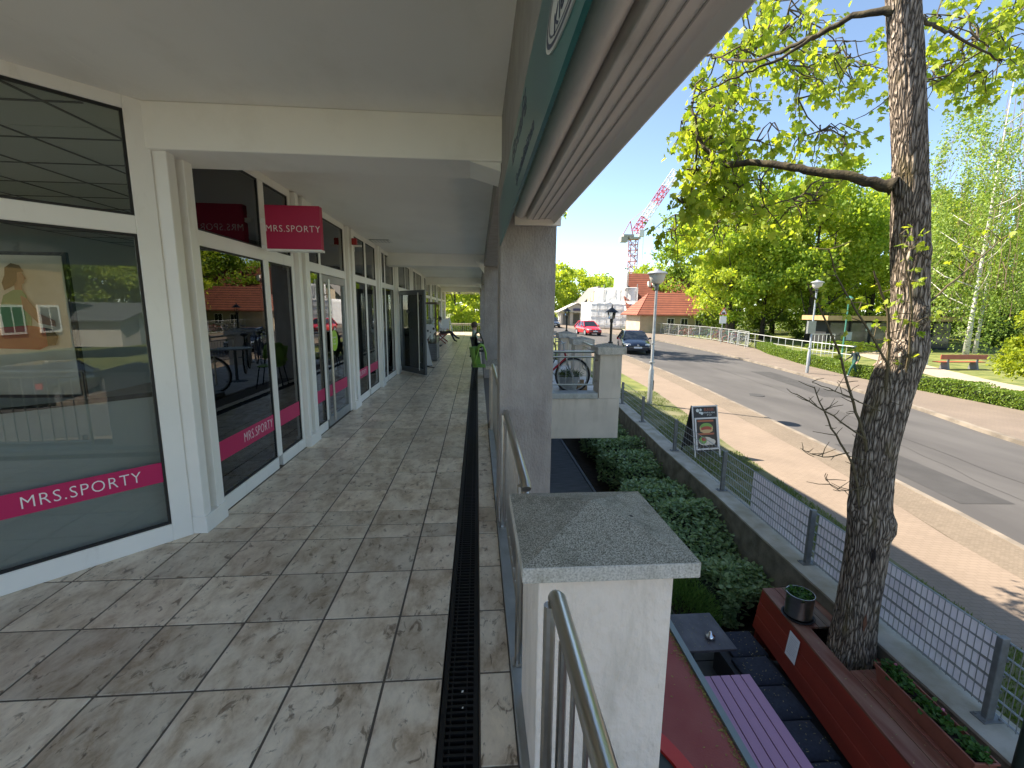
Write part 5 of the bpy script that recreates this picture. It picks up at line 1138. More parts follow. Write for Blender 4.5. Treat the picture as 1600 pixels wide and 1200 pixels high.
    for s in (-1, 1):
        mb = MB(); k = [(s * hw * .50, y + .03), (s * hw * .82, y + .10), (s * hw * .93, y + .38), (s * hw * .72, y + .22)]; mb.prism(k if s > 0 else k[::-1], .565, .69, 'z'); mb.build('headlight', M['headl'], t, bevel=.02)
        mb = MB(); mb.ball((s * (hw + .09), ws + .35, .98), .1, 8, 6, (1, .6, .7)); mb.build('mirror', pm, t, smooth=True)
        mb = MB(); mb.box(s * hw * .9 - .1, s * hw * .9 + .1, hl - .12, hl - .02, .72, .92); mb.build('tail_light', M['tail'], t, bevel=.02)
    mb = MB(); mb.box(-.26, .26, y - .028, y - .013, .40, .51); mb.build('number_plate', M['plate'], t)
    mb = MB(); mb.lathe([(.055, -.02), (.055, 0), (.065, 0), (.065, -.02)], (0, y - .012, .60), 18, 'y'); em = mb.build('emblem', M['rimm'], t)
    if emblem == 'ring':
        mb = MB()
        for a, c in (((-.035, .035), (-.012, -.045)), ((-.012, -.045), (0, -.005)), ((0, -.005), (.012, -.045)), ((.012, -.045), (.035, .035)), ((-.018, .045), (0, .012)), ((0, .012), (.018, .045))): mb.bar((a[0], y - .03, .60 + a[1]), (c[0], y - .03, .60 + c[1]), .008, .008, (0, 1, 0))
        mb.build('emblem_mark', M['headl'], em)
    t.location = loc; t.rotation_euler = (0, 0, rz); return t
def on_road(x, y): return (x, y, G(x, y) + RD + .002)
bc = car('dark blue hatchback driving towards the camera on the road beside the street lamp', (.008, .014, .035), on_road(10.72, 30.2), radians(-11), metal=.3)
car('bright red small car driving behind the blue hatchback', (.62, .012, .022), on_road(11.85, 47.6), radians(9), 3.9, 1.72, 1.50, metal=0.)
fcr = car('dark parked car farthest down the road, near the kiosk', (.03, .04, .06), on_road(10.9, 66), radians(5), 4.2, 1.8, 1.5, group='parked cars far down the road')
dup(fcr, on_road(8.4, 70), radians(8), label='parked car half hidden behind the second lantern, far down the road')
car('black estate car parked on the road behind the camera, seen mirrored in the corner window', (.01, .01, .012), on_road(13.4, -9.5), radians(80), 4.6, 1.8, 1.45, group='')
# ------------------------------------------------------------------ trees of the background
def crown_mesh(name, seed, H_, R_, base, nclump, nleaf, size, shape='round', droop=0., m_=None):
    rnd = random.Random(seed); mb = MB()
    for c in range(nclump):
        while True:
            x, y, z = rnd.uniform(-1, 1), rnd.uniform(-1, 1), rnd.uniform(-1, 1); d = sqrt(x * x + y * y + z * z)
            if .35 < d < 1: break
        hz = base + (H_ - base) * (z + 1) / 2
        w = 1 if shape == 'round' else (.55 + .45 * (1 - abs(z)))
        cx, cy = x * R_ * w, y * R_ * w; cr_ = R_ * rnd.uniform(.12, .26)
        for k in range(nleaf):
            gx, gy, gz = rnd.gauss(0, cr_ * .55), rnd.gauss(0, cr_ * .55), rnd.gauss(0, cr_ * .38)
            if droop: gx *= .45; gy *= .45; gz = -abs(rnd.gauss(0, cr_ * 2.6)) * droop
            p = Vector((cx + gx, cy + gy, hz + gz)); s = size * rnd.uniform(.6, 1.25)
            a = rnd.uniform(0, 2 * pi); zz = rnd.uniform(-.5, .9); r_ = sqrt(1 - min(.98, zz * zz)); nn = Vector((r_ * cos(a), r_ * sin(a), zz))
            u = nn.cross(Vector((rnd.uniform(-1, 1), rnd.uniform(-1, 1), rnd.uniform(-1, 1)))).normalized(); v = nn.cross(u)
            k0 = len(mb.v); mb.v += [tuple(p - u * s * .5), tuple(p + v * s * .38), tuple(p + u * s * .6 - nn * s * .15), tuple(p - v * s * .38)]; mb.f.append((k0, k0 + 1, k0 + 2, k0 + 3)); mb.mi.append(0)
    return mb
def trunk_mesh(seed, H_, R_, base, r0, nl=16, lean=0.):
    rnd = random.Random(seed + 99); mb = MB(); P_ = [(lean * sin(k) * .3, lean * k * .2, H_ * .93 * k / 7) for k in range(8)]
    mb.tube(P_, [r0 * (1.25 if k == 0 else 1) * (1 - k / 7.6) for k in range(8)], 9)
    for k in range(nl):
        z = base * .8 + (H_ - base) * .8 * (k + rnd.random()) / nl; a = rnd.uniform(0, 2 * pi); l = R_ * rnd.uniform(.5, .85) * (1 - .5 * z / H_)
        b = Vector((0, 0, z)); e = b + Vector((cos(a) * l, sin(a) * l, l * .7)); mid = (b + e) / 2 + Vector((0, 0, -.1 * l)); mb.tube([b, mid, e], [r0 * .35 * (1 - z / H_ * .6), r0 * .22, .015], 5)
    return mb
M['bark'] = mat('grey_brown_bark', (.05, .042, .035), .95, var=.4, vscale=6, bump=.6, bscale=15, stretch=(1, 1, .2))
M['lf_yg'] = leafmat('spring_leaf_yellow_green', (.27, .40, .04), (.55, .63, .10), .6)
M['lf_g'] = leafmat('spring_leaf_green', (.19, .33, .035), (.43, .54, .08), .6)
M['lf_d'] = leafmat('park_leaf_deep_green', (.13, .25, .03), (.31, .43, .07), .55)
def bgtree(name, label, cat, x, y, seed, H_, R_, base, nclump, nleaf, size, m_, r0=.2, shape='round', droop=0., grp='trees along the far side of the street', barkm=None):
    z = G(x, y) - .12; t = thing(name, label, cat, (0, 0, 0), grp)
    trunk_mesh(seed, H_, R_, base, r0).build('trunk', barkm or M['bark'], t, smooth=True)
    crown_mesh(name, seed, H_, R_, base, nclump, nleaf, size, shape, droop).build('crown', m_, t)
    t.location = (x, y, z); return t
def again(src, x, y, rz, sc, label): return dup(src, (x, y, G(x, y) - .12), rz, sc, label)
# ------------------------------------------------------------------ placing the trees
mA = bgtree('maple_tree', 'yellow-green tree at the left end of the far row, its crown over the fence corner', 'tree', 27.6, 47, 1, 14.5, 5.0, 1.6, 64, 240, .30, M['lf_yg'], .22)
mB = bgtree('maple_tree', 'tall green tree in the far row behind the warning sign', 'tree', 26.5, 46, 2, 18.5, 5.6, 2.4, 70, 240, .32, M['lf_g'], .26)
mC = bgtree('maple_tree', 'dark green tall tree deep in the park, left of the others behind the pavilion', 'tree', 41, 60, 3, 21, 7, 1.0, 64, 240, .42, M['lf_d'], .3)
again(mA, 31.0, 47, 1.9, 1.08, 'yellow-green tree directly above the grey fence rails')
again(mB, 33.2, 43, 2.6, .95, 'green tree left of the second street lamp')
again(mA, 37.0, 45.5, 4.0, 1.05, 'yellow-green tree behind the second street lamp')
again(mB, 42.5, 46, .8, .92, 'green tree behind the dark pavilion, left of the big trunk')
again(mA, 48.5, 44, 2.9, .98, 'yellow-green tree peeking out right of the big trunk')
again(mB, 54, 50, 4.4, .95, 'green tree behind the birch')
mD = again(mC, 32, 64, 1.2, .9, 'dark green tree in the park behind the warning sign')
again(mC, 49, 62, 2.2, .95, 'dark green tree in the park right of the pavilion')
again(mC, 57, 58, 3.3, .9, 'dark green tree in the park left of the birch crown')
again(mC, 66, 54, 4.3, .9, 'dark green tree in the park right of the birch trunk')
again(mC, 72, 44, 5.3, .85, 'dark green tree in the park at the right edge, behind the bench')
again(mA, 62, 45, 5.0, .9, 'yellow-green tree far right in the park')
fa = bgtree('lime_tree', 'broad yellow-green tree far down the road, above the kiosk', 'tree', 15.5, 98, 5, 13.0, 6.2, .2, 62, 170, .5, M['lf_yg'], .3, grp='trees far down the road')
again(fa, 23.5, 104, 1.4, .98, 'yellow-green tree far down the road, left of the white wrapped house')
again(fa, 8, 92, 2.4, 1.0, 'yellow-green tree far down the road, just right of the grey pillar')
again(fa, 31.5, 112, 3.4, .92, 'green tree far behind the white wrapped house')
again(fa, 43, 112, 4.0, 1.12, 'tree behind the red roof, right of the crane mast')
again(fa, 52, 108, 5.0, 1.2, 'tree behind the house wing, farther right of the crane')
bgtree('street_tree', 'tall sparse tree beside the road whose twigs show right of the grey pillar', 'tree', 3.0, 34, 8, 15.5, 3.5, 4.6, 60, 130, .24, M['lf_g'], .2, grp='')
ea = bgtree('garden_tree', 'bright leafy tree filling the sunlit end of the walkway', 'tree', -2.0, 41, 9, 8.5, 3.0, -.6, 62, 230, .22, M['lf_yg'], .15, grp='trees at the end of the walkway')
again(ea, 1.4, 43.5, 2, 1.0, 'bright leafy tree behind the right side of the walkway end')
again(ea, -6.2, 43, 4, 1.1, 'leafy tree behind the left side of the walkway end')
again(ea, -.4, 51, 5, 1.3, 'tall bright leafy tree farther behind the middle of the walkway end')
# understorey bushes of the park
M['under'] = leafmat('understorey_leaf', (.07, .14, .02), (.2, .28, .045), .45)
us = bgtree('park_bush', 'green bush under the trees behind the warning sign', 'bush', 28, 50, 21, 4.2, 2.6, .1, 26, 150, .26, M['under'], .06, grp='bushes under the park trees')
for x, y, r_, s_, l in ((33.5, 51, 1, 1.0, 'green bush under the trees above the grey rails'), (38.5, 50, 2, 1.1, 'green bush under the trees left of the second lamp'), (44, 51, 3, 1.1, 'green bush under the trees behind the pavilion roof'), (30.0, 54, 4, .9, 'green bush behind the fence end near the bicycles'), (51, 48, 5, 1.0, 'green bush right of the pavilion behind the birch'), (57, 45, 2.2, 1.1, 'green bush behind the bench on the lawn'), (63, 40, 1.2, 1.1, 'green bush at the far right behind the lawn'), (50, 39, .3, .6, 'low round bush on the lawn behind the birch trunk'), (56, 36, .9, .55, 'low bush on the lawn right of the birch')):
    again(us, x, y, r_, s_, l)
# far wood: one mass of foliage behind the park
mb = MB(); rnd = random.Random(8)
for c in range(420):
    u = rnd.random(); x = 24 + 95 * u; y = 80 - 42 * u + rnd.uniform(-4, 5); z = G(24, 60) + rnd.uniform(0, 9.5); r_ = rnd.uniform(.8, 1.6)
    for k in range(70):
        p = Vector((x + rnd.gauss(0, r_), y + rnd.gauss(0, r_), z + rnd.gauss(0, r_ * .7))); s = rnd.uniform(.3, .6); a = rnd.uniform(0, 2 * pi); zz = rnd.uniform(-.4, .9); q = sqrt(1 - zz * zz); nn = Vector((q * cos(a), q * sin(a), zz)); uu = nn.cross(Vector((rnd.uniform(-1, 1), rnd.uniform(-1, 1), .3))).normalized(); v = nn.cross(uu)
        k0 = len(mb.v); mb.v += [tuple(p - uu * s * .5), tuple(p + v * s * .4), tuple(p + uu * s * .5), tuple(p - v * s * .4)]; mb.f.append((k0, k0 + 1, k0 + 2, k0 + 3)); mb.mi.append(0)
struct(mb.build('far_wood', M['lf_d']), 'stuff')
# birch
bw = mat('white_birch_bark', (.62, .60, .56), .8, col2=(.05, .045, .04), vscale=9, vlow=.55, vhigh=.66, stretch=(.5, .5, 2.2), detail=4)
bi = bgtree('birch_tree', 'weeping birch with white trunk standing behind the park bench', 'tree', 37.2, 31.4, 31, 21.5, 5.2, 4.0, 150, 115, .17, leafmat('birch_leaf', (.17, .28, .045), (.36, .47, .11), .45), .17, droop=.85, grp='', barkm=bw)
mb = MB(); rnd = random.Random(4)
for k in range(170):
    a = rnd.uniform(0, 2 * pi); r_ = 3.9 * sqrt(rnd.random()); z = rnd.uniform(7, 20) * (1 - .2 * r_ / 3.9); l = rnd.uniform(1.5, 4)
    mb.tube([(r_ * cos(a) * .8, r_ * sin(a) * .8, z), (r_ * cos(a), r_ * sin(a), z - l * .4), (r_ * cos(a) * 1.03, r_ * sin(a) * 1.03, z - l)], .013, 3, False)
mb.build('hanging_twigs', mat('birch_twig', (.20, .13, .10), .9), bi)
again(bi, 40.6, 33.6, 1.5, .8, 'smaller birch with white trunk right behind the first birch')
gb = bgtree('golden_bush', 'dense bright yellow-green shrub cut by the right edge of the photo', 'bush', 21.0, 14.4, 41, 5.4, 1.75, .2, 50, 300, .12, leafmat('golden_leaf', (.2, .28, .015), (.42, .48, .04), .5), .08, grp='')
# low hedge along the far sidewalk
M['privet'] = leafmat('privet_leaf', (.09, .17, .02), (.22, .31, .045), .4)
t = thing('low_hedge', 'low clipped green hedge along the far sidewalk behind the walking people', 'hedge', (19, 20, -1.4))
mb = MB(); rnd = random.Random(11)
for k in range(34000):
    y = 6 + 29.5 * rnd.random() ** 1.2; w = .95; u = rnd.random(); x0 = HL(y) + .04; h = .62 + .06 * sin(y * 1.7) + .04 * sin(y * 5)
    q = rnd.random()
    if q < .45: x = x0 + w * u; z = h - abs(rnd.gauss(0, .035))
    elif q < .95: x = x0 + rnd.gauss(0, .035); z = h * rnd.random()
    else: x = x0 + w; z = h * u
    s = rnd.uniform(.05, .085); p = Vector((x, y, G(x, y) - .05 + z))
    a = rnd.uniform(0, 2 * pi); zz = rnd.uniform(-.2, .95); r_ = sqrt(1 - zz * zz); nn = Vector((r_ * cos(a), r_ * sin(a), zz)); uu = nn.cross(Vector((rnd.uniform(-1, 1), rnd.uniform(-1, 1), .3))).normalized(); v = nn.cross(uu)
    k0 = len(mb.v); mb.v += [tuple(p - uu * s * .6), tuple(p + v * s * .35), tuple(p + uu * s * .6), tuple(p - v * s * .35)]; mb.f.append((k0, k0 + 1, k0 + 2, k0 + 3)); mb.mi.append(0)
mb.build('foliage', M['privet'], t)
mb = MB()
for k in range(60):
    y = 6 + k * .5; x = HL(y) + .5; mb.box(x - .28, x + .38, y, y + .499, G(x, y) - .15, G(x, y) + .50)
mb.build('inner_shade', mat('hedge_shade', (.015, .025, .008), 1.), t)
t = thing('low_hedge', 'short clipped hedge in front of the dark pavilion', 'hedge', (28, 33, -1.4))
crown_mesh('x', 77, .9, .9, .1, 30, 90, .09).xf(Matrix.Translation((29.5, 33.5, -1.45)) @ Matrix.Diagonal((4.0, 1, 1, 1))).build('foliage', M['privet'], t)
# grass blades on the lawn edge not needed far away
# ------------------------------------------------------------------ fences and rails across the street
M['railw'] = mat('pale_metal_rail', (.55, .56, .55), .45, .3)
M['net'] = mat('grey_mesh', (.40, .42, .40), .5, .4)
t = thing('street_fence', 'long pale metal mesh fence on the far sidewalk in front of the parked bicycles', 'fence', (24, 48, -1.1))
ys = [37.2 + 2.0 * k for k in range(13)]
fx = lambda y: HL(y) + .1
for y in ys:
    x = fx(y); z = G(x, y); mb = MB(); mb.box(x - .025, x + .025, y - .025, y + .025, z, z + 1.32); mb.build('post', M['railw'], t)
mb = MB(); nb_ = MB()
for a, b in zip(ys[:-1], ys[1:]):
    A = Vector((fx(a), a, G(fx(a), a))); B = Vector((fx(b), b, G(fx(b), b)))
    for z in (1.3, .1): mb.bar(A + Vector((0, 0, z)), B + Vector((0, 0, z)), .035, .035)
    for k in range(1, 12): nb_.bar(A + (B - A) * k / 12 + Vector((0, 0, .1)), A + (B - A) * k / 12 + Vector((0, 0, 1.3)), .007, .007, (0, 1, 0))
    for k in range(1, 8): nb_.bar(A + Vector((0, 0, .1 + .15 * k)), B + Vector((0, 0, .1 + .15 * k)), .007, .007)
mb.build('rail', M['railw'], t); nb_.build('mesh', M['net'], t)
t = thing('ramp_rail', 'pale metal ramp railing behind the low hedge across the street', 'railing', (24, 33, -1.2))
RP = [(25.6, 43.5), (25.3, 40.5), (25.0, 37.5), (24.6, 35.0), (24.4, 33), (24.35, 31), (24.4, 29), (24.6, 27)]
mb = MB(); mb2 = MB()
for a, b in zip(RP[:-1], RP[1:]):
    A = Vector((*a, G(*a))); B = Vector((*b, G(*b)))
    for z in (1.0, .45): mb.tube([A + Vector((0, 0, z)), B + Vector((0, 0, z))], .03 if z > .5 else .018, 6)
    for k in (0, .5): P_ = A + (B - A) * k; mb2.tube([P_ + Vector((0, 0, -.1)), P_ + Vector((0, 0, 1.0))], .024, 6)
mb.build('rail', M['railw'], t); mb2.build('post', M['railw'], t)
hoop = thing('bike_hoop', 'pale metal hoop barrier at the left end of the low hedge, nearest of its row', 'barrier', (0, 0, 0), 'hoop barriers beside the low hedge')
mb = MB(); mb.tube([(-.6, 0, -.1), (-.6, 0, .95), (-.55, 0, 1.0), (.55, 0, 1.0), (.6, 0, .95), (.6, 0, -.1)], .025, 6); mb.build('hoop', M['railw'], hoop, smooth='auto')
hp = [(22.6, 36.2, 'pale metal hoop barrier at the left end of the low hedge, nearest of its row'), (23.2, 38.4, 'second hoop barrier behind the low hedge end'), (23.9, 40.6, 'farthest hoop barrier, under the warning sign')]
for i, (x, y, l) in enumerate(hp):
    o = hoop if i == 0 else dup(hoop, label=l); o.location = (x, y, G(x, y)); o.rotation_euler = (0, 0, .9)
t = thing('gate_frame', 'pale barred metal gate frame in front of the dark pavilion', 'gate', (25.4, 31.5, -1.4))
mb = MB(); z = G(26, 32) - .1
for k in range(7): mb.tube([(25.0 + k * .32, 32 - .0 * k, z), (25.0 + k * .32, 32, z + 1.6)], .022, 5)
for zz in (.15, 1.6): mb.tube([(25.0, 32, z + zz), (26.92, 32, z + zz)], .025, 5)
mb.build('bars', M['railw'], t)
# warning sign
t = thing('warning_sign', 'triangular red edged warning sign with a white plate on a grey pole across the street', 'traffic sign', (22.55, 40, -1.2))
x, y = 22.5, 40; z = G(x, y)
mb = MB(); mb.tube([(x, y, z - .1), (x, y, z + 3.15)], .035, 8); mb.build('pole', M['galv'], t)
def tri(r_): return [(x + r_ * sin(2 * pi * k / 3), z + 2.87 + r_ * cos(2 * pi * k / 3)) for k in (0, 1, 2)][::-1]
mb = MB(); mb.prism(tri(.46), y - .06, y - .04, 'y'); mb.build('triangle_border', mat('sign_red', (.5, .02, .02), .4), t)
mb = MB(); mb.prism(tri(.33), y - .067, y - .061, 'y'); mb.build('triangle_face', M['plate'], t)
mb = MB(); mb.box(x - .15, x + .15, y - .072, y - .068, z + 2.72, z + 2.86); mb.ball((x - .1, y - .07, z + 2.72), .04, 8, 4, (1, .1, 1)); mb.ball((x + .1, y - .07, z + 2.72), .04, 8, 4, (1, .1, 1)); mb.build('symbol', M['gasket'], t)
mb = MB(); mb.box(x - .32, x + .32, y - .06, y - .04, z + 1.85, z + 2.5); mb.build('extra_plate', M['plate'], t)
# bicycles along the far fence, one mesh each (a few pixels)
rnd = random.Random(3); cols = [(.02, .02, .025), (.3, .3, .32), (.05, .08, .2), (.25, .03, .03), (.04, .15, .1)]
def farbike(mm):
    mb = MB(); mm_ = 10
    for cx in (-.52, .52): mb.tube([(cx + .33 * cos(2 * pi * k / 14), 0, .35 + .33 * sin(2 * pi * k / 14)) for k in range(15)], .028, 4, False)
    for p, q in (((-.05, 0, .3), (.38, 0, .75)), ((-.2, 0, .82), (.34, 0, .82)), ((-.05, 0, .3), (-.2, 0, .9)), ((-.05, 0, .3), (-.52, 0, .35)), ((-.2, 0, .8), (-.52, 0, .35)), ((.34, 0, .95), (.52, 0, .35)), ((.3, -.25, 1.0), (.3, .25, 1.0)), ((-.32, 0, .94), (-.12, 0, .92))): mb.tube([p, q], .025, 4)
    return mb.build('bicycle', mm)
fb = [farbike(mat('far_bike_paint', c, .4)) for c in cols]; cnt = 0
words = ['nearest', 'second', 'third', 'fourth', 'fifth', 'sixth', 'seventh', 'eighth', 'ninth', 'tenth', 'eleventh', 'twelfth', 'thirteenth', 'fourteenth', 'fifteenth', 'sixteenth', 'seventeenth', 'eighteenth', 'nineteenth', 'twentieth', '21st', '22nd', '23rd', '24th', '25th', '26th']
tone = ['black', 'silver', 'dark blue', 'dark red', 'green']
for k in range(26):
    y = 39.5 + k * .85 + rnd.uniform(-.2, .2); x = HL(y) + (1.0 if k % 3 else .75) + rnd.uniform(-.1, .1); j = rnd.randrange(5)
    if k < 5: j = k
    o = fb[j] if k < 5 else fb[j].copy()
    if k >= 5: COL.objects.link(o)
    o.location = (x, y, G(x, y) - .05); o.rotation_euler = (0, radians(rnd.uniform(-6, 6)), rnd.uniform(-.5, .5))
    tag(o, '%s bicycle behind the far street fence, %s from the fence end by the trees' % (tone[j], words[k]), 'bicycle', 'bicycles parked behind the far street fence')
# ------------------------------------------------------------------ houses
def tiles(name, c1, c2, sc):
    m = bpy.data.materials.new(name); m.use_nodes = True; N, L = nodes_of(m); P = N["Principled BSDF"]; P.inputs["Roughness"].default_value = .85
    tc = N.new("ShaderNodeTexCoord"); w = N.new("ShaderNodeTexWave"); w.bands_direction = 'Z'; w.inputs["Scale"].default_value = sc; w.inputs["Distortion"].default_value = .25; L.new(tc.outputs["Object"], w.inputs["Vector"])
    no = N.new("ShaderNodeTexNoise"); no.inputs["Scale"].default_value = 1.3; no.inputs["Detail"].default_value = 8; L.new(tc.outputs["Object"], no.inputs["Vector"])
    rp = N.new("ShaderNodeValToRGB"); rp.color_ramp.elements[0].color = (*c1, 1); rp.color_ramp.elements[1].color = (*c2, 1); rp.color_ramp.elements[0].position = .05; rp.color_ramp.elements[1].position = .4; L.new(w.outputs["Fac"], rp.inputs[0])
    hs = N.new("ShaderNodeHueSaturation"); mr = N.new("ShaderNodeMapRange"); mr.inputs[3].default_value = .6; mr.inputs[4].default_value = 1.4; L.new(no.outputs["Fac"], mr.inputs[0]); L.new(mr.outputs[0], hs.inputs["Value"]); L.new(rp.outputs[0], hs.inputs["Color"]); L.new(hs.outputs[0], P.inputs["Base Color"]); return m
M['roof'] = tiles('red_roof_tiles', (.10, .028, .018), (.30, .095, .055), 1.1)
M['wallw'] = mat('white_house_plaster', (.48, .46, .42), .9, var=.06, vscale=1.2)
M['wallc'] = mat('beige_house_plaster', (.46, .38, .27), .9, var=.1, vscale=1.2)
M['brick'] = mat('orange_brick', (.34, .17, .09), .9, var=.25, vscale=3)
M['winglass'] = mat('far_window', (.03, .035, .04), .1, spec=.8)
M['wrap'] = mat('white_scaffold_sheet', (.68, .68, .68), .7, var=.05, vscale=1.5, bump=.35, bscale=2.2, dist=.12)
def slope(mb, a, b, c, d, th=.12):
    a, b, c, d = map(Vector, (a, b, c, d)); n_ = (b - a).cross(d - a).normalized() * th; mb.add([a, b, c, d, a + n_, b + n_, c + n_, d + n_], [(0, 3, 2, 1), (4, 5, 6, 7), (0, 1, 5, 4), (1, 2, 6, 5), (2, 3, 7, 6), (3, 0, 4, 7)])
def windows(t, rects, y, mm=None):
    for (x0, x1, z0, z1) in rects:
        mb = MB(); mb.box(x0 - .08, x1 + .08, y - .05, y + .02, z0 - .08, z1 + .08); f = mb.build('window', M['white'], t)
        mb = MB(); mb.box(x0, (x0 + x1) / 2 - .03, y - .06, y - .051, z0, z1); mb.box((x0 + x1) / 2 + .03, x1, y - .06, y - .051, z0, z1); mb.build('pane', M['winglass'], f)
t = thing('house', 'big house with a tall red tiled roof beside the white wrapped scaffold', 'house', (25, 67, -1))
mb = MB(); mb.box(21.4, 28, 63.2, 71.5, -1.2, 2.3); mb.prism([(63.2, 2.3), (71.5, 2.3), (67.4, 7.0)], 21.4, 28, 'x'); mb.build('wall', M['wallw'], t)
mb = MB(); slope(mb, (21.0, 62.5, 1.9), (28.2, 62.5, 1.9), (28.2, 67.4, 7.15), (21.0, 67.4, 7.15)); slope(mb, (28.2, 72.2, 1.9), (21.0, 72.2, 1.9), (21.0, 67.4, 7.15), (28.2, 67.4, 7.15)); rf_ = mb.build('roof', M['roof'], t)
mb = MB(); mb.box(25.0, 25.35, 65.4, 65.8, 5.2, 6.0); mb.box(25.7, 26.05, 65.4, 65.8, 5.2, 6.0); mb.build('vent', M['white'], rf_)
mb = MB(); mb.prism([(62.4, 1.6), (62.9, 1.5), (64.2, 2.6), (65.6, 4.4), (65.3, 4.6), (63.9, 2.9)], 20.95, 21.02, 'x'); mb.build('gable_board', M['white'], t)
t = thing('house', 'white house wing with small windows and red roof right of the big roof', 'house', (31, 66, -1))
mb = MB(); mb.box(28.3, 37, 63.5, 70, -1.2, 3.9); mb.build('wall', M['wallw'], t)
windows(t, [(29.0, 29.9, 2.4, 3.4), (30.6, 31.5, 2.4, 3.4), (32.6, 33.5, 2.4, 3.4)], 63.5)
mb = MB(); slope(mb, (27.8, 62.9, 3.7), (37.4, 62.9, 3.7), (36.6, 66.7, 6.7), (28.8, 66.7, 6.7)); slope(mb, (37.4, 70.6, 3.7), (27.8, 70.6, 3.7), (28.8, 66.7, 6.7), (36.6, 66.7, 6.7)); mb.add([(27.8, 62.9, 3.7), (28.8, 66.7, 6.7), (27.8, 70.6, 3.7)], [(0, 1, 2)]); mb.build('roof', M['roof'], t)
t = thing('house', 'low beige building with a red hipped roof behind the parked bicycles', 'house', (25, 58, -1))
mb = MB(); mb.box(20.6, 30.6, 56, 61.4, -1.2, 1.25); mb.build('wall', M['wallc'], t)
windows(t, [(24.2, 25.0, -.3, .75), (26.0, 26.8, -.3, .75), (27.9, 28.7, -.3, .75)], 56)
mb = MB(); e0, e1, f0, f1, zr_, ze = 20.0, 31.2, 55.3, 62.0, 4.0, 1.12
slope(mb, (e0, f0, ze), (e1, f0, ze), (29.0, 58.6, zr_), (22.6, 58.6, zr_)); slope(mb, (e1, f1, ze), (e0, f1, ze), (22.6, 58.6, zr_), (29.0, 58.6, zr_)); slope(mb, (e0, f1, ze), (e0, f0, ze), (22.6, 58.6, zr_), (22.6, 58.6 + .01, zr_)); slope(mb, (e1, f0, ze), (e1, f1, ze), (29.0, 58.61, zr_), (29.0, 58.6, zr_)); mb.build('roof', M['roof'], t)
t = thing('scaffold_house', 'house front wrapped in white scaffold sheeting', 'building', (19, 65, -1))
def sheet(mb, x0, y0, x1, y1, z0, z1, nx=10, nz=8):
    k = len(mb.v); n_ = Vector((y1 - y0, x0 - x1, 0)).normalized()
    for i in range(nx + 1):
        for j in range(nz + 1):
            u, v = i / nx, j / nz; p = Vector((x0 + (x1 - x0) * u, y0 + (y1 - y0) * u, z0 + (z1 - z0) * v)) + n_ * .05 * mnoise.noise(Vector((u * 9 + x0, v * 8, 1.3))); mb.v.append(tuple(p))
    for i in range(nx):
        for j in range(nz): a = k + i * (nz + 1) + j; mb.f.append((a, a + nz + 1, a + nz + 2, a + 1)); mb.mi.append(0)
mb = MB(); sheet(mb, 16.6, 66.5, 22.4, 62.3, -.9, 2.9, 18, 10); sheet(mb, 16.2, 70, 16.6, 66.5, -.9, 2.9); sheet(mb, 17.6, 67.5, 22.3, 62.9, 2.6, 4.9, 16, 8); sheet(mb, 20.3, 66.8, 21.2, 63.6, 4.6, 7.3, 8, 8); sheet(mb, 22.4, 62.3, 22.6, 66, -.9, 4.9)
o = mb.build('sheeting', M['wrap'], t, smooth=True); o.modifiers.new('t', 'SOLIDIFY').thickness = .03
mb = MB()
for z in (-.2, .9, 1.9, 2.9): mb.tube([(16.62, 66.42, z), (22.36, 62.22, z)], .03, 4)
for u in (.17, .34, .5, .67, .84): mb.tube([(16.6 + 5.8 * u, 66.42 - 4.2 * u, -.9), (16.6 + 5.8 * u, 66.42 - 4.2 * u, 2.9)], .025, 4)
for u in (.25, .5, .75): mb.tube([(17.6 + 4.7 * u, 67.4 - 4.6 * u, 2.6), (17.6 + 4.7 * u, 67.4 - 4.6 * u, 4.9)], .025, 4)
mb.build('sheet_seams', mat('sheet_seam', (.36, .36, .37), .8), t)
mb = MB()
for (x, y, z) in ((16.7, 66.5, 3.1), (18.4, 65.3, 4.9), (20.5, 64, 6.0), (22.3, 62.4, 4.9), (21.3, 63.5, 7.4)): mb.tube([(x, y, -1), (x, y, z + .5)], .05, 5)
for z in (1, 3, 4.9): mb.tube([(16.7, 66.6, z), (22.3, 62.5, z)], .05, 5)
mb.build('scaffold_poles', M['galv'], t)
mb = MB(); mb.box(17.5, 21.2, 67.6, 71.5, -1.2, 4.4); mb.build('house_body', M['wallc'], t)
t = thing('brick_annex', 'small brick annex between the white sheeting and the low red roof', 'building', (22, 63, -1))
mb = MB(); mb.box(22.7, 24.2, 62.2, 63.1, -1.2, 2.2); mb.build('wall', M['brick'], t); mb = MB(); mb.box(22.65, 24.3, 62.1, 63.1, 2.21, 2.35); mb.build('roof', M['roof'], t)
t = thing('kiosk', 'small white gabled kiosk pavilion at the far end of the road', 'kiosk', (17, 78, -1)); 
mb = MB()
for x in (14.4, 16.2, 17.8, 19.6): mb.box(x - .2, x + .2, 76.8, 77.2, -1.0, 1.3)
mb.box(14.4, 19.6, 79, 80, -1.0, 1.3); mb.prism([(14.0, 1.35), (20.0, 1.35), (17, 2.75)], 76.4, 76.5, 'y'); mb.build('frame', M['wallw'], t)
mb = MB(); slope(mb, (13.8, 76.2, 1.3), (17, 76.2, 2.85), (17, 80.5, 2.85), (13.8, 80.5, 1.3)); slope(mb, (17, 76.2, 2.85), (20.2, 76.2, 1.3), (20.2, 80.5, 1.3), (17, 80.5, 2.85)); mb.build('roof', M['wallw'], t)
mb = MB(); mb.box(16.3, 17.7, 76.3, 76.39, 1.6, 2.0); mb.build('sign', mat('kiosk_sign', (.05, .06, .14), .5), t)
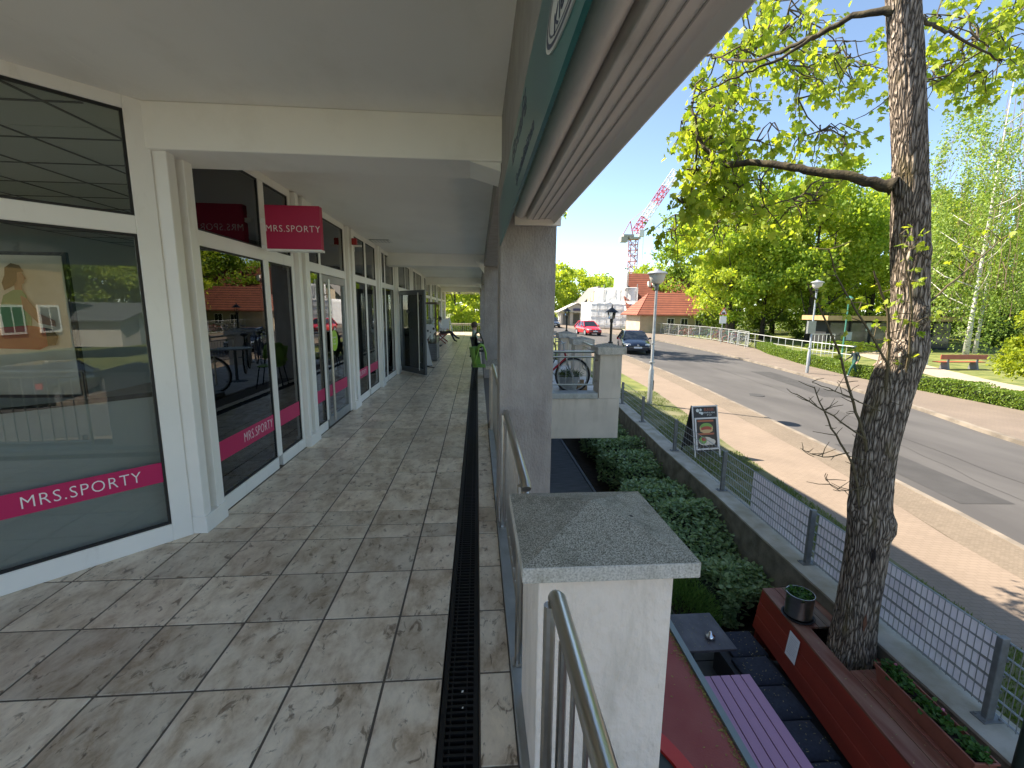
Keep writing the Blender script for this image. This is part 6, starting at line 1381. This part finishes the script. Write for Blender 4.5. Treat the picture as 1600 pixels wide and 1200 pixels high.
mb = MB(); mb.box(14.7, 16, 78.9, 78.99, -.9, 1.0); mb.box(16.6, 19.3, 78.9, 78.99, -.6, 1.0); mb.build('counter', M['galvdark'], t)
t = thing('house', 'grey gabled house far down the road behind the kiosk', 'house', (20, 88, -1)); mb = MB(); mb.box(19.5, 26, 84, 92, -1.2, 2.5); mb.prism([(19.5, 2.5), (26, 2.5), (22.7, 6)], 84, 92, 'y'); mb.build('wall', mat('grey_plaster', (.3, .29, .27), .9), t); mb = MB(); slope(mb, (19.2, 83.8, 2.3), (22.7, 83.8, 6.1), (22.7, 92, 6.1), (19.2, 92, 2.3)); slope(mb, (22.7, 83.8, 6.1), (26.3, 83.8, 2.3), (26.3, 92, 2.3), (22.7, 92, 6.1)); mb.build('roof', mat('grey_roof', (.2, .19, .18), .9), t)
t = thing('pavilion', 'dark glazed park pavilion with pale wooden fascia behind the trees', 'pavilion', (32, 38, -1.4)); z = -1.5
mb = MB(); mb.box(29.6, 41, 36.2, 38, z, z + 2.55); mb.build('wall', mat('dark_cladding', (.018, .02, .022), .85), t)
mb = MB(); mb.box(28.9, 41.8, 35.3, 38.2, z + 2.75, z + 2.95); mb.build('roof', mat('dark_felt_roof', (.05, .05, .05), .9), t); mb = MB(); mb.box(28.9, 41.8, 35.2, 35.29, z + 2.58, z + 2.97); mb.box(28.8, 28.89, 35.2, 38.2, z + 2.58, z + 2.97); mb.build('fascia', mat('pale_wood_fascia', (.42, .29, .14), .7, var=.15, vscale=2), t)
for k in range(6):
    mb = MB(); mb.box(29.8 + k * 1.9, 31.5 + k * 1.9, 36.14, 36.19, z + .3, z + 2.4); w = mb.build('window', M['gasket'], t); mb = MB(); mb.box(29.88 + k * 1.9, 31.42 + k * 1.9, 36.12, 36.139, z + .36, z + 2.34); mb.build('pane', M['winglass'], w)
for k, (x, zz) in enumerate(((31.4, .9), (35.6, .6), (33.1, 1.7))):
    mb = MB(); mb.box(x, x + .5, 36.10, 36.118, z + zz, z + zz + .7); mb.build('notice', mat('window_notice', (.45, .5, .48), .6), t)
# ------------------------------------------------------------------ crane
t = thing('tower_crane', 'red and white luffing tower crane rising behind the red roofs', 'crane', (41.3, 120, -1)); cr_, cw = mat('crane_red', (.5, .05, .07), .5), mat('crane_white', (.7, .68, .68), .5)
def lattice(A, B, w, nseg, thick, mb1, mb2, band=3, up=(0, 0, 1)):
    A = Vector(A); B = Vector(B); d = (B - A).normalized(); u = Vector(up)
    if abs(d.dot(u)) > .95: u = Vector((1, 0, 0))
    s = d.cross(u).normalized(); v = s.cross(d).normalized(); cs = [(s * a + v * b) * w / 2 for a, b in ((-1, -1), (1, -1), (1, 1), (-1, 1))]
    for i in range(nseg):
        p, q = A + (B - A) * i / nseg, A + (B - A) * (i + 1) / nseg; mb = mb1 if (i // band) % 2 == 0 else mb2
        for k in range(4):
            c, c2 = cs[k], cs[(k + 1) % 4]; mb.tube([p + c, q + c], thick, 4, False); mb.tube([p + c, q + c2] if i % 2 else [p + c2, q + c], thick * .7, 4, False); mb.tube([q + c, q + c2], thick * .7, 4, False)
m1, m2 = MB(), MB(); lattice((41.3, 120, -1), (41.1, 120, 20.4), 1.9, 15, .12, m1, m2, 99); m1.build('mast', mat('crane_mast_paint', (.50, .20, .20), .5), t)
m1, m2 = MB(), []
JA, JB = Vector((41.4, 120, 22)), Vector((48.6, 113, 35.5))
for q in range(4):
    b_ = m1 if q % 2 == 0 else MB()
    lattice(JA + (JB - JA) * q / 4, JA + (JB - JA) * (q + 1) / 4, 1.6, 4, .10, b_, b_, 99)
    if q % 2: m2.append(b_)
j = m1.build('jib', cr_, t); [b_.build('white_section', cw, j) for b_ in m2]
mb = MB(); mb.box(39.8, 42.6, 118.8, 121.2, 20.3, 20.8); mb.box(38.2, 41.0, 119.2, 121, 20.9, 21.5); mb.box(37.6, 39.4, 119.3, 121.2, 19.6, 20.9); mb.build('counterweight', mat('crane_grey', (.36, .34, .3), .6), t)
mb = MB(); mb.box(42.2, 43.4, 118.4, 119.6, 20.9, 22.6); mb.build('cab', cw, t); mb = MB(); mb.tube([(41.0, 120, 21), (40.2, 120.5, 25)], .14, 5); mb.tube([(40.2, 120.5, 25), (38.2, 121, 21)], .1, 5); mb.tube([(40.2, 120.5, 25), (45.5, 116, 29.8)], .05, 4); mb.build('a_frame', cr_, t); mb = MB(); mb.tube([(43.4, 119, 21), (43.3, 119, 2)], .05, 4); mb.build('cable', M['galv'], t)
# ------------------------------------------------------------------ park bench, bin
t = thing('park_bench', 'red slatted park bench on the lawn path across the street', 'bench', (29, 24.9, -1.55)); z = G(28, 24.8) - .08; rs_ = mat('red_bench_slat', (.36, .09, .05), .5, var=.1, vscale=4)
for nm, a in (('backrest', (27.55, 30.6, 24.55, 24.60, z + .62, z + .90)), ('seat', (27.55, 30.6, 24.62, 25.05, z + .42, z + .47))):
    mb = MB(); mb.box(*a); mb.build(nm, rs_, t, bevel=.01)
for x in (28.05, 29.95):
    mb = MB(); mb.prism([(24.5, z - .02), (25.05, z - .02), (24.95, z + .41), (24.66, z + .41), (24.61, z + .85), (24.605, z + .85), (24.61, z + .4)], x, x + .14, 'x'); mb.build('leg', mat('bench_leg', (.16, .16, .17), .7), t)
t = thing('litter_bin', 'grey litter bin beside the big trunk on the park path', 'bin', (26.9, 25, -1.5)); mb = MB(); mb.box(26.75, 27.15, 24.9, 25.25, z + .25, z + .95); mb.build('bin_body', M['galv'], t, bevel=.03); mb = MB(); mb.tube([(26.95, 25.1, z - .02), (26.95, 25.1, z + .25)], .04, 6); mb.build('post', M['galvdark'], t); mb = MB(); mb.box(26.72, 27.18, 24.87, 25.28, z + .955, z + .99); mb.build('lid', M['galvdark'], t)
# ------------------------------------------------------------------ mirrored surroundings behind the camera
t = thing('house', 'yellow house with white window seen mirrored in the corner window', 'house', (30, -24, -1.4)); mb = MB(); mb.box(23.0, 32.4, -32, -22.5, -1.5, 6); mb.build('wall', mat('ochre_plaster', (.42, .27, .10), .9, var=.08, vscale=1.5), t)
mb = MB(); slope(mb, (22.5, -21.8, 5.8), (22.5, -27, 9.5), (33, -27, 9.5), (33, -21.8, 5.8)); mb.build('roof', M['roof'], t)
for x in (24.2, 27.2, 30.0):
    mb = MB(); mb.box(x - .1, x + 1.6, -22.5, -22.4, -.3, 1.6); f = mb.build('window', M['white'], t); mb = MB(); mb.box(x + .05, x + .7, -22.4, -22.39, -.15, 1.45); mb.box(x + .8, x + 1.45, -22.4, -22.39, -.15, 1.45); mb.build('pane', M['winglass'], f)
t = thing('garage', 'white gabled garage seen mirrored in the corner window beside the yellow house', 'garage', (35, -21, -1.4)); mb = MB(); mb.box(33, 42, -26, -19.5, -1.5, .5); mb.prism([(33, .5), (42, .5), (37.5, 1.6)], -26, -19.5, 'y'); mb.build('wall', M['wallw'], t); mb = MB(); mb.box(35, 39.5, -19.49, -19.4, -1.4, .6); mb.build('door', M['galv'], t); mb = MB(); slope(mb, (32.5, -19, .4), (37.5, -19, 1.75), (37.5, -26, 1.75), (32.5, -26, .4), -.12); slope(mb, (37.5, -19, 1.75), (42.5, -19, .4), (42.5, -26, .4), (37.5, -26, 1.75), -.12); mb.build('roof', M['galvdark'], t)
for x, y, r_, l in ((46.9, -31.3, 0, 'tree seen mirrored above the garage'), (44.5, -34.5, 1, 'tree seen mirrored behind the garage'), (49.5, -28.5, 2, 'tree seen mirrored right of the garage'), (30, -40, 3, 'tree seen mirrored behind the yellow house'), (51, -25.5, 4, 'tree seen mirrored at the right of the corner window'), (54, -20, 5, 'tree seen mirrored at the edge of the corner window')): again(mC if r_ % 2 else mA, x, y, r_, 1, l)
# ------------------------------------------------------------------ people
def person(label, loc, rz, J, R_, zones, hair=None, extra=None, sc=1., hands=True, hgrp=None):
    """J: joints; R_: radii; edges fixed; zones: material per bone; local facing -y"""
    t = thing('person', label, 'person', (0, 0, 0), hgrp)
    E_ = [('pel', 'wai'), ('wai', 'che'), ('che', 'nek'), ('nek', 'hd0'), ('hd0', 'hd1'), ('che', 'shl'), ('shl', 'ell'), ('ell', 'wrl'), ('wrl', 'pal'), ('che', 'shr'), ('shr', 'elr'), ('elr', 'wrr'), ('wrr', 'par'), ('pel', 'hil'), ('hil', 'knl'), ('knl', 'anl'), ('anl', 'tol'), ('pel', 'hir'), ('hir', 'knr'), ('knr', 'anr'), ('anr', 'tor')]
    names = list(J); me = bpy.data.meshes.new('body'); me.from_pydata([J[n] for n in names], [(names.index(a), names.index(b)) for a, b in E_], [])
    o = bpy.data.objects.new('body', me); COL.objects.link(o)
    sk = o.modifiers.new('skin', 'SKIN'); sk.use_smooth_shade = True
    ss = o.modifiers.new('ss', 'SUBSURF'); ss.levels = 2; ss.render_levels = 2
    if not me.skin_vertices: me.skin_vertices.new(name='')
    for i, n in enumerate(names):
        r_ = R_[n]; me.skin_vertices[0].data[i].radius = r_ if isinstance(r_, tuple) else (r_, r_); me.skin_vertices[0].data[i].use_root = (n == 'pel')
    bpy.context.view_layer.update()
    m2 = bpy.data.meshes.new_from_object(o.evaluated_get(bpy.context.evaluated_depsgraph_get())); bpy.data.objects.remove(o)
    mats = []
    for z in zones.values():
        if z not in mats: mats.append(z)
    m2.materials.clear(); [m2.materials.append(m_) for m_ in mats]
    for p in m2.polygons:
        c = p.center; best = None; bd = 9
        for a, b in E_:
            A, B = Vector(J[a]), Vector(J[b]); d = B - A; u = max(0, min(1, (c - A).dot(d) / max(1e-6, d.length_squared))); q = (c - A - d * u).length
            if q < bd: bd = q; best = b
        p.material_index = mats.index(zones.get(best, list(zones.values())[0])); p.use_smooth = True
    body = bpy.data.objects.new('body', m2); COL.objects.link(body); body.parent = t
    skin = zones['hd1']; h = Vector(J['hd1']); h0 = Vector(J['hd0']); up = (h - h0).normalized(); hc = (h + h0) / 2
    f = Vector(J.get('_f', (0, -1, 0)))
    f = Vector(extra['face']) if extra and 'face' in extra else Vector((0, -1, 0)); sd_ = f.cross(up).normalized()
    mb = MB()
    mb.ball(hc + f * .098 - up * .02, .016, 6, 5, (1, 1, 1.4))
    for s in (-1, 1): mb.ball(hc + sd_ * s * .083, .022, 6, 5, (.5, 1, 1.4))
    mb.build('nose_and_ears', skin, body, smooth=True)
    mb = MB()
    for s in (-1, 1): mb.ball(hc + f * .084 + sd_ * s * .033 + up * .012, .010, 6, 4)
    mb.ball(hc + f * .083 - up * .07, .018, 6, 4, (1.2, .6, .35)); mb.build('eyes_and_mouth', M['eye'], body)
    if hands:
        for w_, p_ in (('wrl', 'pal'), ('wrr', 'par')):
            a, b = Vector(J[w_]), Vector(J[p_]); d = (b - a).normalized(); s = d.cross(f).normalized() if abs(d.dot(f)) < .9 else Vector((1, 0, 0)); mb = MB()
            for k, l in enumerate((.07, .08, .075, .06)):
                o_ = b + s * (k - 1.5) * .018; mb.tube([o_ - d * .02, o_ + d * l * .55 + f * .008, o_ + d * l * .9 + f * .03], [.009, .008, .006], 6)
            mb.tube([a + d * .03 + s * .02, a + d * .05 + s * .05 + f * .015, a + d * .085 + s * .055 + f * .03], [.010, .009, .007], 6); mb.build('fingers', skin, body, smooth=True)
    if hair:
        mb = MB(); hm_, mode = hair
        mb.ball(hc + up * .03 - f * .018, .112, 14, 9, (.93, 1.05, 1.0))
        if mode == 'bun': mb.ball(hc + up * .06 - f * .12, .055, 8, 6); mb.ball(hc - f * .06 - up * .05, .085, 10, 6, (1, .8, 1.2))
        if mode == 'cap': mb.lathe([(.118, 0), (.114, .012)], hc + up * .045 + f * .055, 14); 
        # cut away the face side
        keep = []
        mb.build('cap' if mode == 'cap' else 'hair', hm_, body, smooth=True)
        # push the front of the hair behind the face
        o_ = body.children[-1]
        for v in o_.data.vertices:
            r_ = Vector(v.co) - hc; fr = r_.dot(f); hh = r_.dot(up)
            if fr > .045 and hh < (.055 if mode != 'cap' else .045) and mode != 'capx': v.co = Vector(v.co) - f * (fr - .02)
    t.location = loc; t.rotation_euler = (0, 0, rz); t.scale = (sc, sc, sc); return t
M['eye'] = mat('eye_dark', (.03, .02, .018), .4)
M['skin'] = mat('light_skin', (.50, .30, .22), .55); M['hair_dk'] = mat('dark_hair', (.018, .012, .010), .5)
RAD = {'pel': (.155, .11), 'wai': (.135, .10), 'che': (.165, .115), 'nek': .055, 'hd0': (.078, .088), 'hd1': (.075, .088), 'shl': .062, 'ell': .045, 'wrl': .032, 'pal': (.042, .02), 'shr': .062, 'elr': .045, 'wrr': .032, 'par': (.042, .02), 'hil': .095, 'knl': .062, 'anl': .042, 'tol': .038, 'hir': .095, 'knr': .062, 'anr': .042, 'tor': .038}
def walkJ(step=.32, swing=.22):
    return {'pel': (0, 0, .93), 'wai': (0, .0, 1.10), 'che': (0, -.02, 1.33), 'nek': (0, -.035, 1.50), 'hd0': (0, -.06, 1.58), 'hd1': (0, -.075, 1.68),
            'shl': (.19, -.02, 1.40), 'ell': (.25, swing * .5, 1.14), 'wrl': (.24, swing * .5 - .08, .90), 'pal': (.24, swing * .5 - .11, .83), 'shr': (-.19, -.02, 1.40), 'elr': (-.25, -swing * .3, 1.14), 'wrr': (-.22, -swing - .1, .96), 'par': (-.21, -swing - .15, .90),
            'hil': (.095, 0, .88), 'knl': (.10, -step * .62, .50), 'anl': (.10, -step * .9, .09), 'tol': (.11, -step * .9 - .15, .045), 'hir': (-.095, 0, .88), 'knr': (-.10, step * .30, .49), 'anr': (-.10, step * 1.1, .14), 'tor': (-.10, step * 1.1 - .11, .045)}
def zones(top, leg, shoe, skin, sleeve=True):
    z = {'wai': top, 'che': top, 'nek': skin, 'hd0': skin, 'hd1': skin, 'shl': top, 'ell': top, 'wrl': top if sleeve else skin, 'pal': skin, 'shr': top, 'elr': top, 'wrr': top if sleeve else skin, 'par': skin}
    for s in 'lr': z.update({'hi' + s: leg, 'kn' + s: leg, 'an' + s: leg, 'to' + s: shoe})
    return z
gtop, gleg = mat('dark_green_jacket', (.015, .035, .04), .7), mat('green_trousers', (.015, .085, .065), .8); shoe = mat('pale_shoe', (.5, .5, .52), .6); bktop = mat('black_jacket', (.018, .016, .018), .7); bkleg = mat('dark_trousers', (.03, .03, .035), .8)
person('person in dark green jacket, green trousers and cap walking on the far sidewalk', (18.35, 20.4, G(18.35, 20.4) + .006), radians(-105), walkJ(), RAD, zones(gtop, gleg, shoe, M['skin']), (gtop, 'cap'), sc=.87, hgrp='people walking on the far sidewalk')
person('person in black jacket walking on the far sidewalk, half behind the big trunk', (18.55, 19.1, G(18.55, 19.1) + .006), radians(-105), walkJ(.25, .1), RAD, zones(bktop, bkleg, shoe, M['skin']), (M['hair_dk'], 'short'), sc=.86, hgrp='people walking on the far sidewalk')
# seated woman on the cross-legged bench, facing along +x
def sitJ(): return {'pel': (0, 0, .53), 'wai': (0, .05, .70), 'che': (0, .09, .93), 'nek': (0, .07, 1.08), 'hd0': (0, .045, 1.15), 'hd1': (0, .04, 1.25),
    'shl': (.18, .08, .99), 'ell': (.22, -.03, .76), 'wrl': (.14, -.24, .70), 'pal': (.10, -.30, .69), 'shr': (-.18, .08, .99), 'elr': (-.22, -.03, .76), 'wrr': (-.12, -.26, .70), 'par': (-.08, -.32, .70),
    'hil': (.09, -.05, .52), 'knl': (.08, -.46, .56), 'anl': (.06, -.66, .16), 'tol': (.06, -.80, .12), 'hir': (-.09, -.05, .52), 'knr': (-.03, -.47, .60), 'anr': (.02, -.78, .30), 'tor': (.02, -.92, .28)}
wt_ = mat('white_blouse', (.6, .58, .56), .8); bkl = mat('black_leggings', (.015, .014, .016), .7)
person('seated woman in white top and black trousers on the red bench along the shop wall', (-1.78, 22.4, -.06), radians(90), sitJ(), RAD, zones(wt_, bkl, mat('black_shoe', (.012, .012, .012), .5), M['skin'], True), (M['hair_dk'], 'bun'))
rdw = mat('red_bench_wood', (.25, .05, .03), .5)
t = thing('cross_leg_bench', 'red wooden cross-legged bench under the seated woman', 'bench', (-1.75, 22.3, 0))
mb = MB()
for k in range(3): mb.box(-1.97 + k * .15, -1.84 + k * .15, 21.5, 23.1, .40, .435)
mb.build('seat', rdw, t)
for y in (21.62, 22.9):
    mb = MB(); mb.bar((-2.0, y, 0), (-1.52, y, .40), .05, .05, (0, 1, 0)); mb.bar((-1.5, y + .06, 0), (-1.98, y + .06, .40), .05, .05, (0, 1, 0)); mb.build('leg', rdw, t)
# right hand side: person at the table and chairs with clothes
pt = mat('pale_print_shirt', (.35, .4, .3), .8)
person('person seated at the walkway edge near the sunlit end, partly behind a pillar', (-.04, 15.4, -.12), radians(90), sitJ(), RAD, zones(pt, bkl, shoe, M['skin'], False), (mat('brown_hair', (.08, .05, .03), .6), 'short'))
def chair(label, loc, rz, legc, seatc):
    t = thing('chair', label, 'chair', (0, 0, 0), 'chairs at the walkway edge'); lm = mat('chair_leg', legc, .4); sm_ = mat('chair_shell', seatc, .6)
    for sx in (-1, 1):
        for sy, tz in ((-1, .43), (1, .43)):
            mb = MB(); mb.tube([(sx * .24, sy * .25, 0), (sx * .19, sy * .18, tz)], .013, 6); mb.build('leg', lm, t)
    mb = MB(); mb.box(-.22, .22, -.22, .22, .43, .455); mb.build('seat', sm_, t, bevel=.02)
    mb = MB(); n = 8
    for i in range(n + 1):
        a = -pi / 2 * .8 + pi * .8 * i / n; x, y = .23 * sin(a), .06 + .18 * cos(a)
        mb.v += [(x, y, .455), (x * 1.04, y * 1.1 + .05, .84)]
    for i in range(n): k = i * 2; mb.f.append((k, k + 2, k + 3, k + 1)); mb.mi.append(0)
    o = mb.build('backrest', sm_, t, smooth=True); o.modifiers.new('t', 'SOLIDIFY').thickness = .02
    t.location = loc; t.rotation_euler = (0, 0, rz); return t
chair('chair with lime green jacket over its back at the walkway edge', (.16, 9.55, 0), radians(80), (.015, .015, .015), (.20, .36, .06))
chair('chair with dark olive coat hanging over it at the walkway edge', (.12, 13.1, 0), radians(80), (.015, .015, .015), (.03, .03, .03))
def drape(name, label, cx, y0, y1, top, hx, h0, h1, mm, xo=.05):
    mb = MB(); n, m_ = 12, 8
    for i in range(n + 1):
        u = i / n; y = y0 + (y1 - y0) * u
        prof = [(cx + hx, top - h1 * (.8 + .2 * sin(u * 9))), (cx + hx * .8, top - h1 * .4), (cx + xo, top - .01), (cx, top + .01), (cx - xo, top - .012), (cx - hx * .7, top - h0 * .35), (cx - hx * .9, top - h0 * .7), (cx - hx * 1.25, top - h0 * (.92 + .08 * sin(u * 8 + 1)))]
        for x, z in prof: mb.v.append((x + .012 * sin(u * 14 + z * 9), y, z))
    w_ = 8
    for i in range(n):
        for j in range(w_ - 1): k = i * w_ + j; mb.f.append((k, k + 1, k + w_ + 1, k + w_)); mb.mi.append(0)
    o = mb.build(name, mm, smooth=True); sm_ = o.modifiers.new('t', 'SOLIDIFY'); sm_.thickness = .018; tag(o, label, 'clothing'); return o
drape('green_jacket', 'lime green jacket draped over the nearer chair at the walkway edge', .08, 9.28, 9.82, .875, .10, .36, .3, mat('lime_cloth', (.26, .46, .07), .8), .04)
drape('olive_coat', 'long dark olive coat draped over the farther chair at the walkway edge', .02, 12.75, 13.45, .96, .17, .68, .6, mat('olive_cloth', (.045, .05, .02), .85), .05)
# display cabinet, cow board, doormat
t = thing('display_cabinet', 'glass display cabinet on a grey ribbed base by the open door', 'cabinet', (-1.5, 14.6, 0)); wd = mat('cabinet_wood', (.13, .09, .06), .5)
mb = MB(); mb.box(-1.95, -1.27, 14.2, 15.2, 0.03, .56); mb.build('base', mat('ribbed_base', (.14, .14, .135), .5, var=.1, vscale=4), t)
mb = MB(); [mb.box(-1.94, -1.28, 14.19, 14.199, .07 + .055 * k, .09 + .055 * k) for k in range(9)]; mb.build('rib', M['galvdark'], t)
mb = MB()
for x in (-1.95, -1.31):
    for y in (14.2, 15.16): mb.box(x, x + .04, y, y + .04, .56, 1.78)
mb.box(-1.97, -1.25, 14.18, 15.22, 1.78, 1.84); mb.box(-1.93, -1.29, 14.22, 15.18, .56, .575); mb.build('frame', wd, t)
mb = MB(); mb.box(-1.93, -1.29, 14.22, 15.18, 1.16, 1.17); mb.build('shelf', M['clear'], t)
mb = MB(); mb.box(-1.91, -1.31, 14.21, 14.215, .575, 1.78); mb.box(-1.285, -1.28, 14.24, 15.16, .575, 1.78); mb.build('pane', M['clear'], t)
rnd = random.Random(2); mb = MB()
for k in range(12): x, y, z = rnd.uniform(-1.85, -1.4), rnd.uniform(14.35, 15.05), rnd.choice((.576, 1.171)); h = rnd.uniform(.08, .22); mb.lathe([(.05, z), (.06, z + h * .6), (.02, z + h)], (x, y, 0), 10)
mb.build('goods', mat('cabinet_goods', (.4, .38, .3), .5), t)
t = thing('cow_board', 'white cow shaped board with black spots on a slim stand by the open door', 'sign board', (-1.35, 12.7, 0)); ww = mat('board_white', (.68, .68, .68), .6)
mb = MB(); mb.prism([(-1.52, .78), (-1.5, 1.12), (-1.42, 1.22), (-1.27, 1.2), (-1.17, 1.1), (-1.16, 1.0), (-1.24, .95), (-1.33, .9), (-1.42, .76)], 12.68, 12.72, 'y'); mb.build('cow_head', ww, t, bevel=.01)
mb = MB()
for cx, cz, r_ in ((-1.21, 1.09, .03), (-1.37, 1.03, .025), (-1.3, .99, .015), (-1.46, 1.15, .03)): mb.prism([(cx + r_ * cos(2 * pi * k / 12), cz + r_ * 1.2 * sin(2 * pi * k / 12)) for k in range(12)], 12.67, 12.679, 'y')
mb.build('spot', M['gasket'], t)
mb = MB(); mb.prism([(-1.48, .78), (-1.4, .78), (-1.26, .06), (-1.42, .06)], 12.69, 12.71, 'y'); mb.build('body_panel', ww, t); mb = MB(); mb.tube([(-1.48, 12.7, .03), (-1.2, 12.55, .015)], .012, 6); mb.tube([(-1.48, 12.7, .03), (-1.3, 12.95, .015)], .012, 6); mb.tube([(-1.4, 12.72, .03), (-1.4, 12.72, .8)], .012, 6); mb.build('stand', M['gasket'], t)
mb = MB(); mb.box(-2.0, -1.6, 19.9, 20.9, .001, .014); tag(mb.build('doormat', mat('grey_doormat', (.06, .065, .06), .95, bump=.6, bscale=90)), 'grey doormat at the shop wall before the red bench', 'mat')
t = thing('menu_stand', 'pale folding stand against the shop wall behind the seated woman', 'stand', (-1.7, 25.5, 0)); mb = MB(); mb.bar((-1.95, 25.5, 0), (-1.6, 25.5, 1.15), .05, .05, (0, 1, 0)); mb.bar((-1.3, 25.5, 0), (-1.55, 25.5, 1.15), .05, .05, (0, 1, 0)); mb.box(-1.95, -1.55, 25.42, 25.45, .5, 1.1); mb.build('panel', ww, t)
# cafe tables at the walkway edge seen mirrored in the glass
t = thing('cafe_table', 'round cafe table on the raised terrace, mirrored in the shop window', 'table', (1.2, 10.2, 0)); mb = MB(); mb.lathe([(.35, .72), (.36, .735), (.35, .745)], (1.2, 10.2, 0), 24); mb.build('tabletop', M['alu'], t); mb = MB(); mb.lathe([(.22, .012), (.03, .04), (.03, .72)], (1.2, 10.2, 0), 12); mb.build('pedestal', M['graphite'], t)
# exit lamp on the end header
t = thing('ceiling_sensor', 'small white fitting hung from the last beam at the walkway end', 'fitting', (-1.0, 26.0, 2.6)); mb = MB(); mb.box(-1.12, -.92, 26.0, 26.06, 2.5, 2.598); mb.build('housing', M['white'], t, bevel=.008); mb = MB(); mb.box(-1.06, -.98, 25.99, 25.999, 2.52, 2.57); mb.build('lens', M['gasket'], t)
for o in list(bpy.data.objects):
    if '_o' in o: del o['_o']
    if o.get('group') == '': del o['group']
